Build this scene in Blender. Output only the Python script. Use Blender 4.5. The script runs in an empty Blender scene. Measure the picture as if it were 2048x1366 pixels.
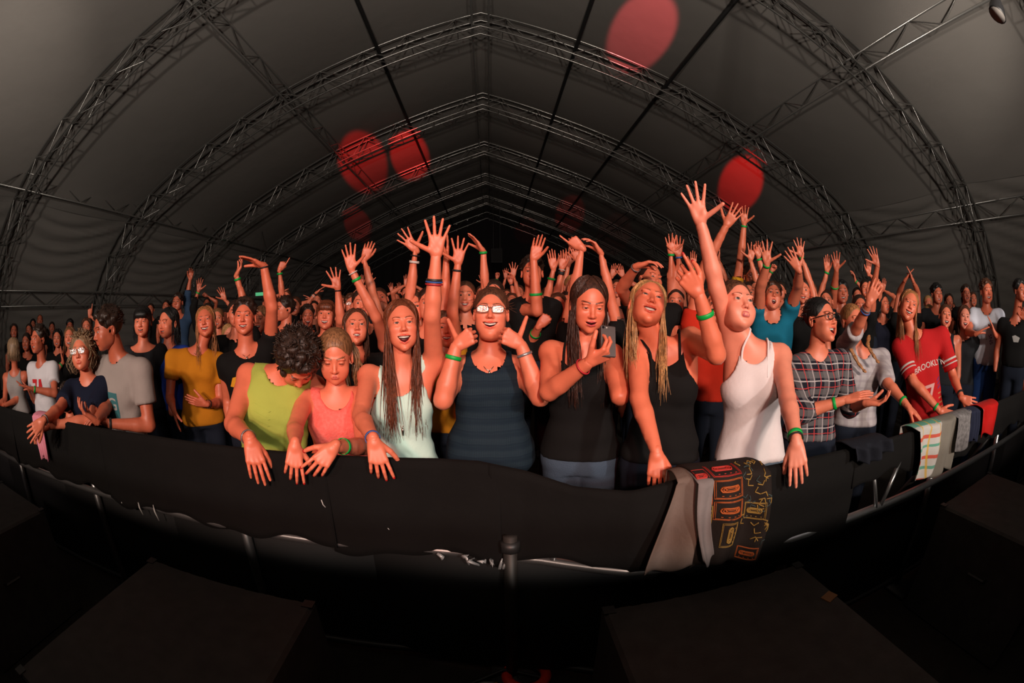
import bpy, math, random, time
import numpy as np
from mathutils import Vector, Matrix
f32 = np.float32
T0 = time.time()
SC = bpy.context.scene
COL = SC.collection
# ------------------------------------------------------------------ camera, world, lights, exposure
def _m(yaw, pitch, roll):
    cy, sy, cp, sp = math.cos(yaw), math.sin(yaw), math.cos(pitch), math.sin(pitch)
    f = np.array([sy * cp, cy * cp, -sp]); r = np.array([cy, -sy, 0]); u = np.cross(r, f); c, s = math.cos(roll), math.sin(roll)
    return c * r + s * u, -s * r + c * u, f
CAM = np.array([0, 0, 1.55])
cam = bpy.data.cameras.new('camera'); cam_o = bpy.data.objects.new('camera', cam); COL.objects.link(cam_o)
cam.type = 'PANO'
for holder in (cam, getattr(cam, 'cycles', None)):
    try:
        holder.panorama_type = 'FISHEYE_EQUISOLID'; holder.fisheye_lens = 880. * 36 / 2048; holder.fisheye_fov = math.radians(200)
    except Exception: pass
cam.sensor_width = 36; cam.sensor_height = 24; cam.sensor_fit = 'HORIZONTAL'; cam.clip_start = .02; cam.clip_end = 200
_r, _u, _f = _m(*np.radians([2.65, 3.6, -.6]))
cam_o.matrix_world = Matrix(((_r[0], _u[0], -_f[0], CAM[0]), (_r[1], _u[1], -_f[1], CAM[1]), (_r[2], _u[2], -_f[2], CAM[2]), (0, 0, 0, 1)))
SC.camera = cam_o
try: SC.cycles.max_bounces = 6; SC.cycles.diffuse_bounces = 3; SC.cycles.glossy_bounces = 3; SC.cycles.caustics_reflective = False; SC.cycles.caustics_refractive = False
except Exception: pass
w = bpy.data.worlds.new('night'); SC.world = w; w.use_nodes = True
w.node_tree.nodes['Background'].inputs[0].default_value = (.5, .48, .5, 1); w.node_tree.nodes['Background'].inputs[1].default_value = .004
SC.view_settings.view_transform = 'Standard'; SC.view_settings.look = 'None'; SC.view_settings.gamma = 1; SC.view_settings.exposure = 0; SC.view_settings.use_curve_mapping = False
def lamp(name, kind, loc, to, energy, col, size=.15, angle=60, blend=.4):
    l = bpy.data.lights.new(name, kind); l.energy = energy; l.color = col
    if kind == 'AREA': l.size = size
    else: l.shadow_soft_size = size
    if kind == 'SPOT': l.spot_size = math.radians(angle); l.spot_blend = blend
    o = bpy.data.objects.new(name, l); COL.objects.link(o); o.location = loc
    o.rotation_euler = (Vector(to) - Vector(loc)).to_track_quat('-Z', 'Y').to_euler(); return o
# stage rig behind the camera
WARM = (1., .76, .62)
lamp('stage_front_light', 'SPOT', (.1, -4.3, 3.4), (.0, 3.2, 1.4), 640, WARM, .14, 84, .7)
lamp('stage_front_light', 'SPOT', (-2.8, -4.2, 3.3), (-1.6, 3.2, 1.4), 230, WARM, .16, 66, .7)
lamp('stage_front_light', 'SPOT', (2.8, -4.2, 3.4), (1.9, 3.2, 1.4), 620, (1., .93, .86), .16, 66, .7)
lamp('stage_red_light', 'SPOT', (-.6, -4.0, 3.15), (-.35, 3.0, 1.5), 330, (1., .08, .045), .16, 40, .9)
lamp('stage_side_light', 'SPOT', (-3.4, -3, 3.2), (-5.0, 3.2, 1.4), 160, (1., .76, .70), .16, 60, .8)
lamp('stage_side_light', 'SPOT', (3.4, -3, 3.2), (5.0, 3.0, 1.4), 130, (1., .80, .72), .16, 60, .8)
# light that the back of the stage throws up into the tent, plus two added lamps
lamp('stage_roof_light', 'SPOT', (0, -6.5, 3.7), (0, 7., 8.6), 950, (1., .88, .77), .2, 124, .6)
lamp('added_up_light', 'SPOT', (-1.6, -2.2, 2.6), (-6., 4.6, 8.4), 430, (1., .88, .77), .15, 110, .8)  # this pair is added to brighten the near part of the roof
lamp('added_up_light', 'SPOT', (1.6, -2.2, 2.6), (6., 4.6, 8.4), 460, (1., .88, .77), .15, 110, .8)
lamp('beam_light', 'SPOT', (-1.5, -3.2, 3.4), (-8.9, 2.6, 6.6), 620, (1., .86, .74), .1, 26, 1.)
lamp('beam_light', 'SPOT', (1.5, -3.2, 3.4), (8.0, 2.7, 6.5), 680, (1., .88, .76), .1, 26, 1.)
lamp('red_beam_light', 'SPOT', (1.0, -6.5, 2.3), (3.55, 8.25, 8.35), 15000, (1, 0.1, 0.11), .05, 5.6, .35)
lamp('red_beam_light', 'SPOT', (0.6, -2.0, 3.4), (8.67, 12.93, 6.15), 19000, (1, 0.0, 0.0), .05, 5.6, .35)
lamp('red_beam_light', 'SPOT', (-0.6, -2.0, 3.4), (-5.21, 16.52, 7.9), 17000, (1, 0.0, 0.0), .05, 6.2, .35)
lamp('red_beam_light', 'SPOT', (-0.4, -2.2, 3.4), (-3.55, 18.24, 8.61), 26000, (1, 0.008, 0.006), .05, 4.9, .35)
lamp('red_beam_light', 'SPOT', (-0.8, -2.2, 3.4), (-7.66, 24.14, 6.84), 9000, (1, 0.0, 0.0), .05, 3.4, .35)
lamp('red_beam_light', 'SPOT', (0.2, -2.2, 3.4), (4.92, 26.51, 7.76), 5000, (1, 0.0, 0.0), .05, 3.8, .35)
lamp('red_beam_light', 'SPOT', (0.4, -2.4, 3.4), (7.77, 26.71, 6.54), 900, (1, 0, 0), .05, 4.3, .35)
lamp('red_beam_light', 'SPOT', (0.1, -2.4, 3.4), (3.04, 38.57, 8.57), 2000, (1, 0, 0), .05, 3.0, .35)

# ------------------------------------------------------------------ helpers
def V(*a): return np.array(a, float)
def nrm(v):
    v = np.asarray(v, float); return v / (np.linalg.norm(v) + 1e-12)
def rotx(a): c, s = math.cos(a), math.sin(a); return np.array([[1, 0, 0], [0, c, -s], [0, s, c]])
def roty(a): c, s = math.cos(a), math.sin(a); return np.array([[c, 0, s], [0, 1, 0], [-s, 0, c]])
def rotz(a): c, s = math.cos(a), math.sin(a); return np.array([[c, -s, 0], [s, c, 0], [0, 0, 1]])
def rot_axis(ax, a):
    ax = nrm(ax); x, y, z = ax; c, s = math.cos(a), math.sin(a); C = 1 - c
    return np.array([[c + x * x * C, x * y * C - z * s, x * z * C + y * s], [y * x * C + z * s, c + y * y * C, y * z * C - x * s], [z * x * C - y * s, z * y * C + x * s, c + z * z * C]])

def tag(o, label=None, cat=None, group=None, kind=None):
    if label: o['label'] = label
    if cat: o['category'] = cat
    if group: o['group'] = group
    if kind: o['kind'] = kind
    return o
def empty(name, loc=(0, 0, 0), parent=None):
    o = bpy.data.objects.new(name, None); COL.objects.link(o); o.location = loc; o.empty_display_size = .1
    if parent: o.parent = parent
    return o
def mesh_data(name, verts, faces, mat=None, smooth=True, colors=None):
    """verts (n,3); faces list of (m,k) int arrays"""
    me = bpy.data.meshes.new(name)
    verts = np.asarray(verts, f32)
    if not isinstance(faces, (list, tuple)) or (len(faces) and not isinstance(faces[0], np.ndarray)):
        me.from_pydata([tuple(map(float, v)) for v in verts], [], [tuple(f) for f in faces])
    else:
        faces = [f for f in faces if len(f)]
        nl = sum(f.size for f in faces); nf = sum(len(f) for f in faces)
        me.vertices.add(len(verts)); me.vertices.foreach_set('co', verts.ravel())
        me.loops.add(nl); me.polygons.add(nf)
        me.loops.foreach_set('vertex_index', np.concatenate([f.ravel() for f in faces]).astype(np.int32))
        tot = np.concatenate([np.full(len(f), f.shape[1], np.int32) for f in faces])
        st = np.concatenate([[0], np.cumsum(tot)[:-1]]).astype(np.int32)
        me.polygons.foreach_set('loop_start', st)
        me.update(calc_edges=True)
    if smooth and len(me.polygons): me.polygons.foreach_set('use_smooth', np.ones(len(me.polygons), bool))
    if colors is not None:
        at = me.color_attributes.new('Col', 'FLOAT_COLOR', 'POINT')
        c = np.ones((len(verts), 4), f32); c[:, :3] = colors
        at.data.foreach_set('color', c.ravel())
    if mat: me.materials.append(mat)
    return me
def obj(name, me, parent=None):
    o = bpy.data.objects.new(name, me); COL.objects.link(o)
    if parent: o.parent = parent
    return o
class MB:
    """collects simple shapes into one mesh"""
    def __init__(s): s.v = []; s.f = []; s.n = 0
    def add(s, v, f):
        s.v.append(np.asarray(v, float)); s.f += [tuple(i + s.n for i in q) for q in f]; s.n += len(v)
    def box(s, c, h, R=None):
        R = np.eye(3) if R is None else R
        v = [np.asarray(c) + R @ (np.array([x, y, z]) * h) for x in (-1, 1) for y in (-1, 1) for z in (-1, 1)]
        s.add(v, [(0, 1, 3, 2), (4, 6, 7, 5), (0, 4, 5, 1), (2, 3, 7, 6), (0, 2, 6, 4), (1, 5, 7, 3)])
    def tube(s, pts, r, n=8, cap=True, closed=False):
        pts = np.asarray(pts, float); m = len(pts)
        rr = np.full(m, r) if np.isscalar(r) else np.asarray(r)
        t = np.gradient(pts, axis=0) if not closed else (np.roll(pts, -1, 0) - np.roll(pts, 1, 0))
        t /= np.linalg.norm(t, axis=1)[:, None] + 1e-12
        ref = V(0, 0, 1) if abs(t[0][2]) < .9 else V(1, 0, 0)
        b = nrm(np.cross(t[0], ref)); vs = []
        for i in range(m):
            b = nrm(b - t[i] * (b @ t[i])); c = np.cross(t[i], b)
            for j in range(n):
                a = 2 * math.pi * j / n; vs.append(pts[i] + rr[i] * (b * math.cos(a) + c * math.sin(a)))
        f = []
        for i in range(m if closed else m - 1):
            k = (i + 1) % m
            for j in range(n): f.append((i * n + j, i * n + (j + 1) % n, k * n + (j + 1) % n, k * n + j))
        if cap and not closed: f.append(tuple(range(n))[::-1]); f.append(tuple((m - 1) * n + j for j in range(n)))
        s.add(vs, f)
    def build(s, name, mat, parent=None, smooth=False):
        me = mesh_data(name, np.concatenate(s.v), s.f, mat, smooth)
        return obj(name, me, parent)
# ------------------------------------------------------------------ materials
MATS = {}
def lin(r, g, b):
    return tuple((c / 255 / 12.92 if c / 255 <= .04045 else ((c / 255 + .055) / 1.055) ** 2.4) for c in (r, g, b))
def new_mat(name):
    m = bpy.data.materials.new(name); m.use_nodes = True
    nt = m.node_tree; b = nt.nodes['Principled BSDF']
    return m, nt, b
def noise_node(nt, scale, detail=3, coord='Object', rough=.5, stretch=None):
    tc = nt.nodes.new('ShaderNodeTexCoord'); n = nt.nodes.new('ShaderNodeTexNoise')
    n.inputs['Scale'].default_value = scale; n.inputs['Detail'].default_value = detail; n.inputs['Roughness'].default_value = rough
    if stretch:
        mp = nt.nodes.new('ShaderNodeMapping'); mp.inputs['Scale'].default_value = stretch
        nt.links.new(tc.outputs[coord], mp.inputs['Vector']); nt.links.new(mp.outputs[0], n.inputs['Vector'])
    else: nt.links.new(tc.outputs[coord], n.inputs['Vector'])
    return n
def cloth_mat(name, col, rough=.85, var=.12, bump=.25, scale=60, sheen=.0, metallic=0, col2=None, stretch=None, cscale=9):
    if name in MATS: return MATS[name]
    m, nt, b = new_mat(name)
    n = noise_node(nt, cscale, 4, stretch=stretch); r = nt.nodes.new('ShaderNodeMix'); r.data_type = 'RGBA'
    c = np.array(col); c2 = np.array(col2) if col2 is not None else c * (1 - var)
    r.inputs[6].default_value = (*np.clip(c * (1 + var * .5), 0, 1), 1); r.inputs[7].default_value = (*c2, 1)
    nt.links.new(n.outputs['Fac'], r.inputs[0]); nt.links.new(r.outputs[2], b.inputs['Base Color'])
    b.inputs['Roughness'].default_value = rough; b.inputs['Metallic'].default_value = metallic
    b.inputs['Specular IOR Level'].default_value = .2
    if bump:
        n2 = noise_node(nt, scale, 2); bp = nt.nodes.new('ShaderNodeBump'); bp.inputs['Strength'].default_value = bump; bp.inputs['Distance'].default_value = .004
        nt.links.new(n2.outputs['Fac'], bp.inputs['Height']); nt.links.new(bp.outputs[0], b.inputs['Normal'])
    MATS[name] = m; return m
def skin_mat():
    if 'skin' in MATS: return MATS['skin']
    m, nt, b = new_mat('skin')
    at = nt.nodes.new('ShaderNodeAttribute'); at.attribute_name = 'Col'
    n = noise_node(nt, 25, 4); mx = nt.nodes.new('ShaderNodeMix'); mx.data_type = 'RGBA'; mx.blend_type = 'MULTIPLY'
    mp = nt.nodes.new('ShaderNodeMapRange'); mp.inputs[3].default_value = .86; mp.inputs[4].default_value = 1.1
    nt.links.new(n.outputs['Fac'], mp.inputs[0]); mx.inputs[0].default_value = 1
    nt.links.new(at.outputs['Color'], mx.inputs[6]); nt.links.new(mp.outputs[0], mx.inputs[7]); nt.links.new(mx.outputs[2], b.inputs['Base Color'])
    b.inputs['Roughness'].default_value = .44; b.inputs['Specular IOR Level'].default_value = .5
    MATS['skin'] = m; return m
def hair_mat(name, col, hi=None):
    if name in MATS: return MATS[name]
    m, nt, b = new_mat(name)
    n = noise_node(nt, 40, 4, stretch=(3, 3, .35)); r = nt.nodes.new('ShaderNodeMix'); r.data_type = 'RGBA'
    c = np.array(col); hi = np.clip(c * 1.9, 0, 1) if hi is None else np.array(hi)
    mp = nt.nodes.new('ShaderNodeMapRange'); mp.inputs[1].default_value = .35; mp.inputs[2].default_value = .7
    nt.links.new(n.outputs['Fac'], mp.inputs[0]); nt.links.new(mp.outputs[0], r.inputs[0])
    r.inputs[6].default_value = (*(c * .6), 1); r.inputs[7].default_value = (*hi, 1); nt.links.new(r.outputs[2], b.inputs['Base Color'])
    b.inputs['Roughness'].default_value = .42; b.inputs['Specular IOR Level'].default_value = .45
    n2 = noise_node(nt, 90, 2, stretch=(3, 3, .3)); bp = nt.nodes.new('ShaderNodeBump'); bp.inputs['Strength'].default_value = .6; bp.inputs['Distance'].default_value = .004
    nt.links.new(n2.outputs['Fac'], bp.inputs['Height']); nt.links.new(bp.outputs[0], b.inputs['Normal'])
    MATS[name] = m; return m
def plain_mat(name, col, rough=.5, metallic=0, spec=.5, emit=None, es=1, alpha=None):
    if name in MATS: return MATS[name]
    m, nt, b = new_mat(name)
    n = noise_node(nt, 30, 3); mp = nt.nodes.new('ShaderNodeMapRange'); mp.inputs[3].default_value = .85; mp.inputs[4].default_value = 1.12
    mx = nt.nodes.new('ShaderNodeMix'); mx.data_type = 'RGBA'; mx.blend_type = 'MULTIPLY'; mx.inputs[0].default_value = 1
    mx.inputs[6].default_value = (*col, 1); nt.links.new(n.outputs['Fac'], mp.inputs[0]); nt.links.new(mp.outputs[0], mx.inputs[7]); nt.links.new(mx.outputs[2], b.inputs['Base Color'])
    b.inputs['Roughness'].default_value = rough; b.inputs['Metallic'].default_value = metallic; b.inputs['Specular IOR Level'].default_value = spec
    if emit: b.inputs['Emission Color'].default_value = (*emit, 1); b.inputs['Emission Strength'].default_value = es
    if alpha is not None: b.inputs['Alpha'].default_value = alpha
    MATS[name] = m; return m
# ------------------------------------------------------------------ implicit surfaces
def smin(a, b, k):
    h = np.clip(.5 + (.5 / k) * (b - a), 0, 1); return b + (a - b) * h - k * h * (1 - h)
class Field:
    def __init__(s, lo, hi, h):
        s.lo = np.asarray(lo, float); s.h = h
        s.n = np.maximum(np.ceil((np.asarray(hi) - s.lo) / h).astype(int) + 1, 3)
        s.D = np.full(tuple(s.n), .2, f32)
    def sl(s, lo, hi):
        i0 = np.maximum(np.floor((lo - s.lo) / s.h).astype(int), 0); i1 = np.minimum(np.ceil((hi - s.lo) / s.h).astype(int) + 1, s.n)
        if (i1 <= i0).any(): return None
        c = [(s.lo[a] + np.arange(i0[a], i1[a]) * s.h).astype(f32) for a in range(3)]
        return (slice(i0[0], i1[0]), slice(i0[1], i1[1]), slice(i0[2], i1[2])), c[0][:, None, None], c[1][None, :, None], c[2][None, None, :]
    def put(s, p):
        m = p.k + 2.5 * s.h
        r = s.sl(p.lo - m, p.hi + m)
        if r is None: return
        sl, x, y, z = r
        d = p.ev(x, y, z); a = s.D[sl]
        if p.sub: s.D[sl] = -smin(-a, d, p.k)
        else: s.D[sl] = smin(a, d, p.k)
    def mesh(s):
        D = s.D; ins = D < 0
        c = np.zeros(tuple(s.n - 1), np.int8)
        for dx in (0, 1):
            for dy in (0, 1):
                for dz in (0, 1): c += ins[dx:s.n[0] - 1 + dx, dy:s.n[1] - 1 + dy, dz:s.n[2] - 1 + dz]
        act = (c > 0) & (c < 8)
        I = np.argwhere(act)
        if not len(I): return np.zeros((0, 3), f32), np.zeros((0, 4), np.int32)
        idx = np.full(act.shape, -1, np.int32); idx[tuple(I.T)] = np.arange(len(I))
        P = np.zeros((len(I), 3), f32); cnt = np.zeros(len(I), f32)
        corners = {}
        for q in range(8):
            o = ((q >> 2) & 1, (q >> 1) & 1, q & 1)
            corners[o] = D[I[:, 0] + o[0], I[:, 1] + o[1], I[:, 2] + o[2]]
        for o in corners:
            for ax in range(3):
                if o[ax]: continue
                o2 = list(o); o2[ax] = 1; a = corners[o]; b = corners[tuple(o2)]
                mk = (a < 0) != (b < 0); t = a[mk] / (a[mk] - b[mk])
                P[mk] += np.array(o, f32); P[mk, ax] += t; cnt[mk] += 1
        P /= cnt[:, None]; P = (P + I) * s.h + s.lo
        quads = []
        for ax in range(3):
            a1, a2 = (ax + 1) % 3, (ax + 2) % 3
            s0 = [slice(1, -1)] * 3; s0[ax] = slice(0, -1); s1 = list(s0); s1[ax] = slice(1, None)
            A = ins[tuple(s0)]; B = ins[tuple(s1)]; ch = np.argwhere(A != B)
            if not len(ch): continue
            flip = A[tuple(ch.T)]
            g = ch.copy(); g[:, a1] += 1; g[:, a2] += 1
            def ci(d1, d2):
                q = g.copy(); q[:, a1] -= d1; q[:, a2] -= d2; return idx[q[:, 0], q[:, 1], q[:, 2]]
            q = np.stack([ci(1, 1), ci(0, 1), ci(0, 0), ci(1, 0)], 1)
            q[~flip] = q[~flip][:, ::-1]; quads.append(q)
        return P, np.concatenate(quads).astype(np.int32)
class Prim:
    sub = False
class Cone(Prim):
    def __init__(s, a, b, r1, r2, k=.02, sub=False, cut=None):
        s.a = np.asarray(a, float); s.b = np.asarray(b, float); s.r1, s.r2, s.k, s.sub, s.cut = r1, r2, k, sub, cut
        m = max(r1, r2); s.lo = np.minimum(s.a, s.b) - m; s.hi = np.maximum(s.a, s.b) + m
    def ev(s, x, y, z):
        a = s.a; ba = s.b - a; l2 = ba @ ba + 1e-9
        X, Y, Z = x - f32(a[0]), y - f32(a[1]), z - f32(a[2])
        h = np.clip((X * f32(ba[0]) + Y * f32(ba[1]) + Z * f32(ba[2])) * f32(1 / l2), 0, 1)
        d = np.sqrt((X - h * f32(ba[0])) ** 2 + (Y - h * f32(ba[1])) ** 2 + (Z - h * f32(ba[2])) ** 2) - (f32(s.r1) + f32(s.r2 - s.r1) * h)
        if s.cut is not None:
            o, nn = s.cut
            d = np.maximum(d, (x - f32(o[0])) * f32(nn[0]) + (y - f32(o[1])) * f32(nn[1]) + (z - f32(o[2])) * f32(nn[2]))
        return d
class Ell(Prim):
    def __init__(s, c, r, R=None, k=.02, sub=False):
        s.c = np.asarray(c, float); s.r = np.asarray(r, float) * np.ones(3); s.R = np.eye(3) if R is None else R; s.k = k; s.sub = sub
        e = np.sqrt(((s.R * s.r) ** 2).sum(1)); s.lo = s.c - e; s.hi = s.c + e
    def ev(s, x, y, z):
        X, Y, Z = x - f32(s.c[0]), y - f32(s.c[1]), z - f32(s.c[2]); R = s.R.astype(f32); k0 = 0; k1 = 0
        for i in range(3):
            q = (X * R[0, i] + Y * R[1, i] + Z * R[2, i]) * f32(1 / s.r[i]); q2 = q * q; k0 = k0 + q2; k1 = k1 + q2 * f32(1 / s.r[i] ** 2)
        k0 = np.sqrt(k0); k1 = np.sqrt(k1) + f32(1e-6)
        return k0 * (k0 - 1) / k1
class RBox(Prim):
    def __init__(s, c, hs, r, R, k=.01, sub=False):
        s.c = np.asarray(c, float); s.hs = np.asarray(hs, float); s.rr = r; s.R = R; s.k = k; s.sub = sub
        e = np.abs(R) @ (s.hs + r); s.lo = s.c - e; s.hi = s.c + e
    def ev(s, x, y, z):
        X, Y, Z = x - f32(s.c[0]), y - f32(s.c[1]), z - f32(s.c[2]); R = s.R.astype(f32); o = 0; mx = -1e3
        for i in range(3):
            q = np.abs(X * R[0, i] + Y * R[1, i] + Z * R[2, i]) - f32(s.hs[i]); o = o + np.maximum(q, 0) ** 2; mx = np.maximum(mx, q)
        return np.sqrt(o) + np.minimum(mx, 0) - f32(s.rr)
class Loft(Prim):
    """stacked superellipse sections along an axis; secs rows: t, half width, half depth, forward offset"""
    def __init__(s, o, ux, uy, uz, L, secs, off=0, k=.02, t0=None, t1=None, wr=None, sub=False):
        s.o, s.ux, s.uy, s.uz, s.L, s.off, s.k, s.sub = np.asarray(o, float), ux, uy, uz, L, off, k, sub
        s.S = np.array(secs, float); s.t0 = s.S[0, 0] if t0 is None else t0; s.t1 = s.S[-1, 0] if t1 is None else t1; s.wr = wr
        m = s.S[:, 1:3].max() + off + np.abs(s.S[:, 3]).max() + .02; a = s.o + uz * L * s.t0; b = s.o + uz * L * s.t1
        e = np.abs(ux) * m + np.abs(uy) * m + np.abs(uz) * .02; s.lo = np.minimum(a, b) - e; s.hi = np.maximum(a, b) + e
    def ev(s, x, y, z):
        X, Y, Z = x - f32(s.o[0]), y - f32(s.o[1]), z - f32(s.o[2])
        dot = lambda u: X * f32(u[0]) + Y * f32(u[1]) + Z * f32(u[2])
        t = dot(s.uz) / f32(s.L); S = s.S; tc = np.clip(t, s.t0, s.t1)
        a = np.interp(tc, S[:, 0], S[:, 1]).astype(f32) + f32(s.off); b = np.interp(tc, S[:, 0], S[:, 2]).astype(f32) + f32(s.off); c = np.interp(tc, S[:, 0], S[:, 3]).astype(f32)
        px = np.abs(dot(s.ux)) / a; py = np.abs(dot(s.uy) + c) / b
        d = ((px ** 2.5 + py ** 2.5) ** f32(.4) - 1) * np.minimum(a, b)
        ov = np.maximum(s.t0 - t, t - s.t1) * f32(s.L)
        if s.wr: d = d + s.wr(X, Y, Z)
        return np.maximum(d, ov.astype(f32))
class Plane(Prim):
    """removes the half space dot(p-o,n)>0 inside a box"""
    def __init__(s, o, n, lo, hi, k=.004): s.o, s.nn, s.lo, s.hi, s.k, s.sub = np.asarray(o, float), n, lo, hi, k, True
    def ev(s, x, y, z): return -((x - f32(s.o[0])) * f32(s.nn[0]) + (y - f32(s.o[1])) * f32(s.nn[1]) + (z - f32(s.o[2])) * f32(s.nn[2]))
def solve(prims, h, lo=None, hi=None, pad=.012):
    add = [p for p in prims if not p.sub]
    if lo is None: lo = np.min([p.lo for p in add], 0) - pad - 2 * h
    if hi is None: hi = np.max([p.hi for p in add], 0) + pad + 2 * h
    F = Field(lo, hi, h)
    for p in prims: F.put(p)
    return F.mesh()
def join(parts):
    vs, fs, n = [], [], 0
    for v, f in parts:
        vs.append(v); fs.append(f + n); n += len(v)
    return np.concatenate(vs), np.concatenate(fs)
def keep(v, f, mask):
    """faces whose vertices all satisfy mask"""
    fm = mask[f].all(1); f = f[fm]; u, inv = np.unique(f, return_inverse=True)
    return v[u], inv.reshape(f.shape).astype(np.int32)
# ------------------------------------------------------------------ heads (built once per expression in head space: eyes at z=0, face towards -y)
EXPR = {
    'neutral': dict(w=.024, cz=0, g=0, eo=.0048), 'down': dict(w=.023, cz=-.001, g=0, eo=.0), 'smile': dict(w=.031, cz=.011, g=.012, eo=.0034),
    'soft': dict(w=.028, cz=.007, g=.007, eo=.002), 'laugh': dict(w=.030, cz=.010, g=.026, eo=.0034), 'yell': dict(w=.020, cz=0, g=.034, eo=.0054),
    'pout': dict(w=.018, cz=-.002, g=0, eo=.0046, pout=.6), 'grin': dict(w=.033, cz=.013, g=.014, eo=.0028), 'open': dict(w=.024, cz=.003, g=.014, eo=.0054)}
HEADS = {}
EYE = np.array([.0310, -.0795, -.001]); EYER = .0120
def head_mesh(expr, male=0, fat=0, h=.0024):
    key = (expr, male, fat, h)
    if key in HEADS: return HEADS[key]
    e = EXPR[expr]; w, cz, g, eo = e['w'], e['cz'], e['g'], e['eo']; po = e.get('pout', 0); sm = min(cz / .009, 1.2)
    P = []
    A = lambda c, r, k=.02, R=None, sub=False: P.append(Ell(c, r, R, k, sub))
    A((0, .014, .032), (.075, .097, .084), .02)
    A((0, -.031, -.026), (.066 + .004 * fat, .061, .080), .03)
    jd = g * .75
    A((0, -.034, -.070 - jd * .6), (.049 + .003 * male + .010 * fat, .050, .044 + jd * .3), .025)
    A((0, -.071, -.100 - jd), (.019 + .005 * male, .018, .015), .022)
    if fat: A((0, -.035, -.108 - jd), (.045, .045, .022), .03)
    for sx in (-1, 1):
        A((sx * (.043 + .003 * male + .008 * fat), -.006, -.060 - jd * .4), (.017, .030, .030), .022)
        A((sx * .036, -.067, -.036 + .006 * sm), (.026 + .006 * fat, .021 + .003 * sm, .022), .024); A((sx * .031, -.058, -.064 - jd * .5), (.022 + .006 * fat, .024, .026), .03)
        A((sx * .026, -.084, .019), (.024, .010, .007 + .002 * male), .012)
    P.append(Cone((0, .018, -.045), (0, .024, -.075), .036, .032, .02))
    for sx in (-1, 1):
        A((sx * .0312, -.1055, -.001), (.0180, .0165, .0115), .014, sub=True)
        P.append(Ell(EYE * (sx, 1, 1), .0141, None, .005))
    P.append(Cone((0, -.086, .005), (0, -.1045, -.031), .0070, .0092 + .001 * male, .012)); A((0, -.1060, -.0345), (.0108 + .001 * male, .0095, .0085), .006)
    for sx in (-1, 1):
        A((sx * .0118, -.095, -.038), (.0072, .010, .0064), .006)
        P.append(Cone((sx * .0055, -.1035, -.0445), (sx * .0055, -.096, -.037), .0028, .0025, .002, True))
    zm = -.066; lips = []; cav = []
    yc = -.0945 - .007 * po
    for up in (1, 0):
        zz = zm + (.0030 if up else -.0045) - (0 if up else g); r = (.0048 if up else .0062) + .0020 * po
        zc = zm + cz - g * .25
        mid = (0, yc + (0 if up else .002) + (0 if up else g * .25), zz)
        for sx in (-1, 1):
            q = (sx * w * .5, yc + .0035 + (0 if up else g * .25), zz * .75 + zc * .25 + (.001 if up else -.0005)); c = (sx * w, yc + .015, zc)
            lips += [(mid, q, r, r * .95), (q, c, r * .95, r * .45)]
    for a, b, r1, r2 in lips: P.append(Cone(a, b, r1, r2, .006))
    if g > 0:
        up_, lo_ = lips[0:2], lips[4:6]
        for x in np.linspace(-.84, .84, 9) * w:
            zu = np.interp(abs(x), [0, up_[0][1][0] * -1, w], [up_[0][0][2], up_[0][1][2], up_[1][1][2]]); zl = np.interp(abs(x), [0, w * .5, w], [lo_[0][0][2], lo_[0][1][2], lo_[1][1][2]])
            A((x, yc + .012 * (abs(x) / w) ** 2, (zu + zl) / 2), (w * .26, .030, max((zu - zl) / 2 - .0022, .0012)), .0015, sub=True); cav.append((x, (zu + zl) / 2, max((zu - zl) / 2 - .0022, .0012), zu))
    else:
        P.append(Cone((-w * .9, yc - .003, zm - .0012 + cz * .6), (w * .9, yc - .003, zm - .0012 + cz * .6), .0012, .0012, .0025, True))
    for sx in (-1, 1):
        R = rotz(sx * .35) @ rotx(-.2)
        A((sx * .079, .014, -.014), (.0095, .020, .032), .008, R); A((sx * .089, .006, -.012), (.008, .0085, .017), .004, R, True)
        if eo > 0: A(EYE * (sx, 1, 1) + (0, -.014, -.0005), (.0142, .016, eo), .0015, rotz(sx * .25) @ roty(-sx * .08), True)
    v, f = solve(P, h, V(-.108, -.138, -.165 - jd), V(.108, .128, .125))
    # masks
    m = {}
    ld = np.full(len(v), 1., f32)
    for a, b, r1, r2 in lips: ld = np.minimum(ld, Cone(a, b, r1, r2).ev(v[:, 0], v[:, 1], v[:, 2]))
    incav = np.zeros(len(v), bool)
    if g > 0:
        cx = np.array([c[0] for c in cav]); cm = np.interp(v[:, 0], cx, [c[1] for c in cav]); chh = np.interp(v[:, 0], cx, [c[2] for c in cav])
        incav = (np.abs(v[:, 2] - cm) < chh + .002) & (np.abs(v[:, 0]) < w * 1.05) & (v[:, 1] > yc + .0035 + .012 * (v[:, 0] / w) ** 2) & (v[:, 1] < -.05)
    m['lip'] = (ld < .0016) & (v[:, 1] < -.06) & ~incav; m['cav'] = incav
    zrel = v[:, 2] - (zm + cz * .25)
    teeth_h = min(.0088, g * .75)
    m['brow'] = np.zeros(len(v), bool); m['lid'] = np.zeros(len(v), bool); m['nost'] = np.zeros(len(v), bool)
    for sx in (-1, 1):
        x = v[:, 0] * sx; t = np.clip((x - .011) / .040, 0, 1); bz = .0205 + .006 * np.sin(t * 2.4) + .002 * (e['eo'] > .006)
        m['brow'] |= (np.abs(v[:, 2] - bz) < .0036 * (1 - .55 * t)) & (x > .011) & (x < .050) & (v[:, 1] < -.05)
        dv = v - EYE * (sx, 1, 1); rr = np.linalg.norm(dv, axis=1)
        q = (dv - np.array([0, -.014, -.0005])) / np.array([.0160, .016, max(eo, .001) + .0022])
        m['lid'] |= (rr < .0156) & ((q ** 2).sum(1) < 1.0) & ((dv[:, 2] > -.001) | (eo < .001)) & (dv[:, 1] < -.004)
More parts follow.
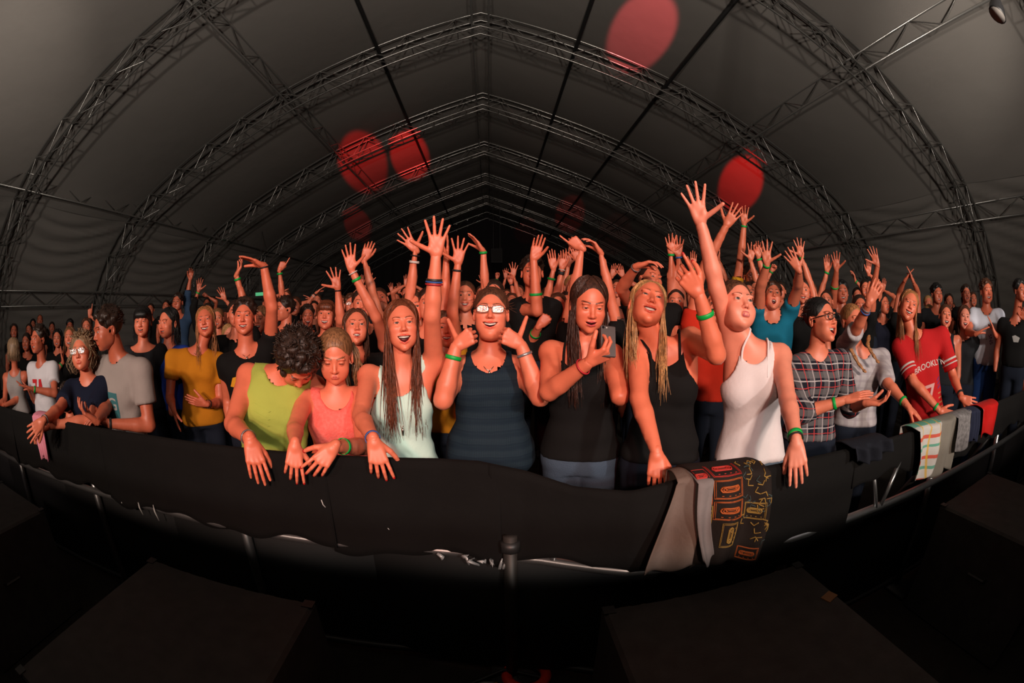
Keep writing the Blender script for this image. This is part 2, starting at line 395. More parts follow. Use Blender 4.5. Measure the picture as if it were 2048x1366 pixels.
        m['nost'] |= np.linalg.norm((v - np.array([sx * .0055, -.101, -.043])) / np.array([1, 1.3, 1]), axis=1) < .0035
    # teeth: a small curved band inside the mouth
    extra = []
    if g > .003:
        n = 14; xs = np.linspace(-1, 1, n); tv = []
        for x in xs:
            X = x * w * .80; Y = yc + .0075 + .013 * x * x; zt = float(np.interp(X, [c[0] for c in cav], [c[3] for c in cav])); zb = zt - teeth_h * (1 - .35 * x * x) - .002
            tv += [(X, Y, zt), (X, Y - .0004, (zt + zb) / 2), (X, Y + .001, zb)]
        tf = [(i * 3 + j, i * 3 + j + 1, (i + 1) * 3 + j + 1, (i + 1) * 3 + j) for i in range(n - 1) for j in (0, 1)]
        extra.append((np.array(tv, f32), np.array(tf, np.int32), 'teeth'))
    # eyeballs
    nu, nv = (20, 12) if h < .004 else (10, 6)
    if eo > 0:
        for sx in (-1, 1):
            ev = []; 
            for i in range(nv + 1):
                for j in range(nu):
                    th = math.pi * i / nv; ph = 2 * math.pi * j / nu
                    ev.append((math.sin(th) * math.cos(ph), -math.cos(th), math.sin(th) * math.sin(ph)))
            ev = np.array(ev, f32); ef = np.array([(i * nu + j, i * nu + (j + 1) % nu, (i + 1) * nu + (j + 1) % nu, (i + 1) * nu + j) for i in range(nv) for j in range(nu)], np.int32)
            extra.append((ev * EYER + EYE * (sx, 1, 1), ef, (nu, nv)))
    HEADS[key] = (v, f, m, extra, zm); return HEADS[key]
def head_colors(hm, tone, lip, brow, iris=(.09, .05, .03)):
    v, f, m, extra, zm = hm
    c = np.tile(np.array(tone, f32), (len(v), 1))
    ck = np.exp(-(((np.abs(v[:, 0]) - .038) / .02) ** 2 + ((v[:, 2] + .035) / .02) ** 2)) * (v[:, 1] < -.03)
    ns = np.exp(-((v[:, 0] / .014) ** 2 + ((v[:, 2] + .035) / .014) ** 2)) * (v[:, 1] < -.09)
    red = np.clip(ck * .35 + ns * .3, 0, 1)[:, None]; c = c * (1 - red * np.array([.02, .28, .28], f32))
    c[m['lip']] = lip; c[m['cav']] = (.12, .012, .012); c[m['brow']] = np.array(brow) * .8 + np.array(tone) * .12; c[m['lid']] = np.array(tone) * .16; c[m['nost']] = np.array(tone) * .15
    vs, fs, cs, n = [v], [f], [c], len(v)
    for ev, ef, kind in extra:
        if kind == 'teeth': ec = np.tile(np.array([.72, .66, .58], f32), (len(ev), 1))
        else:
            nu, nv = kind; i = np.arange(len(ev)) // nu; th = math.pi * i / nv
            ec = np.tile(np.array([.62, .55, .52], f32), (len(ev), 1)); ec[th < .55] = iris; ec[th < .27] = (.006, .006, .006)
        vs.append(ev); fs.append(ef + n); cs.append(ec); n += len(ev)
    return np.concatenate(vs), np.concatenate(fs), np.concatenate(cs)
# ------------------------------------------------------------------ hands (hand space: x = thumb side, y = along the fingers, z = out of the palm)
POSE = {
    'open': dict(sp=.24, c=[(.06, .10, .06)] * 4, th=(.95, .15, .15)), 'wide': dict(sp=.36, c=[(-.02, .06, .05)] * 4, th=(1.15, .05, .1)), 'flat': dict(sp=.06, c=[(.08, .12, .08)] * 4, th=(.55, .2, .1)),
    'relaxed': dict(sp=.10, c=[(.30, .40, .25), (.36, .45, .3), (.42, .5, .3), (.45, .5, .3)], th=(.55, .35, .25)),
    'fist': dict(sp=.02, c=[(1.35, 1.65, .9)] * 4, th=(.25, .9, .9)), 'thumb': dict(sp=.02, c=[(1.35, 1.65, .95)] * 4, th=(1.50, .05, -.05)),
    'point': dict(sp=.03, c=[(.12, .08, .05), (1.15, 1.5, .8), (1.3, 1.6, .9), (1.35, 1.6, .9)], th=(.35, .8, .7)),
    'droop': dict(sp=.14, c=[(-.15, .2, .15), (.75, .9, .5), (.85, 1., .5), (.9, 1., .5)], th=(.6, .5, .3)),
    'grip': dict(sp=.20, c=[(.12, .25, .15), (.30, .40, .2), (.40, .45, .25), (.45, .45, .25)], th=(.75, .3, .2)),
    'hang': dict(sp=.10, c=[(.18, .22, .15), (.22, .28, .15), (.28, .3, .2), (.32, .3, .2)], th=(.5, .3, .2)),
    'hold': dict(sp=.08, c=[(.85, .75, .5), (.8, .75, .5), (.8, .75, .5), (.8, .8, .5)], th=(.85, .35, .3)),
    'cup': dict(sp=.06, c=[(.45, .5, .35)] * 4, th=(.7, .35, .25))}
HANDS = {}
FB = [(.030, .094), (.0105, .099), (-.0095, .096), (-.0285, .087)]; FL = [.070, .079, .073, .057]
def hand_mesh(pose, h=.003):
    key = (pose, h)
    if key in HANDS: return HANDS[key]
    p = POSE[pose]; P = []; tips = []
    for i in range(4): P.append(Cone((FB[i][0] * .50, .010, 0), (FB[i][0], FB[i][1] - .010, -.001), .0125, .0102, .011))
    P.append(Ell((0, .05, .003), (.026, .036, .009), None, .012)); P.append(Ell((.020, .034, .008), (.013, .027, .012), rotz(-.42), .012)); P.append(Ell((-.019, .034, .006), (.010, .028, .010), rotz(.12), .012))
    P.append(Cone((0, -.012, 0), (0, .012, 0), .0205, .0205, .014))
    for i in range(4):
        b = np.array([FB[i][0], FB[i][1] - .012, 0]); sp = p['sp'] * (1., .3, -.35, -1.)[i]
        d = np.array([math.sin(sp), math.cos(sp), 0]); ax = nrm(np.cross(d, V(0, 0, 1))); L = FL[i] + .012; a = 0; r = .0086 - .0006 * (i == 3)
        for sgi, (fr, cu) in enumerate(zip((.47, .29, .24), p['c'][i])):
            a += cu; dd = rot_axis(ax, a) @ d; e = b + dd * L * fr
            P.append(Cone(b, e, r, r * .90, .0035 if sgi == 0 else .002)); b = e; r *= .90
        tips.append((e, rot_axis(ax, a) @ d, np.cross(ax, rot_axis(ax, a) @ d)))
    ta, t1, t2 = p['th']
    b = V(.024, .022, .006); d = np.array([math.sin(ta), math.cos(ta), .25]); d = nrm(d); ax = nrm(V(-.15, .1, 1.)) * 1.0
    r = .0128; a = 0
    for L, cu in ((.046, 0), (.032, t1), (.026, t2)):
        a += cu; dd = rot_axis(nrm(np.cross(d, V(-.55, .35, 1.))), a) @ d; e = b + dd * L; P.append(Cone(b, e, r, r * .88, .006 if L > .04 else .002)); b = e; r *= .88
    tips.append((e, dd, V(.3, .3, -1.)))
    v, f = solve(P, h)
    nail = np.zeros(len(v), bool)
    for e, d, up in tips:
        up = nrm(up); q = v - e; nail |= (np.linalg.norm(q - d * .002, axis=1) < .0108) & ((q @ up < -.0005) if up[2] > 0 else (q @ up > .0005))
    HANDS[key] = (v, f, nail); return HANDS[key]
# ------------------------------------------------------------------ hair
def hair_cap(style, h=.0045, seed=0):
    """head-space cap"""
    rs = np.random.RandomState(seed); P = []
    t = dict(tied=.0060, short=.009, long=.006, bob=.011, curly=.018, bangs=.012, buzz=.0025)[style]
    P.append(Ell((0, .0188 if style == 'tied' else .0225, .0345), (.0785 + t, .0945 + t, .0865 + t * .9), None, .02))
    if style in ('long', 'bob', 'bangs'): P.append(Ell((0, .045, -.03), (.078 + t, .062 + t, .085), None, .03))
    if style == 'curly':
        for _ in range(150):
            d = nrm(rs.randn(3)); 
            if d[2] < -.45 or (d[1] < -.62 and d[2] < .5): continue
            c = V(0, .014, .032) + d * (.094, .116, .103); P.append(Ell(c, rs.uniform(.011, .019), None, .008))
    if style == 'short':
        for _ in range(46):
            d = nrm(rs.randn(3)); d[2] = abs(d[2]) + .15; d = nrm(d)
            if d[1] < -.8: continue
            c = V(0, .014, .032) + d * (.083, .104, .094); P.append(Ell(c, rs.uniform(.010, .02), None, .014))
    if style == 'bangs': P.append(Ell((0, -.078, .052), (.062, .03, .034), None, .02))
    if style == 'bangs': P.append(Ell((0, -.118, -.052), (.060, .075, .082), None, .01, True))
    elif style in ('short', 'buzz', 'curly'): P.append(Ell((0, -.116, -.022), (.074, .075, .103), None, .016, True))
    else: P.append(Ell((0, -.116, -.022), (.072, .074, .104), None, .018, True))
    if style in ('tied', 'short', 'buzz', 'curly'):
        for sx in (-1, 1): P.append(Ell((sx * .086, -.004, -.028), (.032, .028, .044), None, .008, True))
        P.append(Plane((0, 0, -.052), nrm(V(0, .12, -1)), V(-.13, -.13, -.15), V(.13, .15, -.03)))
    return solve(P, h)
def tubes(paths, rads, n=3):
    """many tapered tubes: paths (S,M,3), rads (S,M)"""
    S, M, _ = paths.shape; t = np.gradient(paths, axis=1); t /= np.linalg.norm(t, axis=2)[..., None] + 1e-9
    b = np.cross(t, np.array([.31, .9, .2])); b /= np.linalg.norm(b, axis=2)[..., None] + 1e-9; c = np.cross(t, b)
    a = np.arange(n) * 2 * math.pi / n
    v = paths[:, :, None, :] + rads[:, :, None, None] * (b[:, :, None, :] * np.cos(a)[None, None, :, None] + c[:, :, None, :] * np.sin(a)[None, None, :, None])
    idx = np.arange(S * M * n).reshape(S, M, n); i0 = idx[:, :-1]; i1 = idx[:, 1:]
    f = np.stack([i0, np.roll(i0, -1, 2), np.roll(i1, -1, 2), i1], -1).reshape(-1, 4)
    return v.reshape(-1, 3).astype(f32), f.astype(np.int32)
def push_torso(p, T, m=.020):
    """keep points outside the torso sections"""
    o, ux, uy, uz, L, S = T; q = p - o; t = (q @ uz) / L; x = q @ ux; y = q @ uy
    a = np.interp(t, S[:, 0], S[:, 1]) + m; b = np.interp(t, S[:, 0], S[:, 2]) + m + .012 + .034 * np.exp(-((t - .64) / .15) ** 2); c = np.interp(t, S[:, 0], S[:, 3])
    yy = y + c; r = (np.abs(x / a) ** 2.5 + np.abs(yy / b) ** 2.5) ** .4; k = np.where((t < 1.02) & (t > -.3) & (r < 1), 1 / np.maximum(r, .15), 1)
    return o + np.outer(x, ux) * 1 + np.outer(yy * k - c, uy) + np.outer(t * L, uz)
def long_hair(H, R, hs, T, length=.35, n=130, seed=1, part=0., front=.4, wave=.006, rad=.0052, side=(1, 1), spread=1., phi0=62):
    rs = np.random.RandomState(seed); paths = []; M = 15
    for i in range(n):
        sx = 1 if i % 2 else -1
        if rs.rand() > side[0 if sx < 0 else 1]: continue
        fr = rs.rand() < front
        ph1 = math.radians(rs.uniform(phi0, 105) if fr else rs.uniform(100, 178)); ph0 = math.radians(rs.uniform(25, 70)) if fr else ph1 * rs.uniform(.7, 1)
        th0 = math.radians(rs.uniform(6, 30)); sc = rs.uniform(1.0, 1.045); pts = []
        for k in range(9):
            u = k / 8; th = th0 + (math.radians(104) - th0) * u; ph = ph0 + (ph1 - ph0) * min(1, u * 1.25)
            e = np.array([.0835, .1015, .0930]) * sc; pts.append(np.array([sx * math.sin(ph) * math.sin(th) * e[0] + part * (1 - u), .0215 - math.cos(ph) * math.sin(th) * e[1], .0335 + math.cos(th) * e[2]]))
        w = [H + hs * (R @ p) for p in pts]
        ln = length * rs.uniform(.72, 1.06); d = nrm(w[-1] - w[-2]); p = w[-1]; st = ln / (M - 9); ph = rs.uniform(0, 6.3); wv = rs.uniform(.4, 1.2) * wave; dr = rs.randn(3) * .05 * spread; dr[2] = 0
        for k in range(M - 9):
            d = nrm(d * .55 + np.array([dr[0], dr[1] + (-.10 if fr else .03), -1]) * .45); p = p + d * st
            p = p + np.array([math.cos(ph + k * 1.1), math.sin(ph * 1.7 + k * .9), 0]) * wv; w.append(p)
        paths.append(w)
    P = np.array(paths); P[:, 9:] = push_torso(P[:, 9:].reshape(-1, 3), T).reshape(P[:, 9:].shape)
    u = np.linspace(0, 1, M); r = rad * hs * np.interp(u, [0, .15, .6, 1], [.5, 1, .9, .15])
    rr = np.outer(rs.uniform(.7, 1.25, len(P)), r)
    return tubes(P, rr, 3)
def short_strands(H, R, hs, n=260, L=.03, seed=0, rad=.0022, up=.4, back=.3, base=(.0835, .104, .094), lim=-.35):
    rs = np.random.RandomState(seed); ps = []
    while len(ps) < n:
        d = nrm(rs.randn(3))
        if d[2] < lim or (d[1] < -.55 and d[2] < .52) or (abs(d[0]) > .8 and d[2] < -.1): continue
        c = V(0, .020, .034) + d * base; dv = nrm(d * up + V(0, back, -.25) + rs.randn(3) * .35); l = L * rs.uniform(.6, 1.3)
        ps.append([H + hs * (R @ (c + dv * l * u + d * .004 * math.sin(u * 3))) for u in (0, .33, .66, 1)])
    return tubes(np.array(ps), np.outer(np.ones(n), rad * np.array([1.2, 1, .8, .2])), 3)
# ------------------------------------------------------------------ bodies
WOM = np.array([[-.20, .130, .100, 0], [-.08, .168, .118, 0], [.02, .172, .118, 0], [.18, .150, .104, 0], [.38, .122, .090, 0], [.55, .132, .098, .004], [.72, .146, .106, .010], [.86, .142, .088, .004], [.95, .105, .066, 0], [1.02, .065, .052, 0]])
MAN = np.array([[-.20, .130, .100, 0], [-.08, .158, .112, 0], [.02, .158, .112, 0], [.18, .148, .106, 0], [.38, .142, .102, 0], [.55, .154, .110, .004], [.72, .170, .118, .010], [.86, .168, .096, .004], [.95, .118, .070, 0], [1.02, .072, .056, 0]])
def secs_of(P):
    S = (MAN if P.get('male') else WOM).copy(); f = P.get('fat', 0); S[:, 1] *= 1 + .22 * f; S[:, 2] *= 1 + .35 * f
    if f: S[3:6, 1] *= 1 + .10 * f; S[3:6, 2] *= 1 + .2 * f
    S[:, 1:] *= P.get('bs', 1.)
    t = np.linspace(S[0, 0], S[-1, 0], 49); D = np.stack([t] + [np.interp(t, S[:, 0], S[:, i]) for i in (1, 2, 3)], 1); k = np.array([1, 2, 3, 2, 1]) / 9.
    for i in (1, 2, 3): D[2:-2, i] = np.convolve(D[:, i], k, 'valid')
    return D
def frame_of(P):
    PE, NB = np.asarray(P['PE'], float), np.asarray(P['NB'], float); uz = nrm(NB - PE); L = np.linalg.norm(NB - PE)
    x = np.asarray(P['a']['S'], float) * -1 + np.asarray(P['b']['S'], float); ux = nrm(x - uz * (x @ uz)); uy = np.cross(uz, ux)
    return PE, ux, uy, uz, L
def arm_radii(P):
    s = P.get('bs', 1.) * (1 + .28 * P.get('fat', 0)) * (1.12 if P.get('male') else .98) * P.get('armk', 1.)
    return .047 * s, .037 * s, .0385 * s, .0250 * min(s, 1.12)
def body_prims(P):
    o, ux, uy, uz, L = frame_of(P); S = secs_of(P); NB = np.asarray(P['NB'], float); H = np.asarray(P['H'], float); R = P['R']; hs = P['hs']; r = []
    r.append(Loft(o, ux, uy, uz, L, S, 0, .03, t0=-.05))
    m = P.get('male', 0); bs = P.get('bs', 1.); fat = P.get('fat', 0); nk = (.056 if m else .047) * bs * (1 + .2 * fat)
    r.append(Cone(NB - uz * .05, H + hs * (R @ V(0, .024, -.065)), nk * 1.12, nk, .035))
    b = P.get('bust', 0 if m else 1)
    if b:
        for sx in (-1, 1): r.append(Ell(o + uz * L * .66 + ux * sx * .066 * bs * (1 + .2 * fat) - uy * (np.interp(.66, S[:, 0], S[:, 2]) * .74), np.array([.056, .046, .054]) * bs * b ** .5 * (1 + .2 * fat), np.stack([ux, uy, uz], 1), .03))
    ra, re, rf, rw = arm_radii(P)
    for sd in 'ab':
        A = P[sd]; Sj, E, W = (np.asarray(A[k], float) for k in 'SEW')
        r.append(Cone(NB - uz * .035, Sj, .046 * bs * (1 + .2 * fat), ra * 1.08, .035)); r.append(Cone(NB - uz * .16 + (Sj - NB) * .25, Sj, .06 * bs, ra, .04))
        r.append(Cone(Sj, E, ra * 1.06, re, .02)); M = E + (W - E) * .28
        r.append(Cone(E, M, re, rf, .015)); r.append(Cone(M, W, rf, rw, .012))
    return r
def wrinkles(seed, amp):
    rs = np.random.RandomState(seed); ks = [(rs.randn(3) * (16, 16, 30), rs.randn(3) * 14, rs.rand() * 6) for _ in range(3)]
    def f(X, Y, Z):
        d = 0
        for k, q, p in ks: d = d + np.sin(X * f32(k[0]) + Y * f32(k[1]) + Z * f32(k[2]) + 1.3 * np.sin(X * f32(q[0]) + Y * f32(q[1]) + Z * f32(q[2])) + p)
        return (d * f32(amp / 2)).astype(f32)
    return f
def top_prims(P, c):
    """clothing for the torso: kind tee / tank / sleeveless"""
    o, ux, uy, uz, L = frame_of(P); S = secs_of(P); NB = np.asarray(P['NB'], float); bs = P.get('bs', 1.); fat = P.get('fat', 0); m = P.get('male', 0)
    off = c.get('off', .012); hem = c.get('hem', .02); r = []; Rt = np.stack([ux, uy, uz], 1)
    S2 = S.copy(); fl = c.get('flare', 0); w_ = np.clip((.5 - S2[:, 0]) / .4, 0, 1); S2[:, 1] += fl * w_; S2[:, 2] += fl * w_
    if c.get('straight'): mk = (S2[:, 0] > -.1) & (S2[:, 0] < .66); S2[mk, 1] = np.maximum(S2[mk, 1], np.interp(.72, S[:, 0], S[:, 1]) * .93)
    r.append(Loft(o, ux, uy, uz, L, S2, off, .03, t0=hem, t1=1.0, wr=wrinkles(c.get('seed', 3), c.get('wr', .004))))
    b = P.get('bust', 0 if m else 1)
    if b:
        for sx in (-1, 1): r.append(Ell(o + uz * L * .66 + ux * sx * .066 * bs * (1 + .2 * fat) - uy * (np.interp(.66, S[:, 0], S[:, 2]) * .74), np.array([.056, .046, .054]) * bs * b ** .5 * (1 + .2 * fat) + off * .8, Rt, .035))
    ra, re, rf, rw = arm_radii(P); kind = c.get('kind', 'tee')
    for sd in 'ab':
        A = P[sd]; Sj, E, W = (np.asarray(A[k], float) for k in 'SEW')
        r.append(Cone(NB - uz * .035, NB + (Sj - NB) * (1. if kind != 'tank' else .8), .046 * bs * (1 + .2 * fat) + off * .8, ra * 1.06 + off * .7, .035))
        if kind == 'tee':
            r.append(Cone(NB - uz * .16 + (Sj - NB) * .25, Sj, .06 * bs + off, ra + off, .04))
            sl = c.get('sleeve', .55 if not P.get('q') else .34); d = nrm(E - Sj); ae = Sj + (E - Sj) * min(sl, 1.)
            r.append(Cone(Sj, Sj + (E - Sj) * min(1., sl + .15), ra * 1.08 + off, ra * .95 + off * 1.5, .022, cut=(ae, d) if sl <= 1 else None))
            if sl > 1:
                d2 = nrm(W - E); we = E + (W - E) * (sl - 1); r.append(Cone(E, E + (W - E) * min(1, sl - .85), re + off * 1.4, rf + off * 1.3, .02, cut=(we, d2)))
        elif kind == 'sleeveless': r.append(Cone(NB - uz * .16 + (Sj - NB) * .25, Sj - (Sj - NB) * .08, .06 * bs + off, ra + off * .5, .03))
    nw, nd = c.get('neck', (.075, .06)); nf = c.get('nfwd', .05)
    if kind in ('tank', 'sleeveless'):
        q = c.get('armhole', .085 if kind == 'tank' else .06)
        for sd in 'ab':
            A = P[sd]; Sj = np.asarray(A['S'], float); out = nrm(Sj - NB); lx = ux if sd == 'b' else -ux
            cc = o + uz * L * .88 + lx * (abs((Sj - o) @ lx) + .035)
            r.append(Ell(cc, (q, .12, q * 1.5), Rt, .006, True))
            r.append(Ell(Sj + lx * .02 + uz * .03, (q * .8, .1, .1), Rt, .006, True))
    r.append(Ell(NB - uy * nf + uz * .035, (nw, .085 + nf * .4, nd + .035), Rt, .005, True)); r.append(Ell(NB + uy * .03 + uz * .05, (nw * .92, .09, .06 + c.get('nback', 0)), Rt, .005, True))
    if c.get('vneck'): r.append(Cone(NB - uy * .09 + uz * .02, NB - uy * .14 - uz * c['vneck'], .055, .004, .004, True))
    return r
def trouser_prims(P, waist=.14):
    o, ux, uy, uz, L = frame_of(P); S = secs_of(P); bs = P.get('bs', 1.); f = 1 + .2 * P.get('fat', 0); r = [Loft(o, ux, uy, uz, L, S, .004, .03, t0=-.16, t1=waist)]; z = V(0, 0, 1); PE = o
    fx = nrm(V(ux[0], ux[1], 0)); fy = np.cross(z, fx); feet = []
    for sx in (-1, 1):
        hp = PE - uz * .03 + ux * sx * .082 * bs; an = V(hp[0], hp[1], .07) + fx * sx * .03; kn = (hp + an) / 2 - fy * .02 + z * .01
        r.append(Cone(hp, kn, .096 * bs * f, .066 * bs * f, .03)); r.append(Cone(kn, an, .066 * bs * f, .050 * bs, .02)); feet.append(an)
    return r, feet, fx, fy
def relax(v, f, n=3):
    e = np.concatenate([f[:, [0, 1]], f[:, [1, 2]], f[:, [2, 3]], f[:, [3, 0]]]); c = np.bincount(e[:, 0], minlength=len(v))[:, None] + 1e-6
    for _ in range(n):
        a = np.stack([np.bincount(e[:, 0], v[e[:, 1], i], len(v)) for i in range(3)], 1) / c; v = v + (a - v) * .5
    return v
def biggest(v, f):
    lab = np.arange(len(v))
    for _ in range(60):
        m = lab[f].min(1); new = lab.copy(); np.minimum.at(new, f.ravel(), np.repeat(m, 4)); new = new[new]
        if (new == lab).all(): break
        lab = new
    u, n = np.unique(lab, return_counts=True); return keep(v, f, lab == u[n.argmax()])
def ring(c, ax, r, w, t=.0022, n=20, ecc=None):
    """a flat band round an axis"""
    ax = nrm(ax); u = nrm(np.cross(ax, V(.3, .5, .81))); v = np.cross(ax, u); vs = []; fs = []
    for i in range(n):
        a = 2 * math.pi * i / n; d = u * math.cos(a) + v * math.sin(a)
        for rr, s in ((r, -1), (r + t, -.8), (r + t, .8), (r, 1)): vs.append(c + d * rr + ax * s * w / 2)
    for i in range(n):
        for j in range(4): fs.append((i * 4 + j, i * 4 + (j + 1) % 4, ((i + 1) % n) * 4 + (j + 1) % 4, ((i + 1) % n) * 4 + j))
    return np.array(vs, f32), np.array(fs, np.int32)
TONES = dict(fair=(.80, .215, .118), pale=(.84, .285, .185), tan=(.58, .140, .072), warm=(.76, .188, .098), dark=(.2, .06, .035))
HAIRC = dict(brunette=(.040, .015, .009), brown=(.075, .028, .014), dark=(.022, .011, .007), black=(.007, .006, .006), blond=(.42, .22, .085), auburn=(.13, .035, .014), lightbrown=(.19, .085, .035), strawb=(.34, .14, .05), ash=(.24, .15, .085), grey=(.3, .26, .22))
def xf(v, R, t, s=1.): return (v * s) @ np.asarray(R, f32).T + np.asarray(t, f32)
_SL = {}
def dist(pts, prims):
    D = np.full(len(pts), .5, f32); x, y, z = (pts[:, i].astype(f32) for i in range(3))
    for p in prims:
        d = p.ev(x, y, z); D = -smin(-D, d, p.k) if p.sub else smin(D, d, p.k)
    return D
def hug(pts, prims, off):
    """slide points onto the surface, a little above it"""
    p = np.array(pts, float)
    for _ in range(6):
        d = dist(p, prims); e = .004; g = np.stack([dist(p + np.eye(3)[i] * e, prims) - dist(p - np.eye(3)[i] * e, prims) for i in range(3)], 1); g /= np.linalg.norm(g, axis=1)[:, None] + 1e-9
        p = p + g * (off - d)[:, None]
        p[1:-1] = (p[:-2] + p[1:-1] * 2 + p[2:]) / 4
    return p
def bsz(P): return P.get('bs', 1.) * (1 + .2 * P.get('fat', 0))
def shoe_shape(an, fy, h):
    v, f = solve([Cone(an + V(0, 0, -.03), an + V(0, 0, .02), .04, .042, .02), Cone(an + V(0, 0, -.035) + fy * .05, an + V(0, 0, -.04) - fy * .14, .036, .030, .03)], h); return np.maximum(v, [-99, -99, .004]), f
def shared_legs(mat):
    mat = mat or cloth_mat('dark_denim', (.012, .016, .028), .9)
    if mat.name not in _SL:
        Q = dict(PE=(0, 0, .92), NB=(0, 0, 1.42), a=dict(S=(-.17, 0, 1.4)), b=dict(S=(.17, 0, 1.4))); pr, feet, fx, fy = trouser_prims(Q, .12); v, f = solve(pr, .02); tm = mesh_data('trousers', v, [f], mat); sm = []
        for an in feet: v, f = shoe_shape(an, fy, .018); sm.append(mesh_data('shoe', v, [f], plain_mat('shoe_black', (.02, .02, .022), .6)))
        _SL[mat.name] = (tm, sm)
    return _SL[mat.name]
def person(P):
    q = P.get('q', 0)      # 0 front row, 1 behind, 2 far
    hh, hb, hc, hhand, hhair = ((.0031, .0160, .0140, .0042, .0058), (.0065, .022, .0215, .0058, .011), (.0092, .031, .031, .0068, .015))[q]
    R = P['R'] = rotz(math.radians(P['hr'][0])) @ rotx(-math.radians(P['hr'][1])) @ roty(math.radians(P['hr'][2])); hs = P.setdefault('hs', 1.)
    H = np.asarray(P['H'], float); PE = np.asarray(P['PE'], float); base = V(PE[0], PE[1], 0); T = (*frame_of(P), secs_of(P))
    root = empty('person', base); tag(root, P['label'], 'person', P.get('group'))
    tone = np.array(TONES[P.get('tone', 'fair')]) * P.get('tk', 1.); hc_ = HAIRC[P.get('hc', 'brown')]; lip = np.array(P.get('lip', tone * (.92, .48, .55)))
    # body: torso, arms, hands, head in one mesh
    hm = head_mesh(P.get('ex', 'neutral'), P.get('male', 0), 1 if P.get('fat', 0) > .4 else 0, hh)
    hair_on = P.get('hair', 'tied') != 'bald'
    hv, hf, hcol = head_colors(hm, tone, lip, hc_ if P.get('hc') not in ('blond', 'strawb') else (.2, .09, .04))
    if hair_on:      # the scalp under the hair is left out
        kp = ~((hv[:, 1] > (-.015 if P.get('hair', 'tied') in ('tied', 'buzz', 'short', 'pony', 'braids', 'curly') else -.03)) & (hv[:, 2] > -.022) & (np.abs(hv[:, 0]) < .070)) & ~((hv[:, 2] > .085) & (hv[:, 1] > -.03))
        fm = kp[hf].all(1); hf = hf[fm]; u_, inv = np.unique(hf, return_inverse=True); hv, hcol, hf = hv[u_], hcol[u_], inv.reshape(hf.shape).astype(np.int32)
    parts = [(xf(hv, R, H, hs), hf)]; cols = [hcol]
    bv, bf = solve(body_prims(P), hb)
    c = P.get('top'); tp = top_prims(P, c) if c else None
    if tp:      # the skin well inside the shirt is left out
        D = np.full(len(bv), .2, f32); x_, y_, z_ = bv[:, 0], bv[:, 1], bv[:, 2]
        for p in tp:
            d = p.ev(x_, y_, z_); D = -smin(-D, d, p.k) if p.sub else smin(D, d, p.k)
        bv, bf = keep(bv, bf, D > -.012)
    parts.append((bv, bf)); cols.append(np.tile(tone.astype(f32), (len(bv), 1)))
    ra, re, rf, rw = arm_radii(P)
    for sd in 'ab':
        A = P[sd]
        if not A.get('pose'): continue
        v, f, nail = hand_mesh(A['pose'], hhand); hsz = A.get('hsz', .96 if not P.get('male') else 1.05) * P.get('bs', 1.)
        d = nrm(A['d']); n = np.asarray(A['n'], float); n = nrm(n - d * (n @ d)); t = np.cross(d, n)
        if sd == 'b': t = -t
        if A.get('flip'): t = -t
        M = np.stack([t, d, n], 1); vv = xf(v, M, np.asarray(A['W']) + d * .0, hsz)
        if np.linalg.det(M) < 0: f = f[:, ::-1]
        c = np.tile((tone * (1., .96, .96)).astype(f32), (len(v), 1)); c[nail] = P['nails'] if P.get('nails') else np.clip(tone * (1.05, 1.12, 1.2), 0, 1)
        parts.append((vv, f)); cols.append(c)
    v, f = join(parts); v = v - base
    obj('body', mesh_data('body', v, [f], skin_mat(), True, np.concatenate(cols)), root)
    # hair
    st = P.get('hair', 'tied'); hmn = 'hair_' + P.get('hc', 'brown'); hmat = hair_mat(hmn, hc_); hp = []
    if st != 'bald':
        capst = {'short': 'short', 'tied': 'tied', 'braids': 'tied', 'pony': 'tied', 'long': 'long', 'curly': 'curly', 'bob': 'bob', 'bangs': 'bangs', 'buzz': 'buzz', 'curlybob': 'bob'}[st]
        cv, cf = hair_cap(capst, hhair, P.get('seed', 0) % 3); hp.append((xf(cv, R, H, hs), cf)); sd_ = P.get('seed', 1)
        if st in ('long', 'bangs', 'bob'):
            hp.append(long_hair(H, R, hs, T, P.get('hl', .36 if st != 'bob' else .12), P.get('hn', (210, 46, 18)[q]), sd_, P.get('part', 0), P.get('front', .42), P.get('wave', .006), (.0040, .0080, .013)[q], P.get('sides', (1, 1)), P.get('hsp', 1.), P.get('phi0', 62)))
        if st == 'curlybob':
            hp.append(long_hair(H, R, hs, T, .13, 130, sd_, 0, .45, .016, .0065, (1, 1), 2.)); hp.append(short_strands(H, R, hs, 220, .03, 5, .004, .8, .1, (.088, .11, .1)))
        if st == 'short': hp.append(short_strands(H, R, hs, (220, 46, 12)[q], .026, sd_, (.0020, .004, .006)[q], .45, .25))
        if st == 'curly': hp.append(short_strands(H, R, hs, 380, .022, sd_, .0034, .5, .0, (.100, .122, .110)))
        if st == 'tied' and q == 0: hp.append(short_strands(H, R, hs, 220, .045, sd_, .0014, -.02, .35, (.080, .102, .090)))
        if st == 'pony':
            a0 = H + hs * (R @ V(0, .11, .03)); pth = np.array([[a0 + V(0, .02, .01) * k * 0 + np.array([.006 * math.sin(i * 2.1) * k, .02 + .008 * math.cos(i * 1.3) * k, -.03 * k]) + rot_axis(V(0, 0, 1), i * 2.4) @ V(.016, 0, 0) * math.sin(min(1, k / 3) * 1.57) for k in np.linspace(0, 11, 12)] for i in range(16)])
            hp.append(tubes(pth, np.tile(.009 * np.interp(np.arange(12), [0, 2, 8, 11], [.6, 1, .8, .15]), (16, 1)), 4))
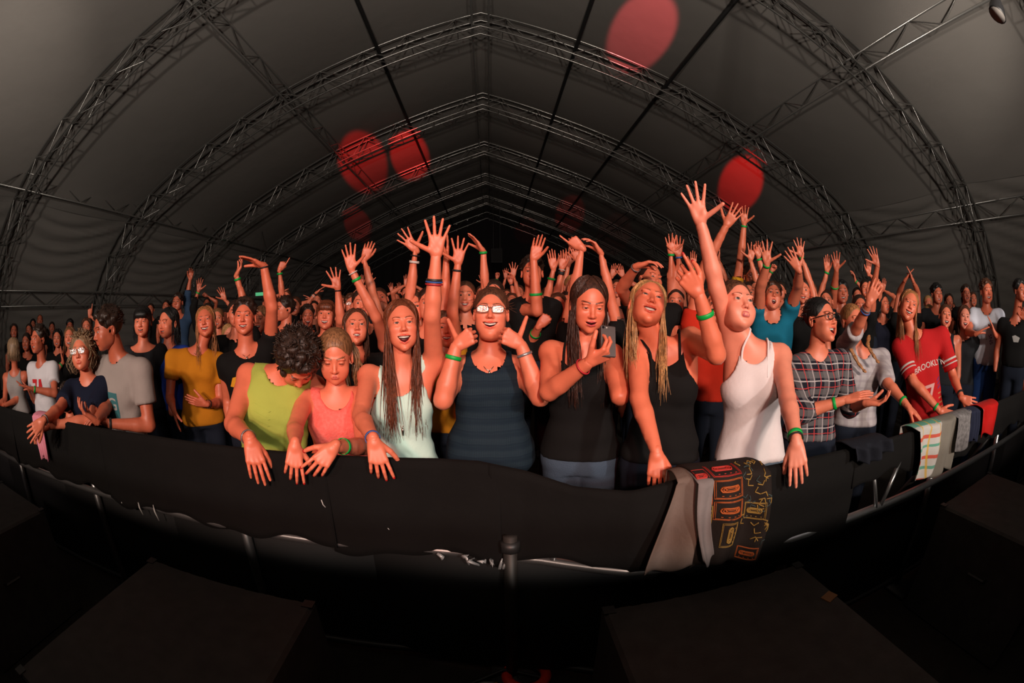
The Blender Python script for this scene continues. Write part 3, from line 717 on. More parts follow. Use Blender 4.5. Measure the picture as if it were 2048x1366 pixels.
        if P.get('tail'):      # a lock of hair along given points
            for tl in P['tail']:
                pts = np.array(tl, float); m = 14; u = np.linspace(0, len(pts) - 1, m); c = np.stack([np.interp(u, np.arange(len(pts)), pts[:, i]) for i in range(3)], 1); rs = np.random.RandomState(7); pp = []
                for i in range(26): pp.append(c + rs.randn(3) * .010 * np.interp(np.arange(m), [0, 3, 10, 13], [.5, 1.2, 1.2, .4])[:, None] + np.sin(np.arange(m) * .9 + i)[:, None] * .003)
                hp.append(tubes(np.array(pp), np.tile(.0055 * np.interp(np.arange(m), [0, 2, 9, 13], [1, 1, .8, .2]), (26, 1)), 4))
        hv, hf = join(hp); obj('hair', mesh_data('hair', hv - base, [hf], hmat), root)
        if st == 'braids':
            for tl in P['braid']:
                pts = np.array(tl, float); m = 40; u = np.linspace(0, len(pts) - 1, m); c = np.stack([np.interp(u, np.arange(len(pts)), pts[:, i]) for i in range(3)], 1); w = np.arange(m)
                th = [c + np.stack([np.sin(w * .75 + k * 2.09) * .0085, np.sin(w * 1.5 + k * 2.09) * .004, 0 * w], 1) for k in range(3)]
                bv, bf = tubes(np.array(th), np.tile(.0085 * np.interp(w, [0, 30, 35, 36, 39], [1.1, .8, .45, .9, .5]), (3, 1)), 6)
                obj('braid', mesh_data('braid', bv - base, [bf], hmat), root)
    # clothes
    c = P.get('top')
    if c:
        v, f = solve(tp, c.get('h', hc)); v, f = biggest(v, f); v = relax(v, f); me = mesh_data(c.get('name', 't_shirt'), v - base, [f], c['mat']); P['top_obj'] = obj(c.get('name', 't_shirt'), me, root)
    if q == 0:
        pr, feet, fx, fy = trouser_prims(P, P.get('waist', (c.get('hem', .02) if c else .1) + .06)); v, f = solve(pr, .022 if not P.get('fine_legs') else .011); obj('trousers', mesh_data('trousers', v - base, [f], P.get('legs') or cloth_mat('dark_denim', (.012, .016, .028), .9)), root)
        for an in feet: v, f = shoe_shape(an, fy, .016); obj('shoe', mesh_data('shoe', v - base, [f], plain_mat('shoe_black', (.02, .02, .022), .6)), root)
    else:
        tm, sm = shared_legs(P.get('legs')); fx = T[1]; an = math.atan2(fx[1], fx[0]); bs = P.get('bs', 1.) * (1 + .15 * P.get('fat', 0)); zs = PE[2] / .92
        for nm, me in [('trousers', tm)] + [('shoe', m_) for m_ in sm]:
            o = obj(nm, me, root); o.rotation_euler = (0, 0, an); o.scale = (bs, bs, zs if nm == 'trousers' else 1)
    if c and c.get('straps'):
        o, ux, uy, uz, L = T[:5]; NB = np.asarray(P['NB'], float); x0 = c['straps']
        for sx, A in ((-1, P['a']), (1, P['b'])):
            Sj = np.asarray(A['S'], float); sh = NB + (Sj - NB) * .52; b_ = float(np.interp(.80, T[5][:, 0], T[5][:, 2])); fr = o + uz * L * .76 + ux * sx * x0 - uy * (b_ + .020); bk_ = o + uz * L * .82 + ux * sx * x0 + uy * (b_ + .006)
            tp_ = sh + uz * (.046 * bsz(P) + .014); m1 = (fr + tp_) / 2 - uy * .022 + uz * .012; m2 = (bk_ + tp_) / 2 + uy * .02 + uz * .015; pp = np.array([fr, m1, tp_ - uy * .02, tp_ + uy * .02, m2, bk_]); u = np.linspace(0, 5, 24); pp = np.stack([np.interp(u, range(6), pp[:, i]) for i in range(3)], 1); pp[1:-1] = (pp[:-2] + pp[1:-1] * 2 + pp[2:]) / 4
            pp = hug(pp, body_prims(P), .0075)
            mb = MB(); mb.tube(pp, .0055, 6); mb.v = [x - base for x in mb.v]; mb.build('strap', c['mat'], P['top_obj'], True)
    # bands on the arms
    for sd in 'ab':
        A = P[sd]
        for fr, w, mt, nm in A.get('bands', ()):
            E, W = np.asarray(A['E'], float), np.asarray(A['W'], float); cpt = E + (W - E) * fr; rr = np.interp(fr, [0, .28, 1.], [re, rf, rw]) + .0018
            v, f = ring(cpt, W - E, rr, w, .0022 if w > .008 else .004); obj(nm, mesh_data(nm, v - base, [f], mt), root)
    if P.get('glasses'): glasses(P, H, R, hs, base, root)
    if P.get('necklace'):
        o, ux, uy, uz, L = T[:5]; NB = np.asarray(P['NB'], float); k = P['necklace']; n = 26; pts = []
        for i in range(n):
            a = -1 + 2 * i / (n - 1); pts.append(NB + ux * .062 * math.sin(a * 1.57) * (1 if abs(a) > .6 else .9) - uy * .02 + uz * (.02 - k * (1 - abs(a)) ** .8))
        pts = push_torso(np.array(pts), T, .016); mb = MB(); mb.tube(pts, .0016, 4); mid = pts[n // 2]; mb.tube([mid, mid - uz * .012, mid - uz * P.get('pend', .02)], [.003, .006, .004], 6); mb.v = [x - base for x in mb.v]; mb.build('necklace', P.get('neckmat') or plain_mat('silver_chain', (.5, .45, .4), .3, 1), root, True)
    return root
def glasses(P, H, R, hs, base, root):
    mb = MB(); ln = []
    g = P['glasses']; fr = g.get('r', .0016)
    for sx in (-1, 1):
        pts = []; n = 28
        for i in range(n):
            a = 2 * math.pi * i / n; ca, sa = math.cos(a), math.sin(a); x = .0265 * math.copysign(abs(ca) ** .62, ca); z = .0165 * math.copysign(abs(sa) ** .62, sa)
            pts.append(V(sx * .034 + x, -.1105 + .10 * (abs(sx * .034 + x) ** 2) * 3.0, -.002 + z))
        W = [H + hs * (R @ p) for p in pts]; mb.tube(W, fr * hs, 6, closed=True)
        c = np.mean(W, 0); lv = np.array([c] + W) - base; me = mesh_data('lens', lv, [(0, 1 + i, 1 + (i + 1) % n) for i in range(n)], glass_mat(), True); ln.append(me)
        mb.tube([H + hs * (R @ p) for p in (V(sx * .060, -.099, .006), V(sx * .076, -.06, .004), V(sx * .083, .005, -.002), V(sx * .084, .022, -.012))], fr * hs, 6)
    mb.tube([H + hs * (R @ p) for p in (V(-.0085, -.1105, .003), V(0, -.113, .006), V(.0085, -.1105, .003))], fr * hs, 6)
    mb.v = [x - base for x in mb.v]; go = mb.build('glasses', plain_mat('frame_' + g.get('c', 'dark'), dict(dark=(.01, .01, .01), metal=(.35, .32, .3))[g.get('c', 'dark')], .25, 1 if g.get('c') == 'metal' else 0), root, True)
    for me in ln: obj('lens', me, go)
def glass_mat():
    if 'lens' in MATS: return MATS['lens']
    m, nt, b = new_mat('lens'); tr = nt.nodes.new('ShaderNodeBsdfTransparent'); gl = nt.nodes.new('ShaderNodeBsdfGlossy'); gl.inputs['Roughness'].default_value = .12
    n = noise_node(nt, 120, 2); bp = nt.nodes.new('ShaderNodeBump'); bp.inputs['Strength'].default_value = .5; bp.inputs['Distance'].default_value = .004; nt.links.new(n.outputs['Fac'], bp.inputs['Height']); nt.links.new(bp.outputs[0], gl.inputs['Normal'])
    mx = nt.nodes.new('ShaderNodeMixShader'); mx.inputs[0].default_value = .13; nt.links.new(tr.outputs[0], mx.inputs[1]); nt.links.new(gl.outputs[0], mx.inputs[2]); nt.links.new(mx.outputs[0], nt.nodes['Material Output'].inputs[0])
    MATS['lens'] = m; return m
# ------------------------------------------------------------------ cloth patterns
def band_mat(name, base, bands, rough=.85):
    """bands: list of (axis index, period, width, phase, colour, strength) laid over a base colour in object space"""
    if name in MATS: return MATS[name]
    m, nt, b = new_mat(name); tc = nt.nodes.new('ShaderNodeTexCoord'); sx = nt.nodes.new('ShaderNodeSeparateXYZ'); nt.links.new(tc.outputs['Object'], sx.inputs[0])
    n = noise_node(nt, 8, 3); w = nt.nodes.new('ShaderNodeMath'); w.operation = 'MULTIPLY_ADD'; w.inputs[1].default_value = .02; w.inputs[2].default_value = -.01; nt.links.new(n.outputs['Fac'], w.inputs[0]); cur = None
    for ax, per, wd, ph, col, st in bands:
        a = nt.nodes.new('ShaderNodeMath'); a.operation = 'ADD'; nt.links.new(sx.outputs[ax], a.inputs[0]); nt.links.new(w.outputs[0], a.inputs[1])
        a2 = nt.nodes.new('ShaderNodeMath'); a2.operation = 'ADD'; nt.links.new(a.outputs[0], a2.inputs[0]); a2.inputs[1].default_value = ph
        d = nt.nodes.new('ShaderNodeMath'); d.operation = 'PINGPONG'; d.inputs[1].default_value = per / 2; nt.links.new(a2.outputs[0], d.inputs[0])
        l = nt.nodes.new('ShaderNodeMath'); l.operation = 'LESS_THAN'; l.inputs[1].default_value = wd / 2; nt.links.new(d.outputs[0], l.inputs[0])
        s = nt.nodes.new('ShaderNodeMath'); s.operation = 'MULTIPLY'; s.inputs[1].default_value = st; nt.links.new(l.outputs[0], s.inputs[0])
        mx = nt.nodes.new('ShaderNodeMix'); mx.data_type = 'RGBA'; nt.links.new(s.outputs[0], mx.inputs[0]); mx.inputs[7].default_value = (*col, 1)
        if cur is None: mx.inputs[6].default_value = (*base, 1)
        else: nt.links.new(cur, mx.inputs[6])
        cur = mx.outputs[2]
    nt.links.new(cur, b.inputs['Base Color']); b.inputs['Roughness'].default_value = rough; b.inputs['Specular IOR Level'].default_value = .2
    n2 = noise_node(nt, 55, 2); bp = nt.nodes.new('ShaderNodeBump'); bp.inputs['Strength'].default_value = .25; bp.inputs['Distance'].default_value = .004; nt.links.new(n2.outputs['Fac'], bp.inputs['Height']); nt.links.new(bp.outputs[0], b.inputs['Normal'])
    MATS[name] = m; return m
CLOTH = dict(lime=(.42, .50, .09), mint=(.60, .84, .74), black=(.0065, .006, .006), dark_grey=(.018, .019, .022), white_pink=(.80, .70, .70), white_tee=(.74, .72, .76), white_blue=(.72, .74, .84), mustard=(.62, .225, .012), royal_blue=(.012, .04, .28),
    grey_tee=(.36, .31, .29), navy_tee=(.008, .011, .028), pale_grey=(.42, .39, .38), teal=(.008, .16, .26), yellow=(.70, .34, .02), red_tee=(.62, .03, .012), red_jersey=(.52, .014, .016), pale_pink=(.78, .55, .50), cream=(.7, .5, .36), grey_blue=(.12, .14, .24), slate_blue=(.03, .06, .12), dark_navy=(.012, .013, .026))
def C(n):
    if n in MATS: return MATS[n]
    if n == 'coral': return cloth_mat('coral', (.86, .085, .065), .6, .1, .7, 90, col2=(.95, .24, .20), cscale=70)
    if n == 'navy_stripe': return band_mat(n, (.010, .022, .036), [(2, .060, .026, 0, (.016, .032, .046), .9), (2, .020, .006, .004, (.013, .028, .042), .6), (0, .008, .003, 0, (.007, .014, .022), .6)])
    if n == 'plaid': return band_mat(n, (.012, .012, .020), [(0, .085, .032, .02, (.17, .15, .16), .5), (2, .085, .032, .03, (.19, .17, .17), .5), (0, .085, .005, 0.01, (.5, .42, .42), .8), (2, .085, .006, .06, (.5, .45, .45), .9), (0, .085, .005, .055, (.55, .05, .05), .8), (2, .085, .005, .005, (.5, .05, .05), .7)])
    if n == 'pale_check': return band_mat(n, (.50, .45, .46), [(0, .05, .018, 0, (.36, .30, .33), .5), (2, .05, .018, 0, (.34, .29, .32), .5)])
    if n == 'denim': return cloth_mat(n, (.035, .055, .085), .9, .45, .5, 150, col2=(.07, .10, .14), cscale=5)
    if n == 'light_denim': return cloth_mat(n, (.16, .21, .27), .9, .3, .5, 150, cscale=5)
    if n == 'denim_bright': return cloth_mat(n, (.02, .06, .22), .9, .3, .4, 150)
    return cloth_mat(n, CLOTH[n], .88, .14, .3, 50)
BANDM = dict(wrist_green=((.0, .40, .06), .5), wrist_black=((.012, .012, .012), .6), wrist_white=((.66, .6, .56), .5), wrist_blue=((.03, .12, .42), .5), wrist_red=((.5, .02, .03), .5), bead_silver=((.35, .35, .36), .3), bead_dark=((.03, .025, .02), .4))
def BM(n): return plain_mat(n, *BANDM[n], metallic=.6 if n == 'bead_silver' else 0)
# ------------------------------------------------------------------ prints laid on the cloth
from mathutils.bvhtree import BVHTree
import bmesh
def text_shape(txt, size, cuts=1):
    cu = bpy.data.curves.new('t', 'FONT'); cu.body = txt; cu.size = size; cu.align_x = 'CENTER'; cu.align_y = 'CENTER'; cu.resolution_u = 3; cu.offset = size * .012
    o = bpy.data.objects.new('t', cu); COL.objects.link(o); me = bpy.data.meshes.new_from_object(o.evaluated_get(bpy.context.evaluated_depsgraph_get())); bm = bmesh.new(); bm.from_mesh(me); bmesh.ops.triangulate(bm, faces=bm.faces)
    bmesh.ops.subdivide_edges(bm, edges=bm.edges, cuts=cuts, use_grid_fill=True); bmesh.ops.triangulate(bm, faces=bm.faces); v = np.array([p.co[:2] for p in bm.verts]); bm.verts.index_update(); f = [tuple(p.index for p in q.verts) for q in bm.faces]; bm.free()
    COL.objects.unlink(o); bpy.data.objects.remove(o); bpy.data.meshes.remove(me); return v, f
def rect_shape(w, h, n=6, skew=0):
    v = [(w * (i / n - .5) + skew * (j / n - .5), h * (j / n - .5)) for j in range(n + 1) for i in range(n + 1)]; f = [(j * (n + 1) + i, j * (n + 1) + i + 1, (j + 1) * (n + 1) + i + 1, (j + 1) * (n + 1) + i) for j in range(n) for i in range(n)]; return np.array(v), f
def poly_shape(pts, n=4):
    bm = bmesh.new(); bm.faces.new([bm.verts.new((x, y, 0)) for x, y in pts]); bmesh.ops.triangulate(bm, faces=bm.faces); bmesh.ops.subdivide_edges(bm, edges=bm.edges, cuts=n, use_grid_fill=True); bmesh.ops.triangulate(bm, faces=bm.faces); bm.verts.index_update(); v = np.array([p.co[:2] for p in bm.verts]); f = [tuple(p.index for p in q.verts) for q in bm.faces]; bm.free(); return v, f
_BV = {}
def lay_print(P, shape, cx, t, mat, name='print', rot=0, arc=0, off=.0018):
    """lay a flat shape on the chest; cx metres sideways, t height along the torso"""
    o, ux, uy, uz, L = frame_of(P); ob = P['top_obj']; base = V(P['PE'][0], P['PE'][1], 0)
    if ob.name not in _BV:
        me = ob.data; n = len(me.vertices); co = np.empty(n * 3, f32); me.vertices.foreach_get('co', co); co = co.reshape(-1, 3) + base; q = np.empty(len(me.loops), np.int32); me.loops.foreach_get('vertex_index', q); _BV[ob.name] = BVHTree.FromPolygons([Vector(c) for c in co.tolist()], q.reshape(-1, 4).tolist())
    bv = _BV[ob.name]; v, f = shape; c, s = math.cos(rot), math.sin(rot); out = []
    for x, y in v:
        y = y - arc * x * x; X, Y = cx + c * x - s * y, s * x + c * y; p = o + ux * X + uz * (L * t + Y) - uy * .5; h = bv.ray_cast(Vector(p), Vector(uy)); q = np.array(h[0]) if h[0] else p + uy * .4; nn = np.array(h[1]) if h[0] else -uy
        if nn @ uy > 0: nn = -nn
        out.append(q + nn * off)
    r = obj(name, mesh_data(name, np.array(out) - base, f, mat, True), P['top_obj']); return r
# ------------------------------------------------------------------ tent hall
X0 = -.3
PROF = [(0, 9.28), (1.3, 8.78), (2.6, 8.29), (3.9, 7.80), (5.2, 7.30), (6.5, 6.70), (7.8, 6.10), (9.1, 5.48), (10.3, 4.86), (10.95, 4.40), (11.5, 3.90), (12.0, 3.35), (12.4, 2.75), (12.7, 2.1), (12.88, 1.4), (12.95, .7), (13.0, 0)]
def prof_pts(off, step=.6):
    p = np.array(PROF, float); t = np.gradient(p, axis=0); t /= np.linalg.norm(t, axis=1)[:, None]; n = np.stack([-t[:, 1], t[:, 0]], 1); n[0] = (0, 1)
    q = p + n * off; d = np.concatenate([[0], np.cumsum(np.linalg.norm(np.diff(p, axis=0), axis=1))]); m = int(d[-1] / step); s = np.linspace(0, d[-1], m + 1)
    return np.stack([np.interp(s, d, q[:, 0]), np.interp(s, d, q[:, 1])], 1)
ARCH_Y = [4.91 + 5 * i for i in range(-1, 7)]
alu = plain_mat('truss_aluminium', (.46, .45, .43), .26, .7)
dark_alu = plain_mat('truss_dark', (.05, .05, .05), .45, .6)
_cyl = None
def unit_cyl():
    global _cyl
    if _cyl is None:
        mb = MB(); mb.tube([(0, 0, 0), (0, 0, 1)], 1., 6); _cyl = mesh_data('rod', np.concatenate(mb.v), mb.f, alu, True)
    return _cyl
def rod(name, a, b, r, parent):
    a, b = Vector(a), Vector(b); o = obj(name, unit_cyl(), parent); d = b - a
    o.matrix_local = Matrix.Translation(a) @ d.to_track_quat('Z', 'Y').to_matrix().to_4x4() @ Matrix.Diagonal((r, r, d.length, 1)); return o
def arch(i, Y):
    root = empty('truss_arch', (X0, Y, 0)); tag(root, kind='structure'); root['label'] = 'aluminium lattice arch carrying the tent roof'
    inn, out = prof_pts(0, .62), prof_pts(.52, .62); full = lambda q: np.concatenate([np.stack([-q[::-1, 0], q[::-1, 1]], 1), q[1:]])
    I, O = full(inn), full(out); W = .19
    for q, r in ((I, .026), (O, .034)):
        for sy in (-W, W):
            mb = MB(); mb.tube([(x, sy, z) for x, z in q], r, 8, cap=True); mb.build('chord', alu, root, True)
    segs = []
    n = len(I)
    for k in range(n - 1):
        for sy in (-W, W):
            segs.append(((I[k][0], sy, I[k][1]), (O[k + 1][0], sy, O[k + 1][1])) if k % 2 else ((O[k][0], sy, O[k][1]), (I[k + 1][0], sy, I[k + 1][1])))
        if k % 2 == 0:
            segs.append(((I[k][0], -W, I[k][1]), (I[k][0], W, I[k][1]))); segs.append(((O[k][0], -W, O[k][1]), (O[k][0], W, O[k][1])))
        else: segs.append(((I[k][0], -W, I[k][1]), (I[k + 1][0], W, I[k + 1][1])))
    if 1 <= i <= 4:
        for a, b in segs: rod('brace', a, b, .015, root)
    else:
        mb = MB()
        for a, b in segs: mb.tube([a, b], .015, 4, cap=False)
        o = mb.build('bracing', alu, root); tag(o, kind='stuff')
    for sx in (-1, 1):
        mb = MB(); mb.box((sx * 13.25, 0, .02), np.array((.5, .35, .02))); mb.build('base_plate', dark_alu, root)
for i, Y in enumerate(ARCH_Y): arch(i, Y)
def purlin(x, z, flat, ys, name='purlin'):
    """a lengthwise beam; flat=True is a two-chord lattice"""
    root = empty(name, (X0 + x, ys[0], z)); tag(root, kind='structure'); root['label'] = 'lengthwise lattice beam between the tent arches' if flat else 'lengthwise pole between the tent arches'
    L = ys[-1] - ys[0]
    if not flat:
        mb = MB(); mb.tube([(0, 0, 0), (0, L, 0)], .055, 8); mb.build('pole', dark_alu, root, True); return
    for dz in (0, .42):
        mb = MB(); mb.tube([(0, 0, dz), (0, L, dz)], .028, 8); mb.build('chord', alu, root, True)
    n = int(L / .78)
    for k in range(n):
        y0, y1 = L * k / n, L * (k + 1) / n
        if y0 > 17: break
        rod('brace', (0, y0, 0 if k % 2 else .42), (0, y1, .42 if k % 2 else 0), .016, root)
ys = [ARCH_Y[0], ARCH_Y[-1]]
for x, z, fl in ((-2.72, 8.72, 0), (2.56, 8.78, 0), (-5.2, 7.42, 1), (5.0, 7.8, 0), (7.4, 6.42, 1), (-10.75, 4.92, 1), (11.75, 4.02, 1), (-12.65, 2.3, 1), (13.2, 2.75, 1), (-.22, 9.35, 1), (.22, 9.35, 1)): purlin(x, z, fl, ys)
def fabric_mat(name, col):
    if name in MATS: return MATS[name]
    m, nt, b = new_mat(name); n = noise_node(nt, .35, 6, rough=.6); r = nt.nodes.new('ShaderNodeMix'); r.data_type = 'RGBA'; nt.links.new(n.outputs['Fac'], r.inputs[0])
    r.inputs[6].default_value = (*(np.array(col) * 1.08), 1); r.inputs[7].default_value = (*(np.array(col) * .86), 1); nt.links.new(r.outputs[2], b.inputs['Base Color'])
    b.inputs['Roughness'].default_value = .7; b.inputs['Specular IOR Level'].default_value = .25
    n2 = noise_node(nt, 1.1, 5, stretch=(1, 1, 2.5)); bp = nt.nodes.new('ShaderNodeBump'); bp.inputs['Strength'].default_value = .35; bp.inputs['Distance'].default_value = .05; nt.links.new(n2.outputs['Fac'], bp.inputs['Height']); nt.links.new(bp.outputs[0], b.inputs['Normal'])
    MATS[name] = m; return m
canvas = fabric_mat('tent_canvas', (.46, .43, .40))
def shell(root, side, s0, s1, y0, y1, wall, seed):
    """one bay of canvas between two arches, hung just outside the arch"""
    rs = np.random.RandomState(seed); P = prof_pts(.66, .11 if wall else .5); Q = np.array(PROF); P = P[(P[:, 1] <= s1) & (P[:, 1] >= s0)] if wall else P[P[:, 1] >= s0]
    ny = 25; U = np.linspace(0, 1, ny); v = []; t = np.gradient(P, axis=0); t /= np.linalg.norm(t, axis=1)[:, None]; N = np.stack([-t[:, 1], t[:, 0]], 1); ph = rs.uniform(0, 6.3, 4)
    for (x, z), (nx, nz) in zip(P, N):
        for u in U:
            sag = 4 * u * (1 - u)
            if wall:
                zz = z + .42 * sag; e = min(1, max(0, (5.5 - z) / 1.0)) * min(1., max(0, (z - .2)))
                d = .05 * e * (math.sin(zz * 17 + ph[0] + .8 * math.sin(u * 5 + ph[1])) + .6 * math.sin(zz * 29 + ph[2] + 1.5 * math.sin(u * 3 + ph[3]))) * (.35 + .65 * sag) - .10 * sag
            else: d = -.16 * sag
            v.append((side * (x + nx * d), y0 + (y1 - y0) * u, z + nz * d))
    n = len(P); f = [(i * ny + j, i * ny + j + 1, (i + 1) * ny + j + 1, (i + 1) * ny + j) for i in range(n - 1) for j in range(ny - 1)]
    obj('canvas_panel', mesh_data('canvas_panel', np.array(v), f, canvas, True), root)
roofY = [-15., -10., -5.] + ARCH_Y
for nm in ('ceiling', 'wall_left', 'wall_right'):
    root = empty(nm, (X0, 0, 0)); tag(root, kind='structure')
    for i in range(len(roofY) - 1):
        for side in ((-1, 1) if nm == 'ceiling' else ((-1,) if nm == 'wall_left' else (1,))):
            if nm == 'ceiling': shell(root, side, 4.86, 99, roofY[i], roofY[i + 1], False, i)
            else: shell(root, side, 0, 5.0, roofY[i], roofY[i + 1], True, i * 2 + side + 1)
YB = ARCH_Y[-1] + .1
root = empty('wall_back', (X0, YB, 0)); tag(root, kind='structure')
bw = cloth_mat('back_drape', (.035, .03, .032), .9, .3, .2, 5)
for k in range(9):
    xa, xb = -14 + k * 28 / 9, -14 + (k + 1) * 28 / 9; pts = []
    for x in np.linspace(xa, xb, 15): pts.append((x, .08 * math.sin(x * 7), 0)); 
    top = [(x, y, min(10.2, float(np.interp(abs(x), [a for a, b in PROF], [b for a, b in PROF])) + .7)) for x, y, _ in pts]
    vv = pts + top; f = [(i, i + 1, 15 + i + 1, 15 + i) for i in range(14)]; obj('drape_panel', mesh_data('drape_panel', np.array(vv, float), f, bw, True), root)
ground = cloth_mat('trodden_ground', (.030, .026, .022), .95, .4, .5, 4)
mb = MB(); mb.box((X0, 11, -.05), np.array((14.5, 26.5, .05))); fl = mb.build('floor', ground); tag(fl, kind='structure')
# the unseen stage behind the camera, added and sized to shade the pit
st = empty('stage', (0, -4.4, 0)); tag(st, kind='structure'); mb = MB(); mb.box((0, 0, .69), np.array((9.5, 4.1, .69))); mb.build('stage_riser', plain_mat('stage_black', (.012, .012, .012), .8), st); mb = MB(); mb.box((0, 0, 1.40), np.array((9.55, 4.15, .02))); mb.build('stage_deck', plain_mat('stage_deck', (.02, .019, .018), .6), st)
# exit sign, loudspeaker on the back wall
er = empty('exit_sign', (-10.36, 17.5, 2.70)); tag(er, 'small lit green sign glowing far behind the waving arm', 'sign'); mb = MB(); mb.box((0, .03, 0), np.array((.24, .03, .09))); mb.build('housing', plain_mat('sign_case', (.1, .12, .1), .5), er)
mb = MB(); mb.box((0, -.004, 0), np.array((.22, .004, .075))); mb.build('panel', plain_mat('sign_green', (.1, .5, .25), .5, emit=(.12, .55, .25), es=.7), er); mb = MB(); mb.tube([(0, .03, .09), (0, .03, 5.2)], .012, 6); mb.build('hanger', dark_alu, er)
sp = empty('loudspeaker', (.35, 26.0, 5.0)); tag(sp, 'black loudspeaker hanging far away below the tent ridge', 'loudspeaker'); mb = MB(); mb.box((0, 0, 0), np.array((.32, .25, .42))); mb.build('cabinet', plain_mat('speaker_black', (.012, .012, .013), .6), sp); mb = MB(); mb.box((0, -.255, 0), np.array((.29, .006, .39))); mb.build('grille', plain_mat('grille_black', (.02, .02, .021), .8), sp)
mb = MB(); mb.tube([(-.2, 0, .42), (-.2, 0, 4.75)], .01, 5); mb.tube([(.2, 0, .42), (.2, 0, 4.75)], .01, 5); mb.build('hanger', dark_alu, sp)
# ------------------------------------------------------------------ crowd barrier
def ybar(x): return float(np.interp(x, [-6, -3.2, -1.6, -.2, .1, .45, .9, 1.9, 3.0, 4.2, 6.5], [1.30, 1.36, 1.46, 1.46, 1.40, 1.24, 1.20, 1.19, 1.17, 1.15, 1.10]))
def zbar(x): return float(np.interp(x, [-.05, .12, .26, .42, .62, 1.1, 2.2, 3], [1.05, 1.02, .985, .985, 1.025, 1.03, 1.03, 1.03]))
steel = plain_mat('barrier_steel', (.42, .42, .42), .32, .9)
black_cloth = cloth_mat('black_cloth', (.0050, .0043, .0040), .92, .35, .35, 45)
bar = empty('crowd_barrier', (0, 1.3, 0)); tag(bar, 'long crowd barrier wrapped in black cloth in front of the crowd', 'barrier'); B0 = V(0, 1.3, 0)
def bar_part(name, mb, mat, smooth=True):
    mb.v = [x - B0 for x in mb.v]; return mb.build(name, mat, bar, smooth)
xs = np.linspace(-6, 6.2, 90); mb = MB(); mb.tube([(x, ybar(x) + .03, zbar(x) - .045) for x in xs], .022, 8); bar_part('top_rail', mb, steel)
mb = MB(); mb.tube([(x, ybar(x) + .005, .672 + .02 * (x > .9)) for x in xs], .021, 10); bar_part('mid_rail', mb, steel)
mb = MB(); mb.tube([(x, ybar(x) + .05, .06) for x in xs], .020, 8); bar_part('bottom_rail', mb, dark_alu)
for x in (-4.6, -3.4, -2.25, -1.1, .05, 1.15, 2.3, 3.5, 4.7):
    mb = MB(); mb.tube([(x, ybar(x) + .03, 0), (x, ybar(x) + .03, .98)], .024, 10); bar_part('post', mb, steel)
    mb = MB(); mb.tube([(x, ybar(x) + .03, .85), (x, ybar(x) + .62, .03)], .020, 8); bar_part('back_brace', mb, dark_alu); mb = MB(); mb.box((x, ybar(x) + .3, .012), np.array((.09, .42, .010))); bar_part('foot_plate', mb, dark_alu)
mb = MB(); mb.tube([(.05, ybar(.05) - .025, .78), (.05, ybar(.05) - .03, .02)], .026, 12); bar_part('front_post', mb, plain_mat('post_grey', (.045, .04, .036), .5, .3))
mb = MB(); mb.tube([(.05, ybar(.05) - .03, .76), (.05, ybar(.05) - .03, .72)], .036, 12); bar_part('collar', mb, dark_alu)
mb = MB(); mb.tube([(.20, ybar(.2), .672), (.20, ybar(.2), .73)], .012, 8); bar_part('bracket', mb, steel)
for xa, xb in ((1.60, 1.70), (1.83, 1.74)):
    mb = MB(); mb.tube([(xa, ybar(xa) - .004, .90), (xb, ybar(xb) - .004, .70)], .012, 8); bar_part('strut', mb, steel)
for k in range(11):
    xa, xb = -6 + k * 1.1, -6 + (k + 1) * 1.1; mb = MB(); mb.add([(xa, ybar(xa) + .055, .05), (xb, ybar(xb) + .055, .05), (xb, ybar(xb) + .055, .66), (xa, ybar(xa) + .055, .66), (xa, ybar(xa) + .06, .05), (xb, ybar(xb) + .06, .05), (xb, ybar(xb) + .06, .66), (xa, ybar(xa) + .06, .66)], [(0, 1, 2, 3), (7, 6, 5, 4), (0, 4, 5, 1), (3, 2, 6, 7), (0, 3, 7, 4), (1, 5, 6, 2)]); bar_part('shade_panel', mb, plain_mat('panel_black', (.006, .006, .006), .8))  # black sheets added in place of the shade below the mid rail
def sheet(name, grid, mat, parent, base=V(0, 0, 0), t=.004):
    """a thick cloth from a (n,m,3) grid"""
    G = np.asarray(grid, float); n, m, _ = G.shape; du = np.gradient(G, axis=0); dv = np.gradient(G, axis=1); N = np.cross(du, dv); N /= np.linalg.norm(N, axis=2)[..., None] + 1e-9
    v = np.concatenate([(G + N * t / 2).reshape(-1, 3), (G - N * t / 2).reshape(-1, 3)]) - base; i = np.arange(n * m).reshape(n, m); o = n * m
    q = np.stack([i[:-1, :-1], i[:-1, 1:], i[1:, 1:], i[1:, :-1]], -1).reshape(-1, 4); f = [q[:, ::-1], q + o]
    e = np.concatenate([i[0], i[1:, -1], i[-1, :-1][::-1], i[1:-1, 0][::-1]]); e2 = np.roll(e, -1); f.append(np.stack([e, e2, e2 + o, e + o], 1))
    return obj(name, mesh_data(name, v, [np.concatenate(f).astype(np.int32)], mat), parent)
def barrier_cloth(xa, xb, zb, seed):
    rs = np.random.RandomState(seed); X = np.linspace(xa, xb, 48); Vv = np.linspace(0, 1, 18); p = rs.uniform(0, 6, 5); g = []
    for x in X:
        row = []; zt = zbar(x); zlow = zb + .016 * math.sin(x * 9 + p[0]) + .012 * math.sin(x * 21 + p[1])
        for s in Vv:
            if s < .22: u = s / .22; y = ybar(x) + .075 - .085 * u; z = zt - .10 * (1 - u) ** 2 + .006 * math.sin(u * 3.14)
            else:
                u = (s - .22) / .78; z = zt - (zt - zlow) * u; y = ybar(x) - .010 - .012 * u + .008 * u * math.sin(x * 14 + p[2] + z * 4) + .006 * math.sin(x * 6 + z * 11 + p[3]) * u
            row.append((x, y, z))
        g.append(row)
    sheet('barrier_cloth', g, black_cloth, bar, B0)
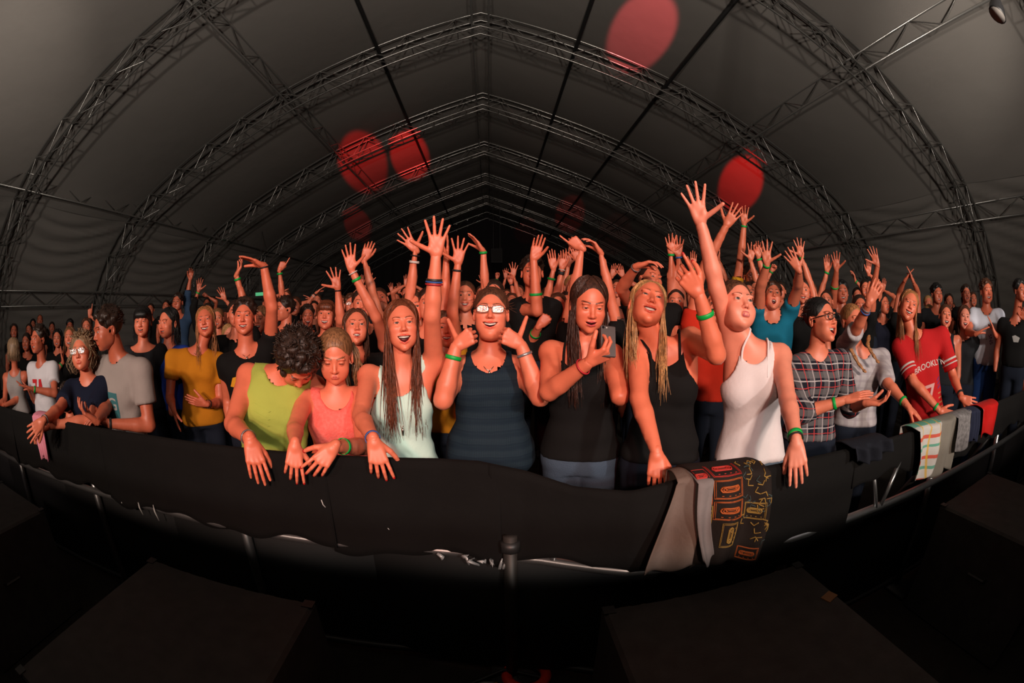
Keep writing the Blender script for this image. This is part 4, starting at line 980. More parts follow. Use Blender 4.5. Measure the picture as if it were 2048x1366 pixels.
for k, (xa, xb, zb) in enumerate(((-6, -3.3, .70), (-3.35, -2.0, .70), (-2.02, -.62, .672), (-.64, .02, .655), (-.02, .66, .682), (.62, 1.45, .60), (1.43, 2.02, .86), (1.98, 3.2, .80), (3.1, 4.6, .80), (4.5, 6.2, .80))): barrier_cloth(xa, xb, zb, k)
for k, x in enumerate((-1.93, -1.78, -1.66)):     # cable ties under the cloth
    mb = MB(); y = ybar(x) - .02; mb.tube([(x, y, .70), (x + .012, y - .012, .672), (x + .02, y - .005, .64 - .01 * k)], [.003, .005, .003], 5); bar_part('cable_tie', mb, plain_mat('tie_pale', (.5, .5, .48), .4))
rs = np.random.RandomState(4)
for k in range(5):
    x = -.12 + k * .035; y = ybar(x) - .03; mb = MB(); mb.tube([(x + rs.uniform(-.02, .02), y - rs.uniform(0, .02), .69 - rs.uniform(0, .05)) for _ in range(5)], [.004, .008, .006, .008, .003], 5); bar_part('tape_scrap', mb, plain_mat('tape_silver', (.42, .42, .42), .35, .3))
mb = MB(); mb.tube([(-.22, ybar(-.2) - .03, .675), (-.2, ybar(-.2) - .035, .66), (-.205, ybar(-.2) - .03, .645)], [.006, .009, .005], 6); bar_part('clamp', mb, plain_mat('tape_silver', (.42, .42, .42), .35, .3))
for x, z, dx, dz in ((-.655, .875, .004, .020), (-.40, .775, .003, .005)):
    mb = MB(); y = ybar(x) - .022; mb.tube([(x, y, z), (x + dx, y, z - dz), (x + dx * 3, y + .002, z - dz * 1.6)], .0022, 5); bar_part('pin', mb, plain_mat('tie_pale', (.5, .5, .48), .4))
# ------------------------------------------------------------------ pit: black subwoofer boxes
def rounded_box(h, b=.012):
    hx, hy, hz = h; v = []; f = []
    for sz, i in ((-1, 0), (-1, 1), (1, 1), (1, 0)):
        r = b if not i else 0; zz = sz * hz if not i else sz * (hz - b)
        x, y = hx - r, hy - r; v += [(-x, -y, zz), (x, -y, zz), (x, y, zz), (-x, y, zz)]
    for k in range(3):
        for j in range(4): f.append((k * 4 + j, k * 4 + (j + 1) % 4, (k + 1) * 4 + (j + 1) % 4, (k + 1) * 4 + j))
    f += [(3, 2, 1, 0), (12, 13, 14, 15)]; return np.array(v), f
box_paint = cloth_mat('box_paint', (.060, .056, .054), .55, .5, .3, 160, cscale=14)
def sub(xa, xb, ya, yb, z, label, patch=None):
    c = V((xa + xb) / 2, (ya + yb) / 2, z / 2); o = empty('subwoofer', (c[0], c[1], 0)); tag(o, label, 'loudspeaker', 'black subwoofer boxes in the pit')
    v, f = rounded_box(((xb - xa) / 2, (yb - ya) / 2, z / 2)); b = obj('cabinet', mesh_data('cabinet', v + V(0, 0, z / 2), f, box_paint, False), o)
    mb = MB(); mb.box((0, (yb - ya) / 2 + .004, z / 2), np.array(((xb - xa) / 2 - .03, .004, z / 2 - .04))); mb.build('grille', plain_mat('grille_black', (.02, .02, .021), .8), o)
    for sx in (-1, 1):
        for sy in (-1, 1): mb = MB(); mb.box((sx * ((xb - xa) / 2 - .018), sy * ((yb - ya) / 2 - .018), z + .001), np.array((.02, .02, .0025))); mb.build('corner_guard', plain_mat('corner_metal', (.06, .06, .06), .4, .6), o)
    n = 9; rs = np.random.RandomState(int(abs(xa) * 10)); 
    for k in range(n):      # chipped edges show the bare plywood
        x = rs.uniform(-1, 1) * ((xb - xa) / 2 - .05); l = rs.uniform(.004, .016); mb = MB(); mb.box((x, (yb - ya) / 2 - .0062, z - .0062), np.array((l, .0045, .0022)), rotx(-.78)); mb.build('chipped_edge', plain_mat('bare_ply', (.12, .085, .06), .8), o)
    for sx in (-1, 1):
        mb = MB(); mb.tube([(sx * ((xb - xa) / 2 + .004), -.07, z * .62), (sx * ((xb - xa) / 2 + .03), -.06, z * .62), (sx * ((xb - xa) / 2 + .03), .06, z * .62), (sx * ((xb - xa) / 2 + .004), .07, z * .62)], .009, 6); mb.build('handle', dark_alu, o)
    if patch: mb = MB(); mb.box((patch[0] - c[0], patch[1] - c[1], z + .002), np.array((.028, .022, .002)), rotz(.3)); mb.build('tape_patch', plain_mat('tape_tan', (.28, .13, .05), .7), o)
sub(-1.39, -.60, .15, 1.09, .64, 'black subwoofer box lower left of the centre post'); sub(.325, 1.115, .15, 1.09, .64, 'black subwoofer box with a tan tape patch on its corner', (1.075, .83))
sub(-3.2, -2.40, .15, 1.06, .64, 'black subwoofer box at the left picture edge'); sub(2.18, 2.98, .15, 1.02, .64, 'black subwoofer box at the right picture edge')
rg = empty('cable_ring', (.11, 1.36, .0)); tag(rg, 'red ring lying on the pit floor by the centre post', 'ring'); a = np.linspace(0, 2 * math.pi, 40)[:-1]; mb = MB(); mb.tube([(.085 * math.cos(t), .085 * math.sin(t), .024) for t in a], .024, 12, closed=True); mb.build('ring', plain_mat('ring_red', (.75, .035, .012), .45), rg, True); mb = MB(); mb.tube([(.04 * math.cos(t), .04 * math.sin(t), .012) for t in a], .012, 8, closed=True); mb.build('hub', plain_mat('ring_black', (.01, .01, .01), .5), rg, True)
for k, (pts, lab) in enumerate((([(-.5, .95, .01), (-.3, 1.2, .012), (-.12, 1.33, .012), (.02, 1.38, .055), (.2, 1.34, .012), (.3, 1.1, .012)], 'thin dark cable crossing the pit floor and the red ring'), ([(-.7, 1.24, .012), (-.35, 1.3, .012), (-.15, 1.25, .014), (-.02, 1.12, .012)], 'thin dark cable curling left of the red ring'))):
    p = np.array(pts); u = np.linspace(0, len(p) - 1, 30); mb = MB(); mb.tube(np.stack([np.interp(u, range(len(p)), p[:, i]) for i in range(3)], 1), .009, 6); o = mb.build('cable', plain_mat('cable_black', (.015, .015, .016), .45), None, True); tag(o, lab, 'cable')
pl = empty('plug', (-.07, 1.3, .012)); tag(pl, 'small pale cable plug on the pit floor left of the red ring', 'plug'); mb = MB(); mb.tube([(-.04, 0, .012), (.0, .008, .012), (.04, .01, .012)], [.009, .014, .012], 8); mb.build('shell', plain_mat('tape_silver', (.42, .42, .42), .35, .3), pl, True); mb = MB(); mb.tube([(.04, .01, .012), (.055, .012, .012)], .007, 8); mb.build('collar', plain_mat('plug_orange', (.5, .2, .03), .5), pl, True)
# ------------------------------------------------------------------ garments hung over the barrier
def drape(name, label, x0, x1, front, mat, seed, back=.12, taper=.0, fold=.02, shift=0., ztop=.0, group='garments hung over the barrier', lift=.014, nf=3.):
    rs = np.random.RandomState(seed); p = rs.uniform(0, 6, 4); U = np.linspace(0, 1, 34); L = back + front; Vv = np.linspace(0, 1, 44); g = []
    c = V((x0 + x1) / 2, ybar((x0 + x1) / 2), 1.0)
    for u in U:
        row = []
        for s in Vv:
            d = s * L - back; k = max(d, 0) / front; x = x0 + (x1 - x0) * (u if True else u); xm = (x0 + x1) / 2; x = xm + (x - xm) * (1 - taper * k) + shift * k + .012 * math.sin(5 * k + p[3]); zt = zbar(x) + .016 + ztop
            fo = fold * min(1, .25 + 1.1 * k) * math.sin(u * 6.28 * nf + p[0] + .9 * math.sin(k * 3 + p[1]))
            if d < 0: y = ybar(x) + .07 + .01 * math.sin(u * 9); z = zt + d
            elif d < .09: a = d / .09; y = ybar(x) + .07 - (.10 + lift) * a; z = zt + .012 * math.sin(a * 3.14)
            else: y = ybar(x) - .03 - lift + fo - .02 * k; z = zt - (d - .09) - .015 * k * math.sin(u * 6.28 + p[2])
            row.append((x, y, z))
        g.append(row)
    o = sheet(name, g, mat, None, c, .004); o.location = c; tag(o, label, 'garment', group); return o, np.array(g)
drape('scarf', 'pink scarf hanging over the barrier at the left', -2.813, -2.661, 0.34, cloth_mat('scarf_pink', (.62, .14, .24), .85, .25, .4, 50, col2=(.75, .35, .40), cscale=14), 3, fold=0.014, taper=0.35, shift=0.03)
drape('printed_cloth', 'white cloth with red and green stripes hung over the right barrier', 1.9, 2.2, 0.34, band_mat('stripe_cloth', (.50, .47, .44), [(2, .11, .018, 0, (.55, .05, .02), .9), (2, .11, .014, .05, (.02, .28, .18), .8), (0, .09, .012, 0, (.6, .35, .03), .8)]), 4, fold=0.024, taper=0.2, nf=1.3)
drape('cardigan', 'plain grey cardigan hung right of the striped cloth', 2.157, 2.397, 0.36, cloth_mat('cardigan_grey', (.20, .18, .15), .9, .2, .5, 60), 5, fold=0.022, nf=1.2)
drape('speckled_scarf', 'black and white speckled scarf hung between cardigan and red bag', 2.373, 2.637, 0.28, cloth_mat('speckle', (.30, .28, .28), .9, .2, .4, 60, col2=(.02, .02, .02), cscale=55), 6, fold=0.02, nf=1.4)
drape('navy_jacket', 'navy jacket hung left of the red bag at the barrier end', 2.623, 2.769, 0.26, cloth_mat('jacket_navy', (.02, .024, .05), .9, .2, .4, 60), 7, fold=0.015)
drape('black_jacket', 'black jacket slung over the barrier below the woman in plaid', 1.366, 1.634, 0.15, cloth_mat('jacket_black', (.010, .011, .017), .9, .3, .5, 60), 8, fold=0.02)
drape('bag', 'shiny red bag hanging at the right end of the barrier', 2.807, 3.183, .27, plain_mat('bag_red', (.55, .014, .012), .35), 9, fold=.014, taper=.25, nf=1.1)
brown_o, _g = drape('hoodie', 'brown-grey hoodie lining hanging beneath the cassette-print shirt', .572, .665, .41, cloth_mat('hoodie_brown', (.13, .075, .05), .9, .3, .5, 50, col2=(.16, .13, .12), cscale=6), 21, fold=.022, taper=-.75, shift=-.05, nf=.9, lift=.02)
cas_o, CG = drape('printed_shirt', 'dark shirt printed with cassette tapes draped over the barrier', 0.615, 0.885, .42, cloth_mat('cassette_cloth', (.018, .012, .010), .85, .3, .3, 60), 22, fold=.022, taper=.08, shift=.02, ztop=.006, lift=.045, nf=1.7)
fold_o, _g = drape('sleeve', 'pale grey lining fold between hoodie and cassette-print shirt', .595, .655, .39, cloth_mat('lining_grey', (.20, .17, .165), .85, .2, .4, 50), 23, fold=.010, taper=.2, shift=.06, ztop=-.002, lift=.060, nf=.8)
def on_cloth(G, u, v, off):
    n, m, _ = G.shape; a, b = np.clip(u, 0, .999) * (n - 1), np.clip(v, 0, .999) * (m - 1); i, j = int(a), int(b); a -= i; b -= j
    p = G[i, j] * (1 - a) * (1 - b) + G[i + 1, j] * a * (1 - b) + G[i, j + 1] * (1 - a) * b + G[i + 1, j + 1] * a * b; nn = nrm(np.cross(G[i + 1, j] - G[i, j], G[i, j + 1] - G[i, j]))
    nn = nn if nn[1] < .2 and (nn[1] < 0 or nn[2] > 0) else -nn
    return p + nn * off
orange, ochre = plain_mat('print_orange', (.42, .085, .012), .7), plain_mat('print_ochre', (.30, .17, .03), .7); cc = np.array(cas_o.location)
def line(pts, mat, w=.0016, closed=True):
    pts = list(pts) + ([pts[0]] if closed else []); q = []
    for (a, b), (c, d) in zip(pts[:-1], pts[1:]):
        for k in range(5): q.append((a + (c - a) * k / 5, b + (d - b) * k / 5))
    q.append(pts[-1]); mb = MB(); mb.tube([on_cloth(CG, u, v, .0028) - cc for u, v in q], w, 4); return mb.build('cassette_print', mat, cas_o, True)
rs = np.random.RandomState(5)
def cassette(cu, cv, w, h, mat, turn=0):
    T_ = (lambda a, b: (cu + a * w, cv + b * h)) if not turn else (lambda a, b: (cu + b * w * .55, cv + a * h * 1.5))
    for k_, wd in ((1., .0015), (.90, .0011)): line([T_(-k_, -k_), T_(k_, -k_), T_(k_, k_), T_(-k_, k_)], mat, wd)
    line([T_(-.55, -.26), T_(.55, -.26), T_(.66, 0), T_(.55, .26), T_(-.55, .26), T_(-.66, 0)], mat, .0034); line([T_(-.30, -.10), T_(.30, -.10), T_(.30, .10), T_(-.30, .10)], mat, .0014)
    for s in (-1, 1): line([T_(s * .42 + .09 * math.cos(t), .17 * math.sin(t)) for t in np.linspace(0, 6.28, 7)[:-1]], mat, .0022)
    for s in (-.6, -.2, .2, .6): line([T_(s, .70), T_(s + .12, .70)], mat, .0016, False)
cassette(.40, .475, .20, .062, orange); cassette(.40, .620, .20, .062, orange); cassette(.42, .790, .20, .055, ochre, 1); cassette(.06, .38, .11, .05, plain_mat('print_red_dark', (.42, .02, .012), .7)); cassette(.40, .345, .20, .050, plain_mat('print_red_dark', (.42, .02, .012), .7))
cassette(.80, .64, .14, .055, ochre); cassette(.82, .93, .13, .04, orange); cassette(.13, .50, .08, .05, orange, 1); cassette(.14, .66, .08, .05, ochre, 1)
for k in range(46):
    u, v = rs.uniform(.66, .97), rs.uniform(.28, .58) if k < 28 else rs.uniform(.6, .95); a_ = rs.uniform(0, 6.28); line([(u, v), (u + .07 * math.cos(a_), v + .03 * math.sin(a_)), (u + .09 * math.cos(a_ + .8), v + .05 * math.sin(a_ + .8))], ochre if k % 3 else plain_mat('print_slate', (.03, .05, .05), .7), .0022, False)
# ------------------------------------------------------------------ the people
PEOPLE = [
    dict(label='man in lime sleeveless shirt bowing his curly dark head over the barrier', H=(-0.852, 1.766, 1.371), hr=(39.5184, -66, 0), hs=1, NB=(-0.982, 1.834, 1.313), PE=(-1.142, 1.881, 0.677), bs=1, a=dict(S=(-1.17, 1.837, 1.287), E=(-1.129, 1.593, 1.111), W=(-0.93, 1.42, 1.104), pose='hang', d=(0.331, -0.323, -0.887), n=(-0.53, 0.809, -0.254), bands=[(0.92, 0.012, 'bead_silver', 'bracelet')]), b=dict(S=(-0.869, 1.978, 1.215), E=(-0.897, 2.128, 0.963), W=(-0.827, 1.885, 0.929), pose='open', d=(0.272, -0.953, -0.131), n=(0.385, -0.877, 0.289)), male=1, hair='curly', hc='dark', tone='warm', ex='neutral', top=dict(h=0.01, kind='sleeveless', c='lime', off=0.014, straight=1, neck=(0.07, 0.05), name='sleeveless_shirt'), id='lime', seed=0),
    dict(label='girl in coral lace top looking down with both hands on the barrier', H=(-0.704, 1.871, 1.381), hr=(16.773, -20, 2), hs=0.96, NB=(-0.73, 1.914, 1.202), PE=(-0.73, 1.914, 0.727), bs=0.95, a=dict(S=(-0.871, 1.862, 1.176), E=(-0.816, 1.617, 1.108), W=(-0.725, 1.42, 1.099), pose='grip', d=(-0.032, -0.344, -0.938), n=(-0.438, 0.857, -0.272)), b=dict(S=(-0.627, 1.957, 1.175), E=(-0.536, 1.684, 1.021), W=(-0.565, 1.42, 1.099), pose='grip', d=(-0.587, -0.48, -0.652), n=(-0.355, 0.891, -0.283), bands=[(0.72, 0.018, 'wrist_green', 'wristband')]), hair='pony', hc='lightbrown', tone='fair', ex='down', nails=(0.5, 0.01, 0.01), lip=(0.6, 0.12, 0.09), top=dict(h=0.01, kind='tank', c='coral', armhole=0.065, neck=(0.075, 0.07), name='lace_top'), tail=[[(-0.646, 1.955, 1.421), (-0.624, 1.962, 1.327), (-0.635, 1.948, 1.235)]], id='coral', seed=1),
    dict(label='long-haired woman in mint tank top, mouth open, one arm stretched up', H=(-0.396, 1.911, 1.511), hr=(15.5513, 8, -3), hs=0.905, NB=(-0.421, 1.946, 1.287), PE=(-0.421, 1.946, 0.812), bs=0.95, a=dict(S=(-0.56, 1.919, 1.282), E=(-0.525, 1.648, 1.159), W=(-0.413, 1.42, 1.129), pose='grip', d=(0.21, -0.255, -0.944), n=(-0.269, 0.923, -0.274), bands=[(0.93, 0.01, 'wrist_blue', 'bracelet')]), b=dict(S=(-0.264, 1.978, 1.341), E=(-0.247, 1.817, 1.546), W=(-0.225, 1.786, 1.792), pose='wide', d=(0.074, -0.17, 0.983), n=(0.124, -0.983, -0.133), bands=[(0.6, 0.012, 'bead_dark', 'bracelet'), (0.53, 0.007, 'wrist_red', 'bracelet'), (0.57, 0.006, 'wrist_blue', 'bracelet')]), nails=(0.55, 0.01, 0.012), hair='long', hc='auburn', hl=0.5, front=0.78, hn=320, phi0=58, tone='fair', ex='laugh', top=dict(h=0.01, kind='tank', c='mint', neck=(0.078, 0.1), armhole=0.088, name='tank_top', hem=-0.02), necklace=0.25, pend=0.035, bust=1, id='mint', seed=2),
    dict(label='woman with glasses in navy top giving two thumbs up', H=(-0.001, 2.101, 1.56), hr=(-1.8955, 8, 2), hs=1, NB=(-0.016, 2.141, 1.356), PE=(-0.016, 2.141, 0.856), bs=1, a=dict(S=(-0.165, 2.142, 1.283), E=(-0.218, 1.894, 1.177), W=(-0.157, 1.916, 1.409), pose='thumb', d=(0.788, -0.21, 0.578), n=(0.3, 1, 0), hsz=1, bands=[(0.8, 0.018, 'wrist_green', 'wristband')]), b=dict(S=(0.137, 2.142, 1.279), E=(0.208, 1.894, 1.184), W=(0.128, 1.916, 1.413), pose='thumb', d=(-0.83, -0.207, 0.518), n=(-0.3, 1, 0), hsz=1, bands=[(0.82, 0.012, 'bead_silver', 'bracelet')]), fat=0.62, hair='tied', hc='brown', tone='fair', ex='grin', glasses=dict(c='dark'), top=dict(h=0.01, kind='tank', c='navy_stripe', neck=(0.085, 0.11), armhole=0.085, off=0.014, flare=0.02, name='tank_top', hem=-0.16), necklace=0.09, id='thumbs', seed=3),
    dict(label='brunette woman in black top and jeans looking down at her phone', H=(0.428, 1.896, 1.592), hr=(-1.1859, -14, 4), hs=0.96, NB=(0.405, 1.952, 1.384), PE=(0.41, 1.972, 0.892), bs=1, a=dict(S=(0.272, 1.987, 1.37), E=(0.23, 1.753, 1.232), W=(0.359, 1.608, 1.364), pose='hold', d=(0.816, -0.326, 0.478), n=(0.2, 0.6, 0.8), bands=[(0.88, 0.006, 'wrist_red', 'bracelet')]), b=dict(S=(0.537, 1.923, 1.357), E=(0.513, 1.688, 1.217), W=(0.59, 1.902, 1.276), pose='hold', d=(-0.213, -0.214, 0.953), n=(-0.8, 0.5, 0.3), bands=[(0.7, 0.014, 'bead_silver', 'watch')]), fat=0.22, hair='long', hc='brunette', hl=0.44, front=0.66, hn=320, phi0=52, wave=0.009, tone='warm', ex='soft', lip=(0.55, 0.07, 0.07), top=dict(h=0.01, kind='tank', c='black', neck=(0.1, 0.085), nfwd=0.055, armhole=0.078, name='strap_top', hem=0, straps=0.082), legs='denim', fine_legs=1, id='phone', seed=4),
    dict(label='blonde woman in black tank top gazing upwards with one arm hanging over the barrier', H=(0.643, 1.727, 1.587), hr=(-5.0103, 26, 16), hs=0.91, NB=(0.729, 1.736, 1.413), PE=(0.729, 1.736, 0.913), bs=1, a=dict(S=(0.617, 1.781, 1.394), E=(0.557, 1.573, 1.225), W=(0.574, 1.406, 1.06), pose='relaxed', d=(-0.034, -0.349, -0.936), n=(0.36, 0.881, -0.307)), b=dict(S=(0.836, 1.701, 1.439), E=(0.813, 1.43, 1.401), W=(0.723, 1.404, 1.616), pose='droop', d=(-0.652, -0.067, 0.755), n=(0.457, 0.888, 0.042), bands=[(0.68, 0.018, 'wrist_green', 'wristband')]), hair='long', hc='blond', hl=0.36, front=0.6, hn=300, sides=(1, 0.6), tone='warm', ex='smile', nails=(0.5, 0.02, 0.02), top=dict(h=0.01, kind='tank', c='black', neck=(0.078, 0.085), armhole=0.085, name='tank_top', straps=0.06), id='blonde', seed=5),
    dict(label='woman in white tank top puckering her lips with one arm thrust up high', H=(1.025, 1.637, 1.581), hr=(-3.1923, 20, 8), hs=1, NB=(1.119, 1.623, 1.419), PE=(1.153, 1.623, 0.882), bs=1, a=dict(S=(1.04, 1.678, 1.416), E=(0.917, 1.611, 1.653), W=(0.842, 1.59, 1.917), pose='wide', d=(-0.252, -0.131, 0.959), n=(-0.459, -0.866, -0.2)), b=dict(S=(1.227, 1.557, 1.374), E=(1.117, 1.348, 1.23), W=(1.021, 1.155, 1.124), pose='hang', d=(-0.008, -0.383, -0.924), n=(0.638, 0.722, -0.267), bands=[(0.88, 0.018, 'wrist_green', 'wristband'), (0.95, 0.006, 'wrist_black', 'bracelet')]), hair='tied', hc='brown', tone='pale', ex='pout', bust=1.5, lip=(0.6, 0.14, 0.16), top=dict(h=0.01, kind='tank', c='white_pink', neck=(0.075, 0.08), armhole=0.075, name='tank_top', hem=0.06, straps=0.06), legs='light_denim', fine_legs=1, id='white', seed=6),
    dict(label='woman with dark glasses in black and white plaid shirt clapping', H=(1.717, 1.797, 1.535), hr=(6.8964, 10, 0), hs=0.96, NB=(1.728, 1.841, 1.352), PE=(1.728, 1.841, 0.852), bs=1, a=dict(S=(1.607, 1.88, 1.272), E=(1.53, 1.721, 1.061), W=(1.705, 1.549, 1.143), pose='flat', d=(0.765, -0.586, 0.269), n=(0.2, 0.3, -1), bands=[(0.76, 0.018, 'wrist_green', 'wristband')]), b=dict(S=(1.88, 1.777, 1.307), E=(1.959, 1.729, 1.048), W=(1.87, 1.522, 1.117), pose='cup', d=(0.618, -0.783, 0.07), n=(-0.1, 0, 1)), hair='tied', hc='black', tone='fair', ex='laugh', glasses=dict(c='dark', r=0.0026), top=dict(kind='tee', c='plaid', sleeve=1.35, off=0.014, neck=(0.06, 0.04), vneck=0.1, name='plaid_shirt', hem=0.05, straight=1), id='plaid', seed=7),
    dict(label='woman with two braids in pale checked shirt raising one arm across her face', H=(2.296, 2.055, 1.521), hr=(-14.9709, 8, 0), hs=0.96, NB=(2.374, 2.027, 1.33), PE=(2.374, 2.027, 0.83), bs=1, a=dict(S=(2.255, 2.087, 1.367), E=(2.127, 1.868, 1.473), W=(2.07, 1.704, 1.631), pose='relaxed', d=(0.308, -0.445, 0.841), n=(0.772, 0.635, 0.03), bands=[(0.8, 0.012, 'bead_silver', 'bracelet'), (0.72, 0.008, 'wrist_blue', 'bracelet')]), b=dict(S=(2.523, 1.932, 1.287), E=(2.369, 1.746, 1.156), W=(2.356, 1.537, 1.049), pose='flat', d=(0.369, -0.78, -0.504), n=(0, 0, -1), bands=[(0.78, 0.018, 'wrist_green', 'wristband')]), hair='braids', hc='strawb', tone='fair', ex='smile', top=dict(kind='tee', c='pale_check', sleeve=0.98, off=0.014, neck=(0.065, 0.05), vneck=0.06, name='button_shirt', straight=1), braid=[[(2.27, 2.083, 1.425), (2.196, 1.972, 1.345), (2.203, 1.903, 1.27), (2.241, 1.859, 1.215)], [(2.38, 1.957, 1.431), (2.274, 1.881, 1.381), (2.268, 1.826, 1.33), (2.297, 1.788, 1.278)]], id='braids', seed=8),
    dict(label='laughing girl in red sports jersey with head tipped back, holding the barrier', H=(2.839, 1.898, 1.642), hr=(-40.5961, 10, 22), hs=0.96, NB=(2.899, 1.879, 1.447), PE=(3.017, 1.683, 0.708), bs=1, a=dict(S=(2.788, 1.946, 1.353), E=(2.769, 1.777, 1.137), W=(2.862, 1.538, 0.961), pose='grip', d=(0.398, -0.885, -0.242), n=(0.867, 0.466, -0.178), bands=[(0.86, 0.018, 'wrist_green', 'wristband')]), b=dict(S=(3.081, 1.694, 1.442), E=(3.11, 1.571, 1.172), W=(2.999, 1.404, 1.05), pose='grip', d=(0.375, -0.907, -0.194), n=(0.896, 0.419, -0.149), bands=[(0.8, 0.02, 'wrist_black', 'bracelet')]), hair='long', hc='strawb', hl=0.4, front=0.5, tone='warm', ex='grin', bust=0.8, top=dict(kind='tee', c='red_jersey', sleeve=0.85, off=0.016, neck=(0.07, 0.05), vneck=0.07, name='jersey', straight=1, hem=-0.05), id='jersey', seed=9),
    dict(label='young man in grey t-shirt seen in profile, forearms resting on the barrier', H=(-2.307, 1.798, 1.547), hr=(-18.4043, -12, 0), hs=1.03, NB=(-2.284, 1.89, 1.375), PE=(-2.363, 1.919, 0.685), bs=1, a=dict(S=(-2.476, 1.875, 1.303), E=(-2.318, 1.745, 1.09), W=(-2.185, 1.531, 1.053), pose='relaxed', d=(-0.546, -0.628, 0.554), n=(0.574, 0.819, 0)), b=dict(S=(-2.084, 1.912, 1.286), E=(-2.027, 1.876, 0.971), W=(-2.208, 1.648, 1.014), pose='relaxed', d=(-0.591, -0.725, 0.354), n=(-0.598, -0.801, 0), bands=[(0.94, 0.018, 'wrist_black', 'bracelet')]), male=1, hair='short', hc='dark', tone='tan', ex='neutral', top=dict(kind='tee', c='grey_tee', sleeve=0.62, off=0.02, neck=(0.07, 0.04), straight=1), id='greytee', seed=10),
    dict(label='woman with curly ash hair and glasses in navy printed t-shirt leaning on the barrier', H=(-2.489, 1.684, 1.415), hr=(34.4692, 8, -4), hs=0.96, NB=(-2.501, 1.737, 1.246), PE=(-2.501, 1.737, 0.746), bs=1, a=dict(S=(-2.647, 1.657, 1.182), E=(-2.508, 1.431, 1.111), W=(-2.402, 1.222, 1.089), pose='grip', d=(-0.334, -0.851, -0.404), n=(-0.879, 0.447, -0.168), bands=[(0.9, 0.012, 'bead_silver', 'watch')]), b=dict(S=(-2.37, 1.798, 1.201), E=(-2.331, 1.581, 1.036), W=(-2.478, 1.304, 1.039), pose='relaxed', d=(-0.396, -0.89, -0.225), n=(0, 0, -1)), hair='curlybob', hc='ash', tone='fair', ex='neutral', glasses=dict(c='metal'), top=dict(kind='tee', c='navy_tee', sleeve=0.7, off=0.016, neck=(0.065, 0.04)), id='curlyglasses', seed=11),
    dict(label='boy in white t-shirt with red number turning aside and clapping', H=(-4.079, 2.131, 1.493), hr=(11.2221, 4, 0), hs=1, NB=(-4.103, 2.17, 1.277), PE=(-4.103, 2.17, 0.827), bs=0.9, a=dict(S=(-4.256, 2.105, 1.222), E=(-4.228, 2.081, 0.947), W=(-4.089, 1.949, 1.072), pose='flat', d=(-0.418, -0.807, 0.417), n=(0.43, 0.903, 0)), b=dict(S=(-3.95, 2.236, 1.222), E=(-3.801, 2.142, 1.024), W=(-3.917, 1.919, 1.086), pose='flat', d=(-0.429, -0.834, 0.348), n=(-0.44, -0.898, 0), bands=[(0.92, 0.018, 'wrist_green', 'wristband')]), male=1, hair='short', hc='dark', tone='tan', ex='smile', top=dict(kind='tee', c='white_tee', sleeve=0.6, off=0.018, neck=(0.07, 0.045)), id='whiteseven', seed=12),
    dict(label='child with ash hair turned away beside the boy with the red number', H=(-4.577, 1.985, 1.409), hr=(-83.0177, 0, 0), hs=0.92, NB=(-4.591, 2.003, 1.208), PE=(-4.591, 2.003, 0.783), bs=0.85, a=dict(S=(-4.687, 1.9, 1.153), E=(-4.595, 1.808, 0.959), W=(-4.531, 1.623, 0.922), pose='relaxed', d=(0.324, -0.928, -0.187), n=(0.337, 0.941, 0)), b=dict(S=(-4.495, 2.105, 1.153), E=(-4.533, 1.953, 0.943), W=(-4.527, 1.755, 0.916), pose='relaxed', d=(0.03, -0.99, -0.135), n=(0, 0, -1)), hair='bob', hc='ash', tone='warm', top=dict(kind='tank', c='pale_grey', name='tank_top', neck=(0.08, 0.05)), id='backturned', seed=13),
    dict(label='small dark-haired child peeping over the barrier below the glasses woman', H=(-2.829, 1.717, 1.113), hr=(29.3153, 5, 0), hs=0.8, NB=(-2.846, 1.731, 0.965), PE=(-2.846, 1.731, 0.615), bs=0.7, a=dict(S=(-2.912, 1.62, 0.91), E=(-2.937, 1.597, 0.721), W=(-2.851, 1.546, 0.581)), b=dict(S=(-2.78, 1.842, 0.91), E=(-2.754, 1.905, 0.721), W=(-2.668, 1.854, 0.581)), male=1, hair='short', hc='dark', tone='fair', ex='neutral', top=dict(kind='tee', c='dark_grey'), id='smallchild', seed=14),
    dict(label='woman with black fringe and wide-necked dark grey top', H=(-2.707, 2.527, 1.582), hr=(35.231, 0, 0), hs=0.96, NB=(-2.734, 2.556, 1.392), PE=(-2.734, 2.556, 0.892), bs=1, a=dict(S=(-2.874, 2.468, 1.337), E=(-2.916, 2.462, 1.067), W=(-2.863, 2.377, 0.867)), b=dict(S=(-2.595, 2.644, 1.337), E=(-2.552, 2.691, 1.067), W=(-2.499, 2.606, 0.867)), fat=0.15, hair='bangs', hc='black', hl=0.16, tone='fair', ex='soft', top=dict(kind='tee', c='dark_grey', sleeve=0.8, neck=(0.13, 0.06), nfwd=0.03), id='bangs', seed=15),
    dict(label='dark-haired woman in blue top looking to the side', H=(-2.54, 2.696, 1.562), hr=(2.0986, 0, 0), hs=0.96, NB=(-2.575, 2.718, 1.372), PE=(-2.575, 2.718, 0.872), bs=1, a=dict(S=(-2.735, 2.678, 1.317), E=(-2.783, 2.686, 1.047), W=(-2.759, 2.589, 0.847)), b=dict(S=(-2.415, 2.759, 1.317), E=(-2.366, 2.791, 1.047), W=(-2.342, 2.694, 0.847)), hair='long', hc='black', hl=0.22, front=0.2, tone='fair', ex='soft', top=dict(kind='tee', c='royal_blue', sleeve=0.4), id='bluetop', seed=16),
